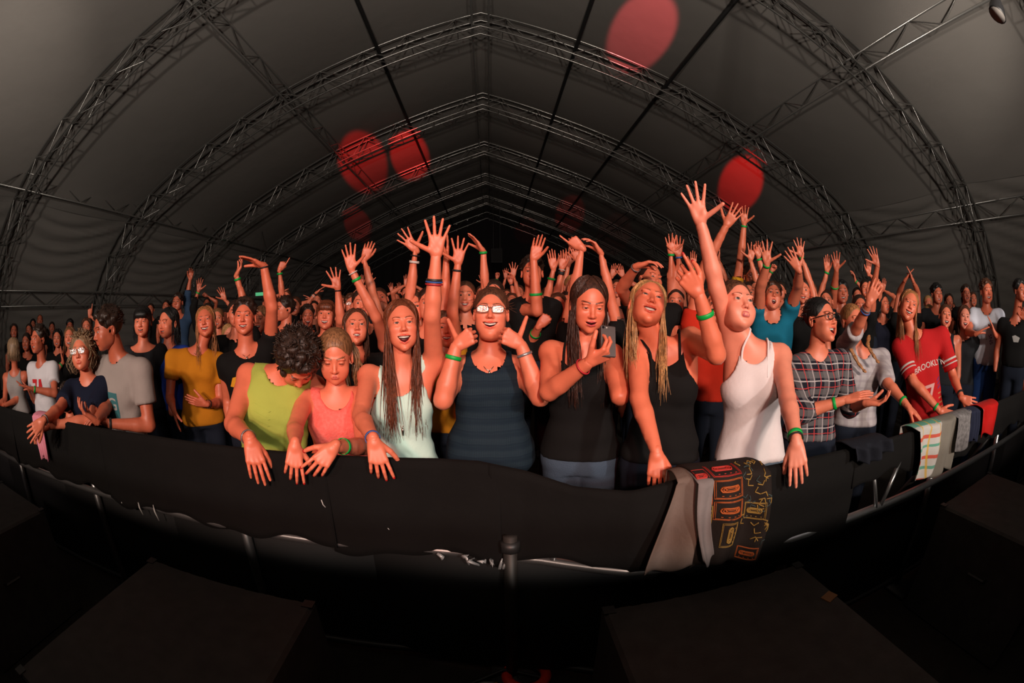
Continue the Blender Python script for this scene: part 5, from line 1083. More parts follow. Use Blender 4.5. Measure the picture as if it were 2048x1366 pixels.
    dict(label='smiling girl in mustard t-shirt clapping', H=(-2.103, 2.688, 1.554), hr=(28.268, 12, -6), hs=0.96, NB=(-2.191, 2.669, 1.358), PE=(-2.191, 2.669, 0.858), bs=1, a=dict(S=(-2.352, 2.537, 1.303), E=(-2.362, 2.467, 1.019), W=(-2.19, 2.309, 0.989), pose='flat', d=(0.219, -0.054, -0.974), n=(0.726, 0.688, 0)), b=dict(S=(-2.051, 2.779, 1.259), E=(-2.036, 2.723, 0.953), W=(-2.002, 2.493, 0.989), pose='flat', d=(-0.77, -0.578, 0.27), n=(-0.2, 0.6, 0.3), bands=[(0.85, 0.014, 'wrist_black', 'bracelet')]), hair='long', hc='strawb', hl=0.34, front=0.3, sides=(0.8, 0.3), tone='warm', ex='grin', top=dict(kind='tee', c='mustard', sleeve=0.55, off=0.014, neck=(0.08, 0.05), hem=-0.12), necklace=0.06, id='mustard', seed=17),
    dict(label='young man in black t-shirt with yellow print waving one arm overhead', H=(-1.676, 2.612, 1.577), hr=(24.8875, 5, 0), hs=1, NB=(-1.695, 2.647, 1.349), PE=(-1.695, 2.647, 0.849), bs=1, a=dict(S=(-1.827, 2.563, 1.261), E=(-1.904, 2.657, 0.993), W=(-1.85, 2.573, 0.793)), b=dict(S=(-1.539, 2.748, 1.382), E=(-1.446, 2.616, 1.629), W=(-1.482, 2.558, 1.899), pose='flat', d=(-0.648, -0.643, 0.408), n=(0, 0, -1), bands=[(0.97, 0.01, 'wrist_black', 'bracelet')]), male=1, hair='short', hc='dark', tone='warm', ex='smile', top=dict(kind='tee', c='black', sleeve=0.35, neck=(0.085, 0.06)), necklace=0.06, id='blackarm', seed=18),
    dict(label='long-haired blonde woman smiling behind the boy with the raised arm', H=(-2.715, 3.906, 1.406), hr=(42.6694, 0, 4), hs=0.96, NB=(-2.733, 3.926, 1.229), PE=(-2.733, 3.926, 0.729), bs=1, a=dict(S=(-2.869, 3.832, 1.174), E=(-2.91, 3.823, 0.904), W=(-2.853, 3.741, 0.704)), b=dict(S=(-2.597, 4.019, 1.174), E=(-2.556, 4.068, 0.904), W=(-2.499, 3.986, 0.704)), hair='long', hc='blond', hl=0.26, front=0.5, tone='pale', ex='soft', top=dict(kind='tee', c='black'), q=1, id='blondeback', seed=19),
    dict(label='brown-haired girl with open mouth behind the bowing girl in coral', H=(-0.845, 2.634, 1.487), hr=(23.6118, 14, 3), hs=0.96, NB=(-0.852, 2.651, 1.31), PE=(-0.852, 2.651, 0.81), bs=1, a=dict(S=(-1.009, 2.601, 1.255), E=(-1.057, 2.606, 0.985), W=(-1.027, 2.511, 0.785)), b=dict(S=(-0.695, 2.701, 1.255), E=(-0.647, 2.736, 0.985), W=(-0.617, 2.641, 0.785)), hair='long', hc='brown', hl=0.3, front=0.4, tone='fair', ex='open', top=dict(kind='tee', c='black'), q=0, id='singing', seed=20),
    dict(label='woman with reddish fringe and broad smile, one palm held up', H=(-1.317, 3.31, 1.572), hr=(15.8327, 8, 4), hs=0.96, NB=(-1.327, 3.33, 1.394), PE=(-1.327, 3.33, 0.894), bs=1, a=dict(S=(-1.48, 3.269, 1.339), E=(-1.526, 3.27, 1.069), W=(-1.489, 3.177, 0.869)), b=dict(S=(-1.215, 3.377, 1.368), E=(-1.14, 3.167, 1.529), W=(-1.143, 3.125, 1.76), pose='wide', d=(-0.191, -0.168, 0.967), n=(0.343, -0.937, -0.063), bands=[(0.96, 0.008, 'wrist_black', 'bracelet')]), hair='bangs', hc='auburn', hl=0.16, tone='fair', ex='grin', top=dict(kind='tee', c='black'), q=1, id='fringe', seed=21),
    dict(label='half-hidden woman reaching up past the bowing girl, white and green wristbands', H=(-0.532, 2.936, 1.604), hr=(12.211, 6, 0), hs=0.96, NB=(-0.536, 2.959, 1.426), PE=(-0.536, 2.959, 0.926), bs=1, a=dict(S=(-0.721, 2.924, 1.353), E=(-0.735, 2.728, 1.545), W=(-0.876, 2.648, 1.844), pose='open', d=(-0.114, -0.18, 0.977), n=(0.312, -0.944, -0.105), bands=[(0.94, 0.008, 'wrist_white', 'bracelet'), (0.8, 0.018, 'wrist_green', 'wristband')]), b=dict(S=(-0.374, 2.988, 1.371), E=(-0.324, 3.017, 1.101), W=(-0.307, 2.919, 0.901)), hair='tied', hc='brown', tone='fair', ex='neutral', top=dict(kind='tank', c='black', name='tank_top'), q=1, id='greenbandarm', seed=22),
    dict(label='person in yellow top stretching both arms up beside the thumbs-up woman', H=(-0.287, 2.794, 1.458), hr=(5.8699, 10, 0), hs=0.96, NB=(-0.289, 2.814, 1.28), PE=(-0.289, 2.814, 0.78), bs=1, a=dict(S=(-0.36, 2.811, 1.325), E=(-0.299, 2.807, 1.645), W=(-0.282, 2.776, 1.899), pose='flat', d=(0.101, -0.139, 0.985), n=(-0.995, -0.101, 0)), b=dict(S=(-0.222, 2.825, 1.322), E=(-0.24, 2.714, 1.573), W=(-0.202, 2.684, 1.861), pose='wide', d=(0.123, -0.135, 0.983), n=(0.074, -0.991, -0.115), bands=[(0.86, 0.012, 'wrist_black', 'bracelet')]), hair='short', hc='brown', tone='warm', ex='smile', top=dict(kind='tee', c='mustard'), q=1, id='yellowtwo', seed=23),
    dict(label='man in black t-shirt holding his forearm up before his face, green wristband', H=(0.301, 3.208, 1.856), hr=(-5.3547, 0, 0), hs=0.975, NB=(0.309, 3.247, 1.674), PE=(0.309, 3.247, 1.186), bs=0.975, a=dict(S=(0.183, 3.261, 1.586), E=(0.313, 3.005, 1.568), W=(0.289, 2.965, 1.916), pose='flat', d=(0.261, -0.177, 0.949), n=(-0.096, -0.988, -0.122), bands=[(0.33, 0.018, 'wrist_green', 'wristband')]), b=dict(S=(0.456, 3.235, 1.584), E=(0.282, 3.231, 1.319), W=(0.329, 3.035, 1.464), pose='fist', d=(0.644, -0.062, 0.763), n=(0.108, 0.994, -0.028), bands=[(0.6, 0.018, 'wrist_green', 'wristband')]), male=1, hair='short', hc='dark', tone='warm', ex='neutral', top=dict(kind='tee', c='black', sleeve=0.45, off=0.018), q=1, id='blacktee', seed=24),
    dict(label='man with cropped hair leaning in behind the blonde, hand on his head', H=(1.168, 3.075, 1.799), hr=(12.4134, 8, 14), hs=1, NB=(1.164, 3.095, 1.614), PE=(1.164, 3.095, 1.114), bs=1, a=dict(S=(1.037, 3.148, 1.605), E=(0.893, 2.919, 1.721), W=(0.939, 2.708, 1.857), pose='relaxed', d=(0.89, -0.357, 0.282), n=(0, 0, -1), bands=[(0.92, 0.012, 'bead_silver', 'watch')]), b=dict(S=(1.336, 3.027, 1.559), E=(1.382, 3.028, 1.289), W=(1.346, 2.935, 1.089)), male=1, hair='buzz', hc='dark', tone='warm', ex='smile', top=dict(kind='tee', c='black'), q=1, id='leanman', seed=25),
    dict(label='person in red t-shirt behind the raised arm of the woman in white', H=(1.549, 2.767, 1.611), hr=(-19.4932, 10, 0), hs=1, NB=(1.563, 2.817, 1.418), PE=(1.563, 2.817, 0.918), bs=1, a=dict(S=(1.423, 2.898, 1.469), E=(1.468, 2.844, 1.805), W=(1.621, 2.668, 2.166), pose='open', d=(0.435, -0.48, 0.761), n=(0.509, 0.838, 0.194)), b=dict(S=(1.724, 2.726, 1.363), E=(1.767, 2.721, 1.093), W=(1.718, 2.634, 0.893)), male=1, hair='short', hc='dark', tone='warm', ex='smile', top=dict(kind='tee', c='red_tee', off=0.02), q=1, id='redtee', seed=26),
    dict(label='man with glasses and yellow sleeve, arm straight up', H=(2.56, 3.742, 1.932), hr=(-20.628, 0, 0), hs=1, NB=(2.573, 3.766, 1.747), PE=(2.573, 3.766, 1.247), bs=1, a=dict(S=(2.421, 3.871, 1.717), E=(2.46, 3.781, 2.132), W=(2.471, 3.698, 2.446), pose='open', d=(-0.061, -0.229, 0.972), n=(-0.545, -0.815, -0.198), bands=[(0.93, 0.018, 'wrist_green', 'wristband')]), b=dict(S=(2.725, 3.661, 1.692), E=(2.766, 3.652, 1.422), W=(2.709, 3.57, 1.222)), male=1, zmax=2, hair='short', hc='dark', tone='warm', ex='neutral', glasses=dict(c='metal'), top=dict(kind='tee', c='yellow', sleeve=0.5), q=1, id='yellowsleeve', seed=27),
    dict(label='shouting boy in teal t-shirt throwing both arms up', H=(2.325, 3.069, 1.709), hr=(-27.3472, 18, 6), hs=1, NB=(2.332, 3.084, 1.524), PE=(2.332, 3.084, 1.024), bs=1, a=dict(S=(2.236, 3.161, 1.547), E=(2.125, 2.984, 1.756), W=(2.083, 2.812, 1.939), pose='wide', d=(-0.118, -0.09, 0.989), n=(-0.592, -0.799, -0.11), bands=[(0.95, 0.018, 'wrist_green', 'wristband')]), b=dict(S=(2.462, 2.986, 1.586), E=(2.379, 2.771, 1.77), W=(2.242, 2.59, 1.886), pose='open', d=(-0.463, 0.254, 0.849), n=(0.651, 0.752, 0.098)), male=1, fat=0.3, hair='short', hc='brown', tone='fair', ex='yell', top=dict(kind='tee', c='teal', sleeve=0.4, off=0.016), q=1, id='teal', seed=28),
    dict(label='auburn woman with glasses behind the girl in plaid', H=(2.883, 3.179, 1.74), hr=(-30.4258, 5, 0), hs=0.96, NB=(2.898, 3.198, 1.562), PE=(2.898, 3.198, 1.062), bs=1, a=dict(S=(2.776, 3.309, 1.507), E=(2.739, 3.363, 1.237), W=(2.672, 3.289, 1.037)), b=dict(S=(3.02, 3.086, 1.507), E=(3.057, 3.073, 1.237), W=(2.989, 2.999, 1.037)), hair='bob', hc='auburn', tone='fair', ex='soft', glasses=dict(c='metal'), top=dict(kind='tee', c='black'), q=1, id='glasses2', seed=29),
    dict(label='dark-haired man grinning behind a raised palm and green wristband', H=(3.592, 3.388, 1.804), hr=(-32.8995, 6, 0), hs=1, NB=(3.607, 3.406, 1.619), PE=(3.607, 3.406, 1.119), bs=1, a=dict(S=(3.53, 3.492, 1.59), E=(3.408, 3.333, 1.806), W=(3.323, 3.197, 2.005), pose='open', d=(-0.101, -0.075, 0.992), n=(-0.717, -0.69, -0.098), bands=[(0.22, 0.018, 'wrist_green', 'wristband')]), b=dict(S=(3.734, 3.271, 1.564), E=(3.768, 3.254, 1.294), W=(3.695, 3.186, 1.094)), male=1, hair='short', hc='black', tone='tan', ex='smile', top=dict(kind='tee', c='dark_grey'), q=1, id='smileman', seed=30),
    dict(label='person with darker raised arm and open palm behind the braids', H=(3.203, 2.763, 1.636), hr=(-39.3998, 8, 0), hs=0.96, NB=(3.219, 2.778, 1.459), PE=(3.219, 2.778, 0.959), bs=1, a=dict(S=(3.111, 2.904, 1.404), E=(3.079, 2.962, 1.134), W=(3.003, 2.896, 0.934)), b=dict(S=(3.298, 2.688, 1.528), E=(3.249, 2.616, 1.789), W=(3.213, 2.514, 1.998), pose='open', d=(-0.286, 0.158, 0.945), n=(-0.783, -0.612, -0.109)), hair='tied', hc='dark', tone='tan', ex='soft', top=dict(kind='tee', c='black'), q=1, id='palmright', seed=31),
    dict(label='laughing girl in pale pink top with head thrown to one side', H=(1.073, 4.086, 1.761), hr=(-2.9191, 20, -26), hs=0.96, NB=(1.231, 4.083, 1.558), PE=(1.231, 4.083, 1.058), bs=1, a=dict(S=(1.072, 4.126, 1.503), E=(1.024, 4.159, 1.233), W=(0.998, 4.062, 1.033)), b=dict(S=(1.391, 4.041, 1.503), E=(1.439, 4.048, 1.233), W=(1.413, 3.951, 1.033)), hair='tied', hc='blond', tone='pale', ex='laugh', top=dict(kind='tee', c='pale_pink', neck=(0.1, 0.07)), q=1, id='laughpink', seed=32),
    dict(label='dark-haired woman peeking out behind the thumbs-up woman', H=(0.018, 3.249, 1.692), hr=(1.6282, 2, 0), hs=0.96, NB=(0.018, 3.274, 1.514), PE=(0.018, 3.274, 1.014), bs=1, a=dict(S=(-0.147, 3.275, 1.459), E=(-0.197, 3.295, 1.189), W=(-0.198, 3.195, 0.989)), b=dict(S=(0.183, 3.273, 1.459), E=(0.233, 3.293, 1.189), W=(0.232, 3.193, 0.989)), hair='tied', hc='dark', tone='fair', ex='neutral', top=dict(kind='tee', c='black'), q=1, id='behindglasses', seed=33),
    dict(label='pink-faced woman with open mouth left of the thumbs-up woman', H=(-0.263, 4.405, 1.664), hr=(7.3492, 10, 0), hs=0.96, NB=(-0.265, 4.426, 1.486), PE=(-0.265, 4.426, 0.986), bs=1, a=dict(S=(-0.43, 4.416, 1.431), E=(-0.48, 4.434, 1.161), W=(-0.474, 4.334, 0.961)), b=dict(S=(-0.1, 4.436, 1.431), E=(-0.05, 4.459, 1.161), W=(-0.044, 4.359, 0.961)), hair='tied', hc='lightbrown', tone='pale', ex='open', top=dict(kind='tee', c='dark_grey'), q=1, id='pinkface', seed=34),
    dict(label='smiling girl in cream strap top behind the bowing man', H=(-2.351, 4.852, 1.7), hr=(17.9651, 8, 4), hs=0.96, NB=(-2.362, 4.872, 1.522), PE=(-2.362, 4.872, 1.022), bs=1, a=dict(S=(-2.51, 4.799, 1.467), E=(-2.555, 4.797, 1.197), W=(-2.511, 4.708, 0.997)), b=dict(S=(-2.213, 4.944, 1.467), E=(-2.168, 4.986, 1.197), W=(-2.124, 4.896, 0.997)), hair='tied', hc='brown', tone='fair', ex='grin', top=dict(kind='tank', c='cream', name='tank_top'), q=1, id='smilegirl', seed=35),
    dict(label='dark-haired head turned away under the waving arm', H=(-2.067, 4.018, 1.651), hr=(-31.876, 0, 0), hs=1, NB=(-2.068, 4.042, 1.466), PE=(-2.068, 4.042, 0.966), bs=1, a=dict(S=(-2.231, 3.954, 1.411), E=(-2.275, 3.951, 1.141), W=(-2.228, 3.863, 0.941)), b=dict(S=(-1.904, 4.129, 1.411), E=(-1.86, 4.172, 1.141), W=(-1.813, 4.084, 0.941)), male=1, hair='short', hc='dark', tone='fair', top=dict(kind='tee', c='black'), q=1, id='awayhead', seed=36),
    dict(label='fair youth grinning just left of the waving arm', H=(-2.274, 3.872, 1.555), hr=(6.8519, 4, 0), hs=1, NB=(-2.283, 3.894, 1.37), PE=(-2.283, 3.894, 0.87), bs=1, a=dict(S=(-2.442, 3.799, 1.315), E=(-2.484, 3.794, 1.045), W=(-2.433, 3.708, 0.845)), b=dict(S=(-2.124, 3.989, 1.315), E=(-2.081, 4.035, 1.045), W=(-2.03, 3.949, 0.845)), male=1, hair='short', hc='lightbrown', tone='fair', ex='laugh', top=dict(kind='tee', c='dark_grey'), q=1, id='besidearm', seed=37),
    dict(label='woman shading her brow with a flat hand', H=(-2.464, 4.803, 1.791), hr=(31.1044, 4, 0), hs=0.96, NB=(-2.476, 4.824, 1.613), PE=(-2.476, 4.824, 1.113), bs=1, a=dict(S=(-2.623, 4.749, 1.558), E=(-2.494, 4.563, 1.715), W=(-2.368, 4.382, 1.795), pose='flat', d=(0.739, 0.353, 0.573), n=(0, 0, -1)), b=dict(S=(-2.329, 4.9, 1.558), E=(-2.285, 4.942, 1.288), W=(-2.239, 4.853, 1.088)), hair='tied', hc='brown', tone='fair', ex='smile', top=dict(kind='tee', c='black'), q=2, id='browhand', seed=38),
    dict(label='person in shadow clapping pink hands behind the fringe woman', H=(-2.042, 4.543, 1.58), hr=(30.1053, 0, 0), hs=0.96, NB=(-2.053, 4.566, 1.402), PE=(-2.053, 4.566, 0.902), bs=1, a=dict(S=(-2.204, 4.499, 1.347), E=(-2.124, 4.24, 1.301), W=(-2.065, 4.437, 1.415), pose='flat', d=(0.135, 0.083, 0.987), n=(0.907, 0.422, 0)), b=dict(S=(-1.903, 4.634, 1.347), E=(-1.849, 4.385, 1.242), W=(-2.002, 4.465, 1.401), pose='flat', d=(-0.255, -0.093, 0.962), n=(-0.912, -0.409, 0)), hair='short', hc='dark', tone='tan', ex='laugh', top=dict(kind='tee', c='black'), q=1, id='claphands', seed=39),
    dict(label='person with spectacles between two raised palms', H=(-1.613, 4.867, 1.693), hr=(20.3005, 6, 0), hs=1, NB=(-1.62, 4.889, 1.508), PE=(-1.62, 4.889, 1.008), bs=1, a=dict(S=(-1.796, 4.831, 1.453), E=(-1.843, 4.835, 1.183), W=(-1.812, 4.74, 0.983)), b=dict(S=(-1.445, 4.947, 1.453), E=(-1.397, 4.983, 1.183), W=(-1.366, 4.888, 0.983)), male=1, hair='short', hc='brown', tone='fair', ex='smile', glasses=dict(c='metal'), top=dict(kind='tee', c='grey_blue'), q=1, id='glassmid', seed=40),
    dict(label='woman with hand to her mouth whistling', H=(-1.069, 4.126, 1.71), hr=(10.5999, 8, -14), hs=0.96, NB=(-1.067, 4.149, 1.533), PE=(-1.067, 4.149, 1.033), bs=1, a=dict(S=(-1.226, 4.107, 1.478), E=(-1.275, 4.115, 1.208), W=(-1.25, 4.018, 1.008)), b=dict(S=(-0.907, 4.191, 1.478), E=(-0.876, 3.92, 1.512), W=(-0.889, 3.703, 1.601), pose='fist', d=(-0.8, -0.208, 0.563), n=(-0.233, 0.972, 0.013)), hair='tied', hc='brown', tone='fair', ex='open', top=dict(kind='tee', c='dark_grey'), q=1, id='whistle', seed=41),
    dict(label='fair woman half hidden by the shoulder of the man in black', H=(0.605, 4.575, 1.725), hr=(-7.5288, 4, 0), hs=0.96, NB=(0.608, 4.599, 1.548), PE=(0.608, 4.599, 1.048), bs=1, a=dict(S=(0.444, 4.62, 1.493), E=(0.395, 4.647, 1.223), W=(0.382, 4.548, 1.023)), b=dict(S=(0.771, 4.577, 1.493), E=(0.821, 4.59, 1.223), W=(0.808, 4.491, 1.023)), hair='tied', hc='brown', tone='fair', ex='soft', top=dict(kind='tee', c='dark_grey'), q=1, id='midface', seed=42),
    dict(label='blond head behind the brunette with the phone', H=(0.777, 4.14, 1.806), hr=(-4.7421, 8, 0), hs=0.96, NB=(0.78, 4.161, 1.628), PE=(0.78, 4.161, 1.128), bs=1, a=dict(S=(0.618, 4.192, 1.573), E=(0.569, 4.221, 1.303), W=(0.551, 4.123, 1.103)), b=dict(S=(0.942, 4.131, 1.573), E=(0.992, 4.141, 1.303), W=(0.973, 4.043, 1.103)), hair='tied', hc='blond', tone='pale', ex='soft', top=dict(kind='tee', c='pale_grey'), q=1, id='blondmid', seed=43),
    dict(label='laughing woman with hair tied back and dark strap top', H=(4.263, 2.3, 1.595), hr=(-45.9041, 10, 6), hs=0.96, NB=(4.278, 2.314, 1.417), PE=(4.278, 2.314, 0.917), bs=1, a=dict(S=(4.2, 2.459, 1.362), E=(4.177, 2.523, 1.092), W=(4.089, 2.476, 0.892)), b=dict(S=(4.356, 2.168, 1.362), E=(4.379, 2.144, 1.092), W=(4.291, 2.097, 0.892)), hair='tied', hc='brown', tone='fair', ex='laugh', top=dict(kind='tank', c='dark_grey', name='tank_top'), q=1, id='laughdark', seed=44),
    dict(label='laughing long-haired woman in dark t-shirt, hand on hip', H=(4.533, 2.161, 1.591), hr=(-52.6929, 6, 4), hs=0.96, NB=(4.552, 2.175, 1.414), PE=(4.552, 2.175, 0.914), bs=1, a=dict(S=(4.481, 2.324, 1.359), E=(4.46, 2.389, 1.089), W=(4.369, 2.346, 0.889)), b=dict(S=(4.622, 2.025, 1.359), E=(4.814, 1.984, 1.166), W=(4.734, 2.109, 0.965), pose='fist', d=(-0.396, 0.702, -0.592), n=(0.908, 0.404, -0.112)), hair='long', hc='brown', hl=0.3, front=0.5, tone='pale', ex='laugh', top=dict(kind='tee', c='dark_grey'), q=1, id='laughlong', seed=45),
    dict(label='man in white t-shirt with lanyard clapping', H=(4.728, 1.914, 1.857), hr=(-46.2953, 4, 0), hs=0.975, NB=(4.748, 1.926, 1.676), PE=(4.748, 1.926, 1.189), bs=0.975, a=dict(S=(4.682, 2.094, 1.621), E=(4.45, 2.066, 1.452), W=(4.287, 1.879, 1.443), pose='flat', d=(0.352, -0.815, 0.46), n=(0.401, -0.916, 0)), b=dict(S=(4.815, 1.759, 1.621), E=(4.646, 1.699, 1.396), W=(4.407, 1.668, 1.454), pose='flat', d=(-0.154, 0.431, 0.889), n=(-0.354, 0.935, 0)), male=1, hair='short', hc='brown', tone='warm', ex='grin', top=dict(kind='tee', c='white_blue', sleeve=0.6, off=0.02, straight=1, hem=-0.12), legs='denim_bright', necklace=0.3, q=1, id='lanyard', seed=46),
    dict(label='broad man in black t-shirt at the barrier end, face turned away', H=(4.539, 1.37, 1.85), hr=(-33.7346, 4, 0), hs=0.8376, NB=(4.556, 1.448, 1.591), PE=(4.556, 1.448, 1.161), bs=0.86, a=dict(S=(4.512, 1.601, 1.536), E=(4.498, 1.669, 1.303), W=(4.402, 1.641, 1.131)), b=dict(S=(4.601, 1.295, 1.536), E=(4.622, 1.135, 1.256), W=(4.568, 1.313, 1.596), pose='relaxed', d=(-0.141, 0.459, 0.877), n=(-0.961, -0.276, -0.01)), male=1, fat=0.2, hair='short', hc='black', tone='tan', ex='neutral', top=dict(kind='tee', c='black', off=0.02, straight=1), q=1, id='edgeman', seed=47),
    dict(label='person in dark tank top bending forward over the far barrier', H=(5.884, 1.749, 0.922), hr=(-43.7269, -40, 0), hs=0.96, NB=(5.94, 1.84, 0.953), PE=(6.066, 2.247, 0.282), bs=1, a=dict(S=(5.883, 2.03, 0.878), E=(5.703, 1.983, 0.676), W=(5.771, 1.752, 0.665), pose='relaxed', d=(0.313, -0.806, 0.503), n=(-0.291, 0.957, 0), bands=[(0.7, 0.018, 'wrist_green', 'wristband')]), b=dict(S=(5.987, 1.682, 0.898), E=(6.001, 1.654, 0.628), W=(5.905, 1.626, 0.428)), hair='long', hc='dark', hl=0.2, tone='tan', ex='neutral', top=dict(kind='tank', c='dark_navy', name='tank_top'), q=1, id='bent', seed=48),
    dict(label='man with cropped dark hair standing behind the girl in red', H=(5.12, 2.905, 1.857), hr=(-36.7595, 2, 0), hs=1, NB=(5.14, 2.921, 1.672), PE=(5.14, 2.921, 1.172), bs=1, a=dict(S=(5.05, 3.082, 1.617), E=(5.025, 3.146, 1.347), W=(4.938, 3.097, 1.147)), b=dict(S=(5.23, 2.759, 1.617), E=(5.255, 2.736, 1.347), W=(5.168, 2.687, 1.147)), male=1, hair='short', hc='black', tone='tan', ex='soft', top=dict(kind='tee', c='dark_grey'), q=1, id='cropman', seed=49),
    dict(label='dark-haired woman in profile behind the braids', H=(4.447, 3.405, 1.709), hr=(-9.1173, 6, 0), hs=0.96, NB=(4.46, 3.422, 1.531), PE=(4.46, 3.422, 1.031), bs=1, a=dict(S=(4.361, 3.554, 1.476), E=(4.331, 3.614, 1.206), W=(4.251, 3.554, 1.006)), b=dict(S=(4.559, 3.29, 1.476), E=(4.589, 3.27, 1.206), W=(4.509, 3.21, 1.006)), hair='long', hc='dark', hl=0.2, tone='warm', ex='soft', top=dict(kind='tee', c='dark_navy'), q=1, id='darkprofile', seed=50),
    dict(label='person joining hands overhead behind the girl in red', H=(4.474, 3.032, 1.719), hr=(-55.8705, 10, 0), hs=0.96, NB=(4.491, 3.044, 1.541), PE=(4.491, 3.044, 1.041), bs=1, a=dict(S=(4.399, 3.181, 1.511), E=(4.426, 3.112, 1.839), W=(4.329, 2.939, 1.964), pose='flat', d=(0.317, -0.586, 0.746), n=(0.562, -0.827, 0)), b=dict(S=(4.584, 2.908, 1.511), E=(4.571, 2.894, 1.844), W=(4.371, 2.839, 1.954), pose='flat', d=(-0.263, 0.259, 0.929), n=(-0.545, 0.839, 0)), hair='tied', hc='brown', tone='tan', top=dict(kind='tee', c='black'), q=2, id='diamond', seed=51),
    dict(label='man in blue shirt with raised sleeve at the tent side', H=(-4.264, 4.75, 1.84), hr=(22.1622, 4, 0), hs=1, NB=(-4.277, 4.77, 1.655), PE=(-4.277, 4.77, 1.155), bs=1, a=dict(S=(-4.414, 4.646, 1.6), E=(-4.452, 4.632, 1.33), W=(-4.384, 4.558, 1.13)), b=dict(S=(-4.14, 4.894, 1.625), E=(-4.274, 4.983, 1.873), W=(-4.224, 4.992, 2.149), pose='relaxed', d=(0.176, 0.031, 0.984), n=(0.643, -0.76, -0.091)), male=1, hair='short', hc='dark', tone='tan', top=dict(kind='tee', c='slate_blue', sleeve=1.5), q=1, id='blueshirt', seed=52),
    dict(label='dim woman with long dark hair at the far-left tent wall', H=(-7.37, 3.246, 1.598), hr=(66.2279, 5, 0), hs=0.96, NB=(-7.392, 3.256, 1.42), PE=(-7.392, 3.256, 0.92), bs=1, a=dict(S=(-7.458, 3.105, 1.365), E=(-7.478, 3.079, 1.095), W=(-7.387, 3.039, 0.895)), b=dict(S=(-7.325, 3.407, 1.365), E=(-7.305, 3.473, 1.095), W=(-7.213, 3.432, 0.895)), group='farther spectators', hair='long', hc='dark', hl=0.2, tone='tan', top=dict(kind='tee', c='black'), q=2, ex='smile', id='far', seed=53),
    dict(label='dim dark-haired face just right of the long-haired woman by the left wall', H=(-7.657, 3.758, 1.598), hr=(53.9524, 5, 0), hs=0.96, NB=(-7.678, 3.769, 1.421), PE=(-7.678, 3.769, 0.921), bs=1, a=dict(S=(-7.75, 3.621, 1.366), E=(-7.772, 3.596, 1.096), W=(-7.682, 3.552, 0.896)), b=dict(S=(-7.605, 3.918, 1.366), E=(-7.583, 3.983, 1.096), W=(-7.493, 3.939, 0.896)), group='farther spectators', tone='tan', hc='dark', top=dict(kind='tee', c='black'), q=2, ex='smile', id='far', seed=54),
    dict(label='bald man highest against the left tent wall', H=(-9.114, 4.817, 1.788), hr=(62.1421, 5, 0), hs=1, NB=(-9.135, 4.828, 1.603), PE=(-9.135, 4.828, 1.103), bs=1, a=dict(S=(-9.222, 4.665, 1.548), E=(-9.245, 4.64, 1.278), W=(-9.157, 4.594, 1.078)), b=dict(S=(-9.049, 4.992, 1.548), E=(-9.025, 5.056, 1.278), W=(-8.937, 5.009, 1.078)), male=1, group='farther spectators', hair='buzz', hc='brown', tone='tan', top=dict(kind='tee', c='black'), q=2, ex='smile', id='far', seed=55),
    dict(label='face squeezed between the child and the boy with the red number', H=(-6.135, 2.948, 1.445), hr=(44.563, 0, 0), hs=0.96, NB=(-6.157, 2.963, 1.267), PE=(-6.157, 2.963, 0.767), bs=1, a=dict(S=(-6.228, 2.814, 1.212), E=(-6.249, 2.789, 0.942), W=(-6.159, 2.746, 0.742)), b=dict(S=(-6.086, 3.112, 1.212), E=(-6.065, 3.177, 0.942), W=(-5.974, 3.134, 0.742)), group='farther spectators', tone='tan', hc='dark', top=dict(kind='tee', c='black'), q=2, ex='smile', id='far', seed=56),
    dict(label='dark-haired woman between the boy in white and the smiling fair woman', H=(-5.715, 3.363, 1.458), hr=(45.691, 0, 0), hs=0.96, NB=(-5.736, 3.379, 1.28), PE=(-5.736, 3.379, 0.78), bs=1, a=dict(S=(-5.82, 3.236, 1.225), E=(-5.845, 3.213, 0.955), W=(-5.759, 3.163, 0.755)), b=dict(S=(-5.653, 3.521, 1.225), E=(-5.628, 3.584, 0.955), W=(-5.542, 3.534, 0.755)), group='farther spectators', hair='long', hc='black', hl=0.2, top=dict(kind='tee', c='black'), q=2, ex='smile', id='far', seed=57),
    dict(label='fair woman smiling and clapping above the curly glasses woman', H=(-4.728, 2.992, 1.47), hr=(43.8674, 6, 0), hs=0.96, NB=(-4.747, 3.006, 1.293), PE=(-4.747, 3.006, 0.793), bs=1, a=dict(S=(-4.834, 2.866, 1.238), E=(-4.759, 2.668, 1.062), W=(-4.711, 2.841, 1.215), pose='flat', d=(-0.147, -0.146, 0.978), n=(0.516, 0.856, 0), bands=[(0.8, 0.018, 'wrist_green', 'wristband')]), b=dict(S=(-4.659, 3.146, 1.238), E=(-4.632, 3.208, 0.968), W=(-4.547, 3.155, 0.768)), group='farther spectators', hair='long', hc='lightbrown', hl=0.25, q=1, ex='grin', top=dict(kind='tee', c='black'), id='far', seed=58),
    dict(label='person with finger pointing up beside the grey t-shirt man', H=(-5.32, 3.713, 1.578), hr=(45.203, 0, 0), hs=0.96, NB=(-5.34, 3.73, 1.4), PE=(-5.34, 3.73, 0.9), bs=1, a=dict(S=(-5.434, 3.595, 1.345), E=(-5.463, 3.574, 1.075), W=(-5.381, 3.517, 0.875)), b=dict(S=(-5.246, 3.866, 1.37), E=(-5.091, 3.859, 1.597), W=(-5.219, 3.702, 1.715), pose='point', d=(0.09, 0.06, 0.994), n=(-0.815, 0.578, 0.026)), group='farther spectators', hair='long', hc='brown', hl=0.2, top=dict(kind='tee', c='black'), q=2, ex='smile', id='far', seed=59),
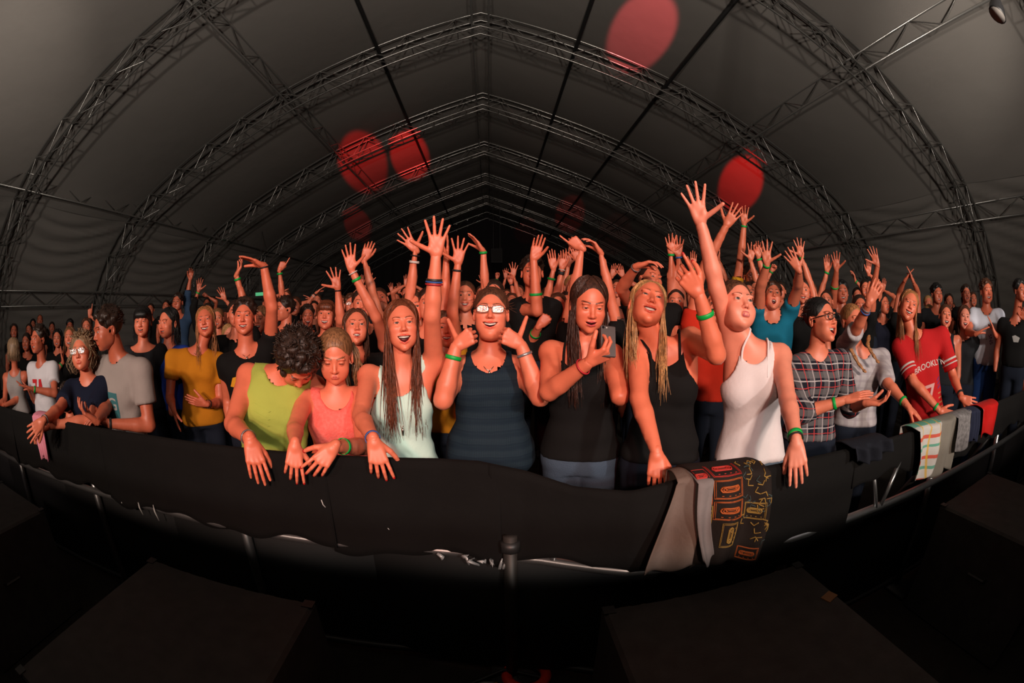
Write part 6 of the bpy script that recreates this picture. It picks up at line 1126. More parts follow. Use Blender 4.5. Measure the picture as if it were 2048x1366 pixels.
    dict(label='dark head against the left wall, second from the bald man', H=(-10.64, 5.367, 1.748), hr=(63.2332, 5, 0), hs=1, NB=(-10.662, 5.378, 1.563), PE=(-10.662, 5.378, 1.063), bs=1, a=dict(S=(-10.745, 5.213, 1.508), E=(-10.768, 5.188, 1.238), W=(-10.679, 5.143, 1.038)), b=dict(S=(-10.579, 5.543, 1.508), E=(-10.556, 5.608, 1.238), W=(-10.467, 5.563, 1.038)), male=1, group='farther spectators', hc='black', hair='short', top=dict(kind='tee', c='black'), q=2, ex='smile', id='far', seed=60),
    dict(label='dim head left of the fair clapping woman', H=(-8.902, 5.073, 1.631), hr=(60.3227, 0, 0), hs=0.96, NB=(-8.925, 5.086, 1.453), PE=(-8.925, 5.086, 0.953), bs=1, a=dict(S=(-9.007, 4.943, 1.398), E=(-9.031, 4.919, 1.128), W=(-8.945, 4.87, 0.928)), b=dict(S=(-8.843, 5.229, 1.398), E=(-8.819, 5.293, 1.128), W=(-8.732, 5.243, 0.928)), group='farther spectators', hc='dark', tone='tan', top=dict(kind='tee', c='black'), q=2, ex='smile', id='far', seed=61),
    dict(label='dim dark-haired head above the fair clapping woman', H=(-7.528, 4.779, 1.624), hr=(57.5913, 0, 0), hs=1, NB=(-7.551, 4.794, 1.439), PE=(-7.551, 4.794, 0.939), bs=1, a=dict(S=(-7.65, 4.637, 1.384), E=(-7.677, 4.615, 1.114), W=(-7.592, 4.562, 0.914)), b=dict(S=(-7.452, 4.95, 1.384), E=(-7.425, 5.012, 1.114), W=(-7.341, 4.958, 0.914)), male=1, group='farther spectators', hc='black', tone='tan', hair='short', top=dict(kind='tee', c='black'), q=2, ex='smile', id='far', seed=62),
    dict(label='red-lit face left of the blue-shirted man', H=(-5.559, 5.846, 1.857), hr=(33.6447, 0, 0), hs=0.8675, NB=(-5.575, 5.865, 1.697), PE=(-5.575, 5.865, 1.245), bs=0.9037, a=dict(S=(-5.683, 5.763, 1.642), E=(-5.719, 5.748, 1.398), W=(-5.65, 5.676, 1.217)), b=dict(S=(-5.467, 5.968, 1.642), E=(-5.431, 6.023, 1.398), W=(-5.362, 5.951, 1.217)), group='farther spectators', hc='dark', tone='tan', top=dict(kind='tee', c='black'), q=2, ex='smile', id='far', seed=63),
    dict(label='red-lit face just below the blue-shirted man', H=(-5.639, 6.157, 1.845), hr=(32.5853, 0, 0), hs=1, NB=(-5.656, 6.178, 1.66), PE=(-5.656, 6.178, 1.16), bs=1, a=dict(S=(-5.792, 6.053, 1.605), E=(-5.829, 6.039, 1.335), W=(-5.761, 5.965, 1.135)), b=dict(S=(-5.519, 6.303, 1.605), E=(-5.483, 6.357, 1.335), W=(-5.415, 6.283, 1.135)), male=1, group='farther spectators', hc='dark', tone='tan', hair='short', top=dict(kind='tee', c='black'), q=2, ex='smile', id='far', seed=64),
    dict(label='person with black sleeve and raised open palm above the mustard girl', H=(-3.7, 4.788, 1.686), hr=(37.696, 5, 0), hs=0.96, NB=(-3.715, 4.807, 1.509), PE=(-3.715, 4.807, 1.009), bs=1, a=dict(S=(-3.845, 4.706, 1.479), E=(-3.835, 4.607, 1.735), W=(-3.744, 4.62, 1.951), pose='open', d=(0.138, 0.002, 0.99), n=(0.628, -0.775, -0.067), bands=[(0.9, 0.018, 'wrist_green', 'wristband')]), b=dict(S=(-3.584, 4.908, 1.454), E=(-3.545, 4.959, 1.184), W=(-3.484, 4.88, 0.984)), group='farther spectators', hc='dark', tone='tan', top=dict(kind='tee', c='black', sleeve=1.6), q=2, ex='smile', id='far', seed=65),
    dict(label='face hidden behind the head of the mustard girl', H=(-3.206, 4.352, 1.594), hr=(30.4641, 0, 0), hs=0.96, NB=(-3.221, 4.374, 1.416), PE=(-3.221, 4.374, 0.916), bs=1, a=dict(S=(-3.353, 4.276, 1.361), E=(-3.394, 4.266, 1.091), W=(-3.334, 4.186, 0.891)), b=dict(S=(-3.088, 4.472, 1.361), E=(-3.048, 4.522, 1.091), W=(-2.988, 4.441, 0.891)), group='farther spectators', hair='tied', hc='lightbrown', top=dict(kind='tee', c='black'), q=2, ex='smile', id='far', seed=66),
    dict(label='person in dark t-shirt with tilted raised palm right of the mustard girl', H=(-3.289, 4.634, 1.585), hr=(35.3613, 5, 0), hs=0.96, NB=(-3.303, 4.654, 1.407), PE=(-3.303, 4.654, 0.907), bs=1, a=dict(S=(-3.437, 4.558, 1.352), E=(-3.478, 4.549, 1.082), W=(-3.42, 4.468, 0.882)), b=dict(S=(-3.168, 4.749, 1.377), E=(-3.124, 4.665, 1.635), W=(-3.232, 4.558, 1.814), pose='open', d=(-0.31, -0.293, 0.904), n=(0.578, -0.815, -0.047)), group='farther spectators', hc='dark', tone='warm', top=dict(kind='tee', c='black'), q=2, ex='smile', id='far', seed=67),
    dict(label='person with thin forearm and green band left of the waving man', H=(-2.116, 3.156, 1.611), hr=(33.8395, 5, 0), hs=0.96, NB=(-2.129, 3.176, 1.434), PE=(-2.129, 3.176, 0.934), bs=1, a=dict(S=(-2.266, 3.084, 1.379), E=(-2.308, 3.076, 1.109), W=(-2.252, 2.993, 0.909)), b=dict(S=(-1.992, 3.268, 1.404), E=(-2.051, 3.198, 1.686), W=(-2.101, 3.138, 1.927), pose='relaxed', d=(0.47, 0.197, 0.86), n=(-0.831, -0.556, 0), bands=[(0.85, 0.018, 'wrist_green', 'wristband')]), group='farther spectators', hc='dark', top=dict(kind='tee', c='black'), q=2, ex='smile', id='far', seed=68),
    dict(label='small fist-raiser far behind the mustard girl', H=(-4.634, 5.968, 1.859), hr=(37.8286, 0, 0), hs=0.7453, NB=(-4.649, 5.987, 1.721), PE=(-4.649, 5.987, 1.291), bs=0.86, a=dict(S=(-4.761, 5.9, 1.666), E=(-4.801, 5.89, 1.434), W=(-4.739, 5.811, 1.262)), b=dict(S=(-4.537, 6.074, 1.691), E=(-4.419, 5.975, 1.87), W=(-4.571, 5.887, 1.969), pose='fist', d=(-0.756, -0.436, 0.488), n=(0.612, -0.789, -0.056)), group='farther spectators', hc='dark', tone='tan', top=dict(kind='tee', c='black'), q=2, ex='smile', id='far', seed=69),
    dict(label='person pointing one finger up right of the waving arm', H=(-2.237, 4.002, 1.717), hr=(29.1987, 5, 0), hs=0.96, NB=(-2.248, 4.023, 1.539), PE=(-2.248, 4.023, 1.039), bs=1, a=dict(S=(-2.392, 3.942, 1.484), E=(-2.436, 3.938, 1.214), W=(-2.387, 3.851, 1.014)), b=dict(S=(-2.104, 4.103, 1.509), E=(-2.12, 4.058, 1.798), W=(-2.133, 4.019, 2.044), pose='point', d=(0.491, 0.132, 0.861), n=(-0.466, 0.878, 0.108), bands=[(0.85, 0.018, 'wrist_green', 'wristband')]), group='farther spectators', hc='dark', tone='warm', top=dict(kind='tee', c='black'), q=2, ex='smile', id='far', seed=70),
    dict(label='person with drooping flat hand and striped bracelets', H=(-2.609, 6.062, 1.689), hr=(23.2904, 5, 0), hs=0.96, NB=(-2.619, 6.084, 1.511), PE=(-2.619, 6.084, 1.011), bs=1, a=dict(S=(-2.77, 6.018, 1.481), E=(-2.692, 5.946, 1.734), W=(-2.54, 5.981, 1.911), pose='flat', d=(0.751, 0.265, 0.605), n=(0, 0, -1), bands=[(0.9, 0.02, 'wrist_black', 'bracelet'), (0.75, 0.012, 'wrist_white', 'bracelet')]), b=dict(S=(-2.467, 6.149, 1.456), E=(-2.421, 6.189, 1.186), W=(-2.382, 6.097, 0.986)), group='farther spectators', hc='dark', top=dict(kind='tee', c='black'), q=2, ex='smile', id='far', seed=71),
    dict(label='person with sideways hand left of the striped bracelets', H=(-2.95, 6.989, 1.843), hr=(22.882, 5, 0), hs=0.96, NB=(-2.959, 7.011, 1.665), PE=(-2.959, 7.011, 1.165), bs=1, a=dict(S=(-3.111, 6.947, 1.61), E=(-3.17, 6.736, 1.776), W=(-2.992, 6.864, 1.859), pose='flat', d=(-0.773, -0.375, 0.511), n=(0, 0, -1)), b=dict(S=(-2.807, 7.075, 1.61), E=(-2.761, 7.115, 1.34), W=(-2.722, 7.023, 1.14)), group='farther spectators', hc='brown', top=dict(kind='tee', c='black'), q=2, ex='smile', id='far', seed=72),
    dict(label='person with loosely curled hand high beside the two left palms', H=(-0.958, 3.151, 1.641), hr=(16.9119, 5, 0), hs=0.96, NB=(-0.965, 3.174, 1.464), PE=(-0.965, 3.174, 0.964), bs=1, a=dict(S=(-1.123, 3.126, 1.409), E=(-1.171, 3.132, 1.139), W=(-1.142, 3.036, 0.939)), b=dict(S=(-0.807, 3.222, 1.434), E=(-0.875, 3.164, 1.72), W=(-0.932, 3.114, 1.965), pose='relaxed', d=(0.339, -0.048, 0.94), n=(-0.285, 0.95, 0.127)), group='farther spectators', hc='dark', top=dict(kind='tee', c='black'), q=2, ex='smile', id='far', seed=73),
    dict(label='small waver with dark bracelet right of the white-banded arm', H=(-1.655, 5.881, 1.848), hr=(15.7173, 5, 0), hs=0.8459, NB=(-1.661, 5.903, 1.692), PE=(-1.661, 5.903, 1.251), bs=0.8811, a=dict(S=(-1.801, 5.864, 1.662), E=(-1.799, 5.736, 1.867), W=(-1.645, 5.77, 2.001), pose='open', d=(0.019, -0.088, 0.996), n=(0.273, -0.959, -0.075), bands=[(0.95, 0.012, 'wrist_black', 'bracelet')]), b=dict(S=(-1.521, 5.942, 1.637), E=(-1.415, 5.778, 1.779), W=(-1.608, 5.79, 1.852), pose='flat', d=(-0.08, -0.086, 0.993), n=(0.267, -0.962, -0.05)), group='farther spectators', hc='dark', top=dict(kind='tee', c='black'), q=2, ex='smile', id='far', seed=74),
    dict(label='small waver just left of the dark bracelet', H=(-2.166, 7.186, 1.853), hr=(16.7754, 5, 0), hs=0.96, NB=(-2.173, 7.209, 1.676), PE=(-2.173, 7.209, 1.176), bs=1, a=dict(S=(-2.331, 7.161, 1.646), E=(-2.304, 7.057, 1.899), W=(-2.15, 7.076, 2.076), pose='flat', d=(-0.062, -0.107, 0.992), n=(0.29, -0.954, -0.071)), b=dict(S=(-2.015, 7.256, 1.621), E=(-1.967, 7.291, 1.351), W=(-1.938, 7.195, 1.151)), group='farther spectators', hc='brown', top=dict(kind='tee', c='black'), q=2, ex='smile', id='far', seed=75),
    dict(label='person with white-banded wrist waving high left of the mint woman', H=(-0.415, 2.914, 1.622), hr=(8.1139, 5, 0), hs=0.96, NB=(-0.419, 2.937, 1.444), PE=(-0.419, 2.937, 0.944), bs=1, a=dict(S=(-0.582, 2.914, 1.414), E=(-0.533, 2.875, 1.719), W=(-0.492, 2.842, 1.98), pose='wide', d=(-0.623, -0.244, 0.743), n=(0.169, -0.975, -0.147), bands=[(0.86, 0.008, 'wrist_black', 'bracelet'), (0.7, 0.016, 'wrist_white', 'bracelet')]), b=dict(S=(-0.255, 2.961, 1.389), E=(-0.206, 2.988, 1.119), W=(-0.192, 2.889, 0.919)), group='farther spectators', hc='dark', top=dict(kind='tee', c='black'), q=2, ex='smile', id='far', seed=76),
    dict(label='far waver with both palms up above the whistling woman', H=(-1.67, 7.575, 1.852), hr=(12.4308, 5, 0), hs=0.936, NB=(-1.675, 7.598, 1.678), PE=(-1.675, 7.598, 1.191), bs=0.975, a=dict(S=(-1.832, 7.564, 1.648), E=(-1.905, 7.4, 1.848), W=(-1.716, 7.46, 1.962), pose='open', d=(-0.198, -0.11, 0.974), n=(0.224, -0.973, -0.054)), b=dict(S=(-1.518, 7.633, 1.648), E=(-1.395, 7.507, 1.851), W=(-1.596, 7.486, 1.96), pose='open', d=(0.114, -0.042, 0.993), n=(0.208, -0.977, -0.053)), group='farther spectators', hc='brown', top=dict(kind='tee', c='black'), q=2, ex='smile', id='far', seed=77),
    dict(label='far waver left of the white-banded wrist', H=(-1.127, 5.737, 1.853), hr=(11.1142, 5, 0), hs=0.7453, NB=(-1.131, 5.758, 1.715), PE=(-1.131, 5.758, 1.285), bs=0.86, a=dict(S=(-1.27, 5.731, 1.685), E=(-1.28, 5.566, 1.854), W=(-1.113, 5.631, 1.947), pose='open', d=(0.162, -0.049, 0.986), n=(0.193, -0.979, -0.069)), b=dict(S=(-0.992, 5.785, 1.66), E=(-0.943, 5.815, 1.428), W=(-0.924, 5.717, 1.256)), group='farther spectators', hc='brown', top=dict(kind='tee', c='black'), q=2, ex='smile', id='far', seed=78),
    dict(label='far clapper between white-banded wrist and the mint woman arm', H=(-1.13, 6.817, 1.857), hr=(9.4133, 5, 0), hs=0.96, NB=(-1.134, 6.841, 1.679), PE=(-1.134, 6.841, 1.179), bs=1, a=dict(S=(-1.297, 6.814, 1.624), E=(-1.346, 6.825, 1.354), W=(-1.33, 6.727, 1.154)), b=dict(S=(-0.971, 6.868, 1.649), E=(-0.974, 6.716, 1.879), W=(-1.173, 6.702, 2.003), pose='flat', d=(0.3, -0.024, 0.954), n=(-0.985, -0.172, 0)), group='farther spectators', hc='brown', top=dict(kind='tee', c='black'), q=2, ex='smile', id='far', seed=79),
    dict(label='person with bent wrist and green band above the pink-faced woman', H=(-0.193, 3.241, 1.683), hr=(3.4066, 5, 0), hs=0.96, NB=(-0.194, 3.265, 1.506), PE=(-0.194, 3.265, 1.006), bs=1, a=dict(S=(-0.359, 3.255, 1.451), E=(-0.409, 3.272, 1.181), W=(-0.403, 3.172, 0.981)), b=dict(S=(-0.03, 3.275, 1.476), E=(-0.044, 3.232, 1.766), W=(-0.057, 3.195, 2.013), pose='flat', d=(-0.557, -0.147, 0.818), n=(0, 0, -1), bands=[(0.95, 0.018, 'wrist_green', 'wristband')]), group='farther spectators', hc='brown', top=dict(kind='tee', c='black'), q=2, ex='smile', id='far', seed=80),
    dict(label='small red-lit waver right of the bent wrist', H=(-0.144, 6.27, 1.858), hr=(1.3185, 5, 0), hs=0.8247, NB=(-0.145, 6.293, 1.705), PE=(-0.145, 6.293, 1.275), bs=0.86, a=dict(S=(-0.287, 6.289, 1.65), E=(-0.337, 6.308, 1.418), W=(-0.334, 6.208, 1.246)), b=dict(S=(-0.003, 6.296, 1.675), E=(0.054, 6.16, 1.861), W=(-0.113, 6.164, 1.974), pose='open', d=(-0.125, -0.083, 0.989), n=(0.018, -0.997, -0.069)), group='farther spectators', hc='brown', top=dict(kind='tee', c='black'), q=2, ex='smile', id='far', seed=81),
    dict(label='small fist with green band above the thumbs-up woman', H=(0.149, 7.398, 1.843), hr=(-1.1502, 5, 0), hs=0.96, NB=(0.149, 7.422, 1.665), PE=(0.149, 7.422, 1.165), bs=1, a=dict(S=(-0.016, 7.425, 1.635), E=(0.047, 7.399, 1.916), W=(0.101, 7.377, 2.156), pose='fist', d=(0.09, -0.096, 0.991), n=(-0.014, -0.997, -0.082), bands=[(0.9, 0.018, 'wrist_green', 'wristband')]), b=dict(S=(0.314, 7.419, 1.61), E=(0.364, 7.438, 1.34), W=(0.362, 7.338, 1.14)), group='farther spectators', hc='brown', top=dict(kind='tee', c='black'), q=2, ex='smile', id='far', seed=82),
    dict(label='small red-lit palm left of the open hand over the thumbs-up woman', H=(0.266, 7.393, 1.858), hr=(-2.0626, 5, 0), hs=0.96, NB=(0.267, 7.416, 1.681), PE=(0.267, 7.416, 1.181), bs=1, a=dict(S=(0.102, 7.422, 1.651), E=(0.178, 7.395, 1.922), W=(0.243, 7.372, 2.154), pose='open', d=(0.007, -0.094, 0.996), n=(-0.033, -0.996, -0.082)), b=dict(S=(0.432, 7.41, 1.626), E=(0.482, 7.429, 1.356), W=(0.478, 7.329, 1.156)), group='farther spectators', hc='brown', top=dict(kind='tee', c='black'), q=2, ex='smile', id='far', seed=83),
    dict(label='open hand with spread fingers left of the man in black', H=(0.253, 5.365, 1.698), hr=(-2.7052, 5, 0), hs=0.96, NB=(0.255, 5.389, 1.52), PE=(0.255, 5.389, 1.02), bs=1, a=dict(S=(0.09, 5.396, 1.465), E=(0.04, 5.419, 1.195), W=(0.035, 5.319, 0.995)), b=dict(S=(0.419, 5.381, 1.49), E=(0.341, 5.363, 1.772), W=(0.274, 5.348, 2.012), pose='wide', d=(0.035, -0.107, 0.994), n=(-0.051, -0.995, -0.086)), group='farther spectators', hc='brown', top=dict(kind='tee', c='black'), q=2, ex='smile', id='far', seed=84),
    dict(label='thumb-up fist between open hand and the man in black', H=(0.18, 5.372, 1.639), hr=(-1.9176, 5, 0), hs=0.96, NB=(0.181, 5.396, 1.461), PE=(0.181, 5.396, 0.961), bs=1, a=dict(S=(0.016, 5.401, 1.406), E=(-0.034, 5.423, 1.136), W=(-0.038, 5.323, 0.936)), b=dict(S=(0.346, 5.39, 1.431), E=(0.29, 5.375, 1.699), W=(0.243, 5.361, 1.928), pose='fist', d=(-0.103, -0.076, 0.992), n=(-0.045, -0.997, -0.07), bands=[(0.9, 0.012, 'wrist_black', 'bracelet')]), group='farther spectators', hc='brown', top=dict(kind='tee', c='black'), q=2, ex='smile', id='far', seed=85),
    dict(label='person with green-banded forearm right of the man in black', H=(0.571, 3.739, 1.615), hr=(-8.6883, 5, 0), hs=0.96, NB=(0.575, 3.762, 1.437), PE=(0.575, 3.762, 0.937), bs=1, a=dict(S=(0.412, 3.787, 1.407), E=(0.478, 3.751, 1.69), W=(0.534, 3.72, 1.932), pose='flat', d=(-0.149, -0.095, 0.984), n=(-0.141, -0.985, -0.101), bands=[(0.65, 0.018, 'wrist_green', 'wristband')]), b=dict(S=(0.738, 3.737, 1.382), E=(0.787, 3.75, 1.112), W=(0.772, 3.651, 0.912)), group='farther spectators', hc='brown', top=dict(kind='tee', c='black'), q=2, ex='smile', id='far', seed=86),
    dict(label='person with palm flat to camera and black cuff', H=(0.68, 3.909, 1.635), hr=(-9.8641, 5, 0), hs=0.96, NB=(0.684, 3.932, 1.458), PE=(0.684, 3.932, 0.958), bs=1, a=dict(S=(0.521, 3.96, 1.428), E=(0.583, 3.922, 1.709), W=(0.635, 3.89, 1.95), pose='flat', d=(-0.001, -0.125, 0.992), n=(-0.16, -0.982, -0.101), bands=[(0.85, 0.03, 'wrist_black', 'bracelet'), (0.97, 0.008, 'wrist_white', 'bracelet')]), b=dict(S=(0.846, 3.904, 1.403), E=(0.896, 3.915, 1.133), W=(0.878, 3.817, 0.933)), group='farther spectators', hc='dark', top=dict(kind='tee', c='black'), q=2, ex='smile', id='far', seed=87),
    dict(label='waver with small hand right of the black cuff', H=(0.776, 4.227, 1.71), hr=(-10.3963, 5, 0), hs=0.96, NB=(0.78, 4.25, 1.533), PE=(0.78, 4.25, 1.033), bs=1, a=dict(S=(0.618, 4.28, 1.503), E=(0.689, 4.236, 1.782), W=(0.75, 4.198, 2.021), pose='open', d=(-0.067, -0.117, 0.991), n=(-0.175, -0.978, -0.11)), b=dict(S=(0.942, 4.221, 1.478), E=(0.991, 4.232, 1.208), W=(0.973, 4.133, 1.008)), group='farther spectators', hc='brown', top=dict(kind='tee', c='black'), q=2, ex='smile', id='far', seed=88),
    dict(label='person whose finger points left high above the brunette', H=(0.625, 2.736, 1.607), hr=(-12.8658, 5, 0), hs=0.96, NB=(0.63, 2.759, 1.43), PE=(0.63, 2.759, 0.93), bs=1, a=dict(S=(0.469, 2.796, 1.4), E=(0.523, 2.739, 1.703), W=(0.57, 2.69, 1.961), pose='point', d=(-0.757, 0.041, 0.653), n=(0.205, 0.968, 0.148)), b=dict(S=(0.791, 2.722, 1.375), E=(0.84, 2.731, 1.105), W=(0.818, 2.634, 0.905)), group='farther spectators', hc='brown', top=dict(kind='tee', c='black'), q=2, ex='smile', id='far', seed=89),
    dict(label='person with green band half hidden behind the pointing arm', H=(0.807, 3.894, 1.706), hr=(-11.7029, 5, 0), hs=0.96, NB=(0.811, 3.917, 1.528), PE=(0.811, 3.917, 1.028), bs=1, a=dict(S=(0.65, 3.951, 1.498), E=(0.721, 3.903, 1.78), W=(0.783, 3.863, 2.021), pose='flat', d=(-0.341, -0.064, 0.938), n=(0.197, 0.973, 0.119), bands=[(0.96, 0.018, 'wrist_green', 'wristband')]), b=dict(S=(0.973, 3.884, 1.473), E=(1.022, 3.893, 1.203), W=(1.002, 3.796, 1.003)), group='farther spectators', hc='brown', top=dict(kind='tee', c='black'), q=2, ex='smile', id='far', seed=90),
    dict(label='person with limp bent wrist above the laughing girl in pink', H=(0.724, 3.01, 1.614), hr=(-13.5192, 5, 0), hs=0.96, NB=(0.729, 3.033, 1.436), PE=(0.729, 3.033, 0.936), bs=1, a=dict(S=(0.569, 3.071, 1.381), E=(0.52, 3.103, 1.111), W=(0.497, 3.006, 0.911)), b=dict(S=(0.89, 2.994, 1.406), E=(0.817, 2.967, 1.711), W=(0.754, 2.944, 1.972), pose='relaxed', d=(-0.567, 0.013, 0.823), n=(0, 0, -1)), group='farther spectators', hc='brown', top=dict(kind='tee', c='black'), q=2, ex='smile', id='far', seed=91),
    dict(label='person forming a roof with two hands behind the laughing girl', H=(1.549, 5.254, 1.859), hr=(-16.4271, 5, 0), hs=0.936, NB=(1.556, 5.277, 1.686), PE=(1.556, 5.277, 1.198), bs=0.975, a=dict(S=(1.401, 5.322, 1.656), E=(1.279, 5.213, 1.868), W=(1.462, 5.165, 1.998), pose='flat', d=(0.179, -0.154, 0.972), n=(-0.271, -0.959, -0.083), bands=[(0.8, 0.018, 'wrist_green', 'wristband')]), b=dict(S=(1.71, 5.231, 1.656), E=(1.77, 5.069, 1.861), W=(1.591, 5.127, 1.992), pose='flat', d=(-0.254, -0.023, 0.967), n=(-0.295, -0.952, -0.082), bands=[(0.8, 0.018, 'wrist_green', 'wristband')]), group='farther spectators', hc='brown', top=dict(kind='tee', c='black'), q=2, ex='smile', id='far', seed=92),
    dict(label='person with two raised hands close together right of the leaning man', H=(1.492, 3.323, 1.644), hr=(-24.1725, 5, 0), hs=0.96, NB=(1.501, 3.345, 1.466), PE=(1.501, 3.345, 0.966), bs=1, a=dict(S=(1.455, 3.369, 1.497), E=(1.451, 3.332, 1.786), W=(1.447, 3.3, 2.034), pose='open', d=(-0.044, -0.147, 0.988), n=(-0.398, -0.908, -0.133), bands=[(0.97, 0.018, 'wrist_green', 'wristband')]), b=dict(S=(1.556, 3.324, 1.498), E=(1.528, 3.299, 1.778), W=(1.505, 3.277, 2.017), pose='open', d=(-0.018, -0.156, 0.988), n=(-0.414, -0.901, -0.129), bands=[(0.95, 0.014, 'wrist_blue', 'wristband')]), group='farther spectators', hc='dark', top=dict(kind='tee', c='black'), q=2, ex='smile', id='far', seed=93),
    dict(label='person with upright palm left of the long white-tank arm', H=(2.098, 4.218, 1.737), hr=(-26.4404, 5, 0), hs=0.96, NB=(2.108, 4.239, 1.559), PE=(2.108, 4.239, 1.059), bs=1, a=dict(S=(1.96, 4.313, 1.504), E=(1.916, 4.355, 1.234), W=(1.871, 4.265, 1.034)), b=dict(S=(2.256, 4.166, 1.529), E=(2.166, 4.176, 1.804), W=(2.09, 4.184, 2.039), pose='flat', d=(0.03, -0.155, 0.987), n=(-0.444, -0.89, -0.104), bands=[(0.9, 0.018, 'wrist_green', 'wristband')]), group='farther spectators', hc='dark', top=dict(kind='tee', c='black'), q=2, ex='smile', id='far', seed=94),
    dict(label='half-hidden hand right of the long white-tank arm', H=(2.432, 4.2, 1.851), hr=(-30.0731, 5, 0), hs=0.9126, NB=(2.444, 4.22, 1.682), PE=(2.444, 4.22, 1.207), bs=0.9506, a=dict(S=(2.308, 4.299, 1.627), E=(2.265, 4.344, 1.37), W=(2.215, 4.258, 1.18)), b=dict(S=(2.58, 4.142, 1.652), E=(2.489, 4.161, 1.91), W=(2.411, 4.177, 2.13), pose='flat', d=(0.098, -0.211, 0.973), n=(-0.866, 0.5, 0)), group='farther spectators', hc='dark', top=dict(kind='tee', c='black'), q=2, ex='smile', id='far', seed=95),
    dict(label='red face below the yellow sleeve', H=(2.663, 4.501, 1.846), hr=(-26.6683, 5, 0), hs=0.96, NB=(2.674, 4.522, 1.669), PE=(2.674, 4.522, 1.169), bs=1, a=dict(S=(2.533, 4.606, 1.614), E=(2.49, 4.652, 1.344), W=(2.439, 4.566, 1.144)), b=dict(S=(2.816, 4.438, 1.614), E=(2.859, 4.432, 1.344), W=(2.808, 4.346, 1.144)), group='farther spectators', hc='brown', hair='tied', top=dict(kind='tee', c='black'), q=2, ex='smile', id='far', seed=96),
    dict(label='splayed hand behind the yellow-sleeved man', H=(2.424, 3.61, 1.749), hr=(-33.8853, 5, 0), hs=0.96, NB=(2.438, 3.63, 1.571), PE=(2.438, 3.63, 1.071), bs=1, a=dict(S=(2.301, 3.722, 1.516), E=(2.259, 3.77, 1.246), W=(2.203, 3.687, 1.046)), b=dict(S=(2.575, 3.538, 1.541), E=(2.496, 3.55, 1.825), W=(2.429, 3.56, 2.067), pose='wide', d=(0.117, -0.244, 0.963), n=(-0.56, -0.82, -0.119)), group='farther spectators', hc='dark', top=dict(kind='tee', c='black'), q=2, ex='smile', id='far', seed=97),
    dict(label='thin forearm with green band left of the shouting boy palm', H=(2.493, 3.573, 1.773), hr=(-34.9079, 5, 0), hs=0.96, NB=(2.507, 3.592, 1.596), PE=(2.507, 3.592, 1.096), bs=1, a=dict(S=(2.371, 3.687, 1.541), E=(2.33, 3.735, 1.271), W=(2.273, 3.653, 1.071)), b=dict(S=(2.642, 3.498, 1.566), E=(2.566, 3.507, 1.852), W=(2.5, 3.516, 2.097), pose='relaxed', d=(0.034, -0.195, 0.98), n=(-0.575, -0.808, -0.126), bands=[(0.9, 0.018, 'wrist_green', 'wristband')]), group='farther spectators', hc='dark', top=dict(kind='tee', c='black'), q=2, ex='smile', id='far', seed=98),
    dict(label='forearm with green band right of the shouting boy face', H=(3.475, 4.42, 1.845), hr=(-38.1746, 5, 0), hs=0.96, NB=(3.49, 4.439, 1.667), PE=(3.49, 4.439, 1.167), bs=1, a=dict(S=(3.36, 4.541, 1.637), E=(3.244, 4.498, 1.883), W=(3.322, 4.392, 2.077), pose='fist', d=(0.33, -0.452, 0.828), n=(-0.6, -0.794, -0.095), bands=[(0.95, 0.018, 'wrist_green', 'wristband')]), b=dict(S=(3.62, 4.337, 1.612), E=(3.659, 4.326, 1.342), W=(3.597, 4.248, 1.142)), group='farther spectators', hc='dark', top=dict(kind='tee', c='black'), q=2, ex='smile', id='far', seed=99),
    dict(label='open palm with green band above the shouting boy right arm', H=(2.769, 3.148, 1.769), hr=(-41.3335, 5, 0), hs=0.96, NB=(2.784, 3.166, 1.592), PE=(2.784, 3.166, 1.092), bs=1, a=dict(S=(2.66, 3.275, 1.537), E=(2.623, 3.328, 1.267), W=(2.557, 3.252, 1.067)), b=dict(S=(2.908, 3.057, 1.562), E=(2.816, 3.091, 1.841), W=(2.737, 3.12, 2.08), pose='wide', d=(-0.13, -0.086, 0.988), n=(-0.654, -0.746, -0.127), bands=[(0.95, 0.018, 'wrist_green', 'wristband')]), group='farther spectators', hc='dark', top=dict(kind='tee', c='black'), q=2, ex='smile', id='far', seed=100),
    dict(label='upright palm with green band left of the grinning man', H=(3.289, 3.347, 1.702), hr=(-44.4928, 5, 0), hs=0.96, NB=(3.305, 3.364, 1.524), PE=(3.305, 3.364, 1.024), bs=1, a=dict(S=(3.188, 3.48, 1.494), E=(3.24, 3.389, 1.764), W=(3.284, 3.311, 1.994), pose='flat', d=(-0.055, -0.105, 0.993), n=(-0.701, -0.707, -0.095), bands=[(0.95, 0.018, 'wrist_green', 'wristband')]), b=dict(S=(3.423, 3.249, 1.469), E=(3.459, 3.234, 1.199), W=(3.389, 3.162, 0.999)), group='farther spectators', hc='dark', top=dict(kind='tee', c='black'), q=2, ex='smile', id='far', seed=101),
    dict(label='hand with pale watch right of the grinning man', H=(4.934, 4.303, 1.843), hr=(-41.0013, 5, 0), hs=0.96, NB=(4.951, 4.32, 1.665), PE=(4.951, 4.32, 1.165), bs=1, a=dict(S=(4.843, 4.444, 1.61), E=(4.81, 4.502, 1.34), W=(4.734, 4.436, 1.14)), b=dict(S=(5.059, 4.195, 1.635), E=(4.961, 4.123, 1.881), W=(4.837, 4.247, 2.037), pose='relaxed', d=(-0.176, 0.067, 0.982), n=(-0.66, 0.751, 0), bands=[(0.92, 0.018, 'wrist_green', 'wristband')]), group='farther spectators', hc='dark', top=dict(kind='tee', c='black'), q=2, ex='smile', id='far', seed=102),
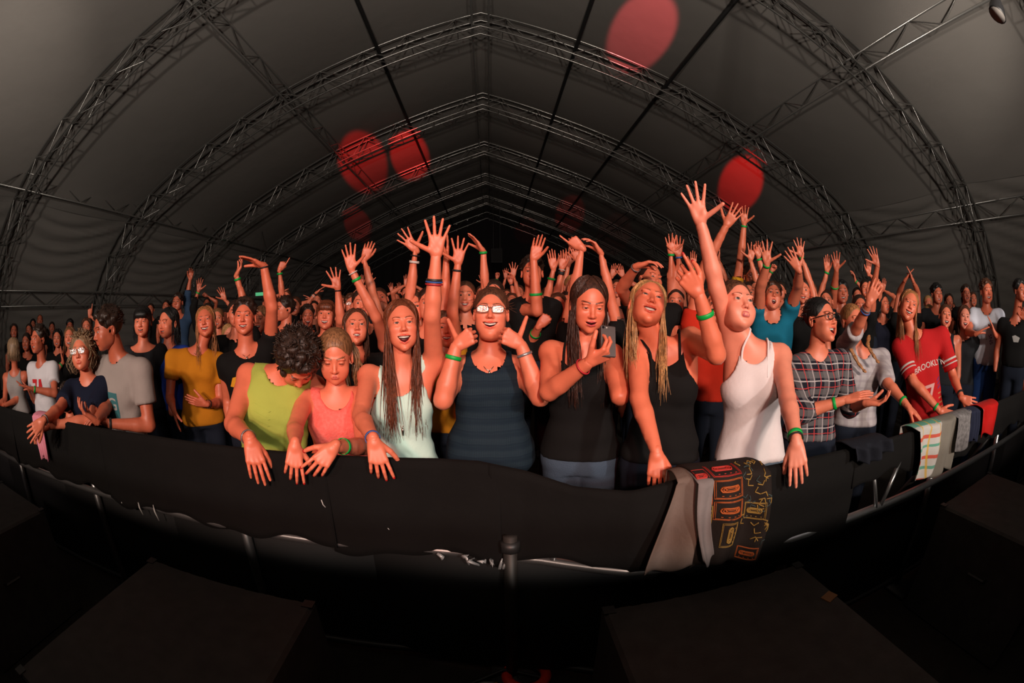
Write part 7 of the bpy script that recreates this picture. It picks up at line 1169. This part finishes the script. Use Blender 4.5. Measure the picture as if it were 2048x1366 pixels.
    dict(label='small palm behind the darker raised arm', H=(3.876, 3.244, 1.855), hr=(-42.1674, 5, 0), hs=0.784, NB=(3.892, 3.259, 1.71), PE=(3.892, 3.259, 1.28), bs=0.86, a=dict(S=(3.801, 3.368, 1.655), E=(3.769, 3.427, 1.423), W=(3.692, 3.363, 1.251)), b=dict(S=(3.983, 3.15, 1.68), E=(3.924, 3.021, 1.869), W=(3.819, 3.136, 1.998), pose='flat', d=(-0.004, -0.156, 0.988), n=(-0.77, -0.632, -0.09)), group='farther spectators', hc='dark', top=dict(kind='tee', c='black'), q=2, ex='smile', id='far', seed=103),
    dict(label='small palm right of the darker raised arm', H=(5.134, 4.005, 1.848), hr=(-44.1359, 5, 0), hs=0.9126, NB=(5.152, 4.02, 1.679), PE=(5.152, 4.02, 1.204), bs=0.9506, a=dict(S=(5.055, 4.144, 1.624), E=(5.025, 4.203, 1.367), W=(4.946, 4.142, 1.177)), b=dict(S=(5.248, 3.896, 1.649), E=(5.185, 3.714, 1.826), W=(5.09, 3.893, 1.92), pose='flat', d=(0.093, -0.23, 0.969), n=(-0.793, -0.607, -0.058)), group='farther spectators', hc='dark', tone='warm', top=dict(kind='tee', c='black'), q=2, ex='smile', id='far', seed=104),
    dict(label='blond face upper of two right of the girl in red', H=(5.871, 3.51, 1.771), hr=(-49.2421, 5, 0), hs=0.96, NB=(5.89, 3.523, 1.594), PE=(5.89, 3.523, 1.094), bs=1, a=dict(S=(5.806, 3.665, 1.539), E=(5.78, 3.728, 1.269), W=(5.694, 3.677, 1.069)), b=dict(S=(5.975, 3.381, 1.539), E=(6, 3.358, 1.269), W=(5.914, 3.307, 1.069)), group='farther spectators', hair='tied', hc='blond', top=dict(kind='tee', c='black'), q=2, ex='smile', id='far', seed=105),
    dict(label='blond face lower of two right of the girl in red', H=(5.24, 3.118, 1.626), hr=(-49.3754, 5, 0), hs=0.96, NB=(5.26, 3.131, 1.449), PE=(5.26, 3.131, 0.949), bs=1, a=dict(S=(5.176, 3.273, 1.394), E=(5.15, 3.336, 1.124), W=(5.064, 3.285, 0.924)), b=dict(S=(5.344, 2.989, 1.394), E=(5.369, 2.966, 1.124), W=(5.283, 2.915, 0.924)), group='farther spectators', hair='tied', hc='blond', top=dict(kind='tee', c='black'), q=2, ex='smile', id='far', seed=106),
    dict(label='small woman between cropped man and laughing woman', H=(6.546, 3.447, 1.83), hr=(-48.376, 5, 0), hs=0.96, NB=(6.565, 3.46, 1.652), PE=(6.565, 3.46, 1.152), bs=1, a=dict(S=(6.489, 3.606, 1.597), E=(6.466, 3.67, 1.327), W=(6.377, 3.624, 1.127)), b=dict(S=(6.642, 3.313, 1.597), E=(6.665, 3.289, 1.327), W=(6.576, 3.243, 1.127)), group='farther spectators', hair='long', hc='dark', hl=0.2, top=dict(kind='tee', c='black'), q=2, ex='smile', id='far', seed=107),
    dict(label='small dark head left of the man with the lanyard', H=(5.097, 2.397, 1.856), hr=(-50.9784, 5, 0), hs=0.8167, NB=(5.116, 2.408, 1.705), PE=(5.116, 2.408, 1.275), bs=0.86, a=dict(S=(5.049, 2.552, 1.65), E=(5.028, 2.617, 1.418), W=(4.937, 2.575, 1.246)), b=dict(S=(5.184, 2.264, 1.65), E=(5.205, 2.239, 1.418), W=(5.114, 2.196, 1.246)), male=1, group='farther spectators', hc='dark', hair='short', top=dict(kind='tee', c='black'), q=2, ex='smile', id='far', seed=108),
    dict(label='dark-skinned man laughing behind the long-haired woman', H=(5.908, 2.768, 1.778), hr=(-49.0911, 5, 0), hs=1, NB=(5.929, 2.781, 1.593), PE=(5.929, 2.781, 1.093), bs=1, a=dict(S=(5.851, 2.949, 1.538), E=(5.83, 3.014, 1.268), W=(5.739, 2.972, 1.068)), b=dict(S=(6.007, 2.613, 1.538), E=(6.028, 2.588, 1.268), W=(5.937, 2.546, 1.068)), male=1, group='farther spectators', hc='black', tone='dark', hair='short', top=dict(kind='tee', c='black'), q=2, ex='smile', id='far', seed=109),
    dict(label='small red-lit face above the laughing woman', H=(7.058, 3.647, 1.737), hr=(-48.8095, 5, 0), hs=0.96, NB=(7.078, 3.66, 1.559), PE=(7.078, 3.66, 1.059), bs=1, a=dict(S=(7.003, 3.807, 1.504), E=(6.98, 3.871, 1.234), W=(6.891, 3.825, 1.034)), b=dict(S=(7.153, 3.513, 1.504), E=(7.176, 3.489, 1.234), W=(7.087, 3.443, 1.034)), group='farther spectators', hc='brown', top=dict(kind='tee', c='black'), q=2, ex='smile', id='far', seed=110),
    dict(label='small face right of the dark-skinned man', H=(6.208, 2.779, 1.852), hr=(-52.0222, 5, 0), hs=0.8247, NB=(6.228, 2.79, 1.699), PE=(6.228, 2.79, 1.269), bs=0.86, a=dict(S=(6.17, 2.919, 1.644), E=(6.15, 2.985, 1.412), W=(6.058, 2.944, 1.24)), b=dict(S=(6.285, 2.66, 1.644), E=(6.306, 2.634, 1.412), W=(6.214, 2.594, 1.24)), group='farther spectators', hc='brown', top=dict(kind='tee', c='black'), q=2, ex='smile', id='far', seed=111),
    dict(label='face under the reaching arm of the braids woman', H=(4.657, 3.64, 1.518), hr=(-32.2467, 5, 0), hs=0.96, NB=(4.674, 3.657, 1.34), PE=(4.674, 3.657, 0.84), bs=1, a=dict(S=(4.573, 3.787, 1.285), E=(4.542, 3.847, 1.015), W=(4.463, 3.786, 0.815)), b=dict(S=(4.775, 3.526, 1.285), E=(4.805, 3.507, 1.015), W=(4.726, 3.446, 0.815)), group='farther spectators', hc='brown', hair='tied', top=dict(kind='tee', c='black'), q=2, ex='smile', id='far', seed=112),
    dict(label='dim face above the blue-top woman', H=(-6.294, 6.129, 1.836), hr=(35.8498, 5, 0), hs=0.96, NB=(-6.309, 6.146, 1.658), PE=(-6.309, 6.146, 1.158), bs=1, a=dict(S=(-6.424, 6.028, 1.603), E=(-6.459, 6.012, 1.333), W=(-6.387, 5.942, 1.133)), b=dict(S=(-6.194, 6.264, 1.603), E=(-6.16, 6.32, 1.333), W=(-6.088, 6.251, 1.133)), group='farther spectators', hc='dark', tone='tan', top=dict(kind='tee', c='black'), q=2, ex='smile', id='far', seed=113),
    dict(label='face between fringe woman and spectacled person', H=(-2.064, 5.789, 1.736), hr=(19.6249, 5, 0), hs=0.96, NB=(-2.072, 5.811, 1.558), PE=(-2.072, 5.811, 1.058), bs=1, a=dict(S=(-2.228, 5.756, 1.503), E=(-2.275, 5.759, 1.233), W=(-2.241, 5.665, 1.033)), b=dict(S=(-1.917, 5.867, 1.503), E=(-1.87, 5.904, 1.233), W=(-1.836, 5.809, 1.033)), group='farther spectators', hc='brown', hair='tied', top=dict(kind='tee', c='black'), q=2, ex='smile', id='far', seed=114),
    dict(label='face behind the green wristband of the man in black', H=(0.406, 6.404, 1.858), hr=(-3.6286, 5, 0), hs=0.96, NB=(0.408, 6.427, 1.68), PE=(0.408, 6.427, 1.18), bs=1, a=dict(S=(0.243, 6.438, 1.625), E=(0.193, 6.461, 1.355), W=(0.187, 6.361, 1.155)), b=dict(S=(0.572, 6.417, 1.625), E=(0.622, 6.434, 1.355), W=(0.616, 6.334, 1.155)), group='farther spectators', hc='brown', hair='tied', top=dict(kind='tee', c='black'), q=2, ex='smile', id='far', seed=115),
]
def resolve(P):
    if P.get('top'): P['top'] = dict(P['top']); P['top']['mat'] = C(P['top'].pop('c')); P['top'].setdefault('seed', P['seed'])
    if isinstance(P.get('legs'), str): P['legs'] = C(P['legs'])
    for k in 'ab':
        A = P[k]; A['bands'] = [(f, w, BM(m), n) for f, w, m, n in A.get('bands', ())]
    return P
BYID = {}
for P in PEOPLE:
    resolve(P); person(P); BYID.setdefault(P['id'], P)
# prints on the shirts
J = BYID['jersey']; pw = plain_mat('print_white', (.62, .5, .47), .8)
lay_print(J, text_shape('BROOKLYN', .056), .05, .70, pw, 'lettering', arc=.9); lay_print(J, text_shape('7', .19), .025, .43, plain_mat('print_pink', (.66, .34, .33), .8), 'numeral')
for k in range(5): lay_print(J, rect_shape(.034, .009, 3, .004), .115, .42 - k * .042, plain_mat('print_gold', (.5, .22, .08), .8), 'stripe_print')
for k in range(3): lay_print(J, rect_shape(.036, .010, 3, .012), .115, .55 - k * .036, plain_mat('print_violet', (.12, .03, .16), .8), 'wing_print', rot=.5)
for sd in 'ab':
    A = J[sd]; S_, E_ = np.asarray(A['S'], float), np.asarray(A['E'], float); ra = arm_radii(J)[0]
    for fr in (.60, .70):
        v, f = ring(S_ + (E_ - S_) * fr, E_ - S_, ra * .98 + .024, .016 if fr < .65 else .010, .003); obj('sleeve_stripe', mesh_data('sleeve_stripe', v - V(J['PE'][0], J['PE'][1], 0), [f], pw), J['top_obj'])
W7 = BYID['whiteseven']; rd = plain_mat('print_red', (.62, .012, .02), .8); lay_print(W7, poly_shape([(-.06, .05), (.02, .05), (-.01, -.05), (-.03, -.05), (-.015, .015), (-.06, .015)]), -.02, .60, rd, 'numeral'); lay_print(W7, poly_shape([(.03, .05), (.065, .05), (.065, -.05), (.0, -.05)]), -.0, .60, rd, 'block_print')
G = BYID['greytee']; tl = plain_mat('print_teal', (.035, .16, .18), .8); lay_print(G, rect_shape(.10, .17), .03, .60, tl, 'badge_print'); lay_print(G, text_shape('G', .11), .03, .615, plain_mat('print_pale', (.42, .40, .38), .8), 'badge_letter', off=.003); lay_print(G, rect_shape(.08, .055), .03, .42, plain_mat('print_grey', (.10, .09, .09), .8), 'tag_print'); lay_print(G, text_shape('G', .05), .03, .42, plain_mat('print_pale', (.42, .40, .38), .8), 'badge_letter', off=.003)
N = BYID['curlyglasses']; br, bb = plain_mat('print_scarlet', (.55, .02, .02), .8), plain_mat('print_blue', (.03, .04, .35), .8)
for k, (x, y, r_, m_) in enumerate(((-.03, .02, .6, br), (.0, .03, -.3, br), (.03, .01, -.9, br), (-.02, -.02, 1.2, bb), (.02, -.025, -1.2, bb), (0, -.045, 0, bb))): lay_print(N, poly_shape([(-.012, -.02), (.012, -.02), (.004, .035), (-.006, .02)]), x, .52 + y / .5, m_, 'burst_print', rot=r_)
K = BYID['blackarm']; lay_print(K, poly_shape([(-.07, -.03), (.0, -.045), (.07, -.02), (.075, .03), (.02, .045), (-.05, .03)]), -.06, .60, plain_mat('print_yellow', (.78, .34, .01), .8), 'sun_print')
LN = BYID['lanyard']; lay_print(LN, text_shape('SNS', .06), .06, .42, plain_mat('print_violet', (.12, .03, .16), .8), 'lettering', rot=-1.3)
ED = BYID['edgeman']; lay_print(ED, poly_shape([(-.05, .02), (-.01, .03), (.05, .01), (.03, -.03), (-.03, -.03)]), .02, .62, plain_mat('print_pale', (.42, .40, .38), .8), 'logo_print')
# seams and pleats on the lime shirt
LM = BYID['lime']; 
for k in range(3): lay_print(LM, rect_shape(.09, .008, 4, .01), -.07, .78 - k * .05, C('lime'), 'pleat', rot=-.25, off=.005)
# the phone
ph = BYID['phone']; pc = (np.asarray(ph['a']['W']) + np.asarray(ph['b']['W'])) / 2
PH = np.array((0.434, 1.598, 1.445)); po = empty('smartphone', PH); tag(po, 'dark smartphone held in the hands of the brunette', 'phone'); Rp = rotz(.12) @ rotx(-.35) @ roty(.12); mb = MB(); v, f = rounded_box((.0295, .0045, .062), .004); mb.add(v @ Rp.T, f); mb.build('case', plain_mat('phone_case', (.10, .075, .07), .35, .4), po); mb = MB(); mb.box(Rp @ V(0, .005, 0), np.array((.026, .0008, .052)), Rp); mb.build('screen', plain_mat('phone_screen', (.05, .05, .06), .1, emit=(.6, .6, .7), es=.6), po)
mb = MB(); mb.tube([Rp @ V(-.02, -.0042, .052), Rp @ V(-.02, -.0058, .052)], .005, 10); mb.build('camera_lens', plain_mat('lens_black', (.01, .01, .012), .1), po); mb = MB(); mb.tube([Rp @ V(-.006, -.0042, .052), Rp @ V(-.006, -.0055, .052)], .003, 8); mb.build('flash', plain_mat('flash_pale', (.6, .55, .5), .3), po)
# a stage lamp hanging at the upper right
lp = empty('stage_lamp', (2.643, 0.289, 3.331)); tag(lp, 'black stage lamp hanging in the upper right corner', 'lamp'); mb = MB(); dv = nrm(V(-.5, .3, -.8)); mb.tube([V(0, 0, 0), dv * .08, dv * .15, dv * .17], [.035, .055, .06, .063], 14); mb.build('housing', plain_mat('lamp_black', (.012, .012, .013), .45), lp, True); mb = MB(); mb.tube([dv * .167, dv * .171], .057, 14); mb.build('lens', plain_mat('lamp_lens', (.3, .28, .26), .1), lp, True); mb = MB(); mb.tube([V(.08, .05, .025), V(.05, .05, .14), V(-.05, -.05, .14), V(-.08, -.05, .025)], .008, 6); mb.build('yoke', plain_mat('lamp_black', (.012, .012, .013), .45), lp, True); mb = MB(); mb.tube([V(0, 0, .14), V(0, 0, 5.35)], .02, 6); mb.build('hanging_pipe', dark_alu, lp)
TR = sum(len(p.vertices) - 2 for me in bpy.data.meshes for p in me.polygons) if False else sum(max(len(me.loops) - 2 * len(me.polygons), 0) for me in bpy.data.meshes)
print('SCRIPT seconds', round(time.time() - T0, 1), 'triangles', TR)
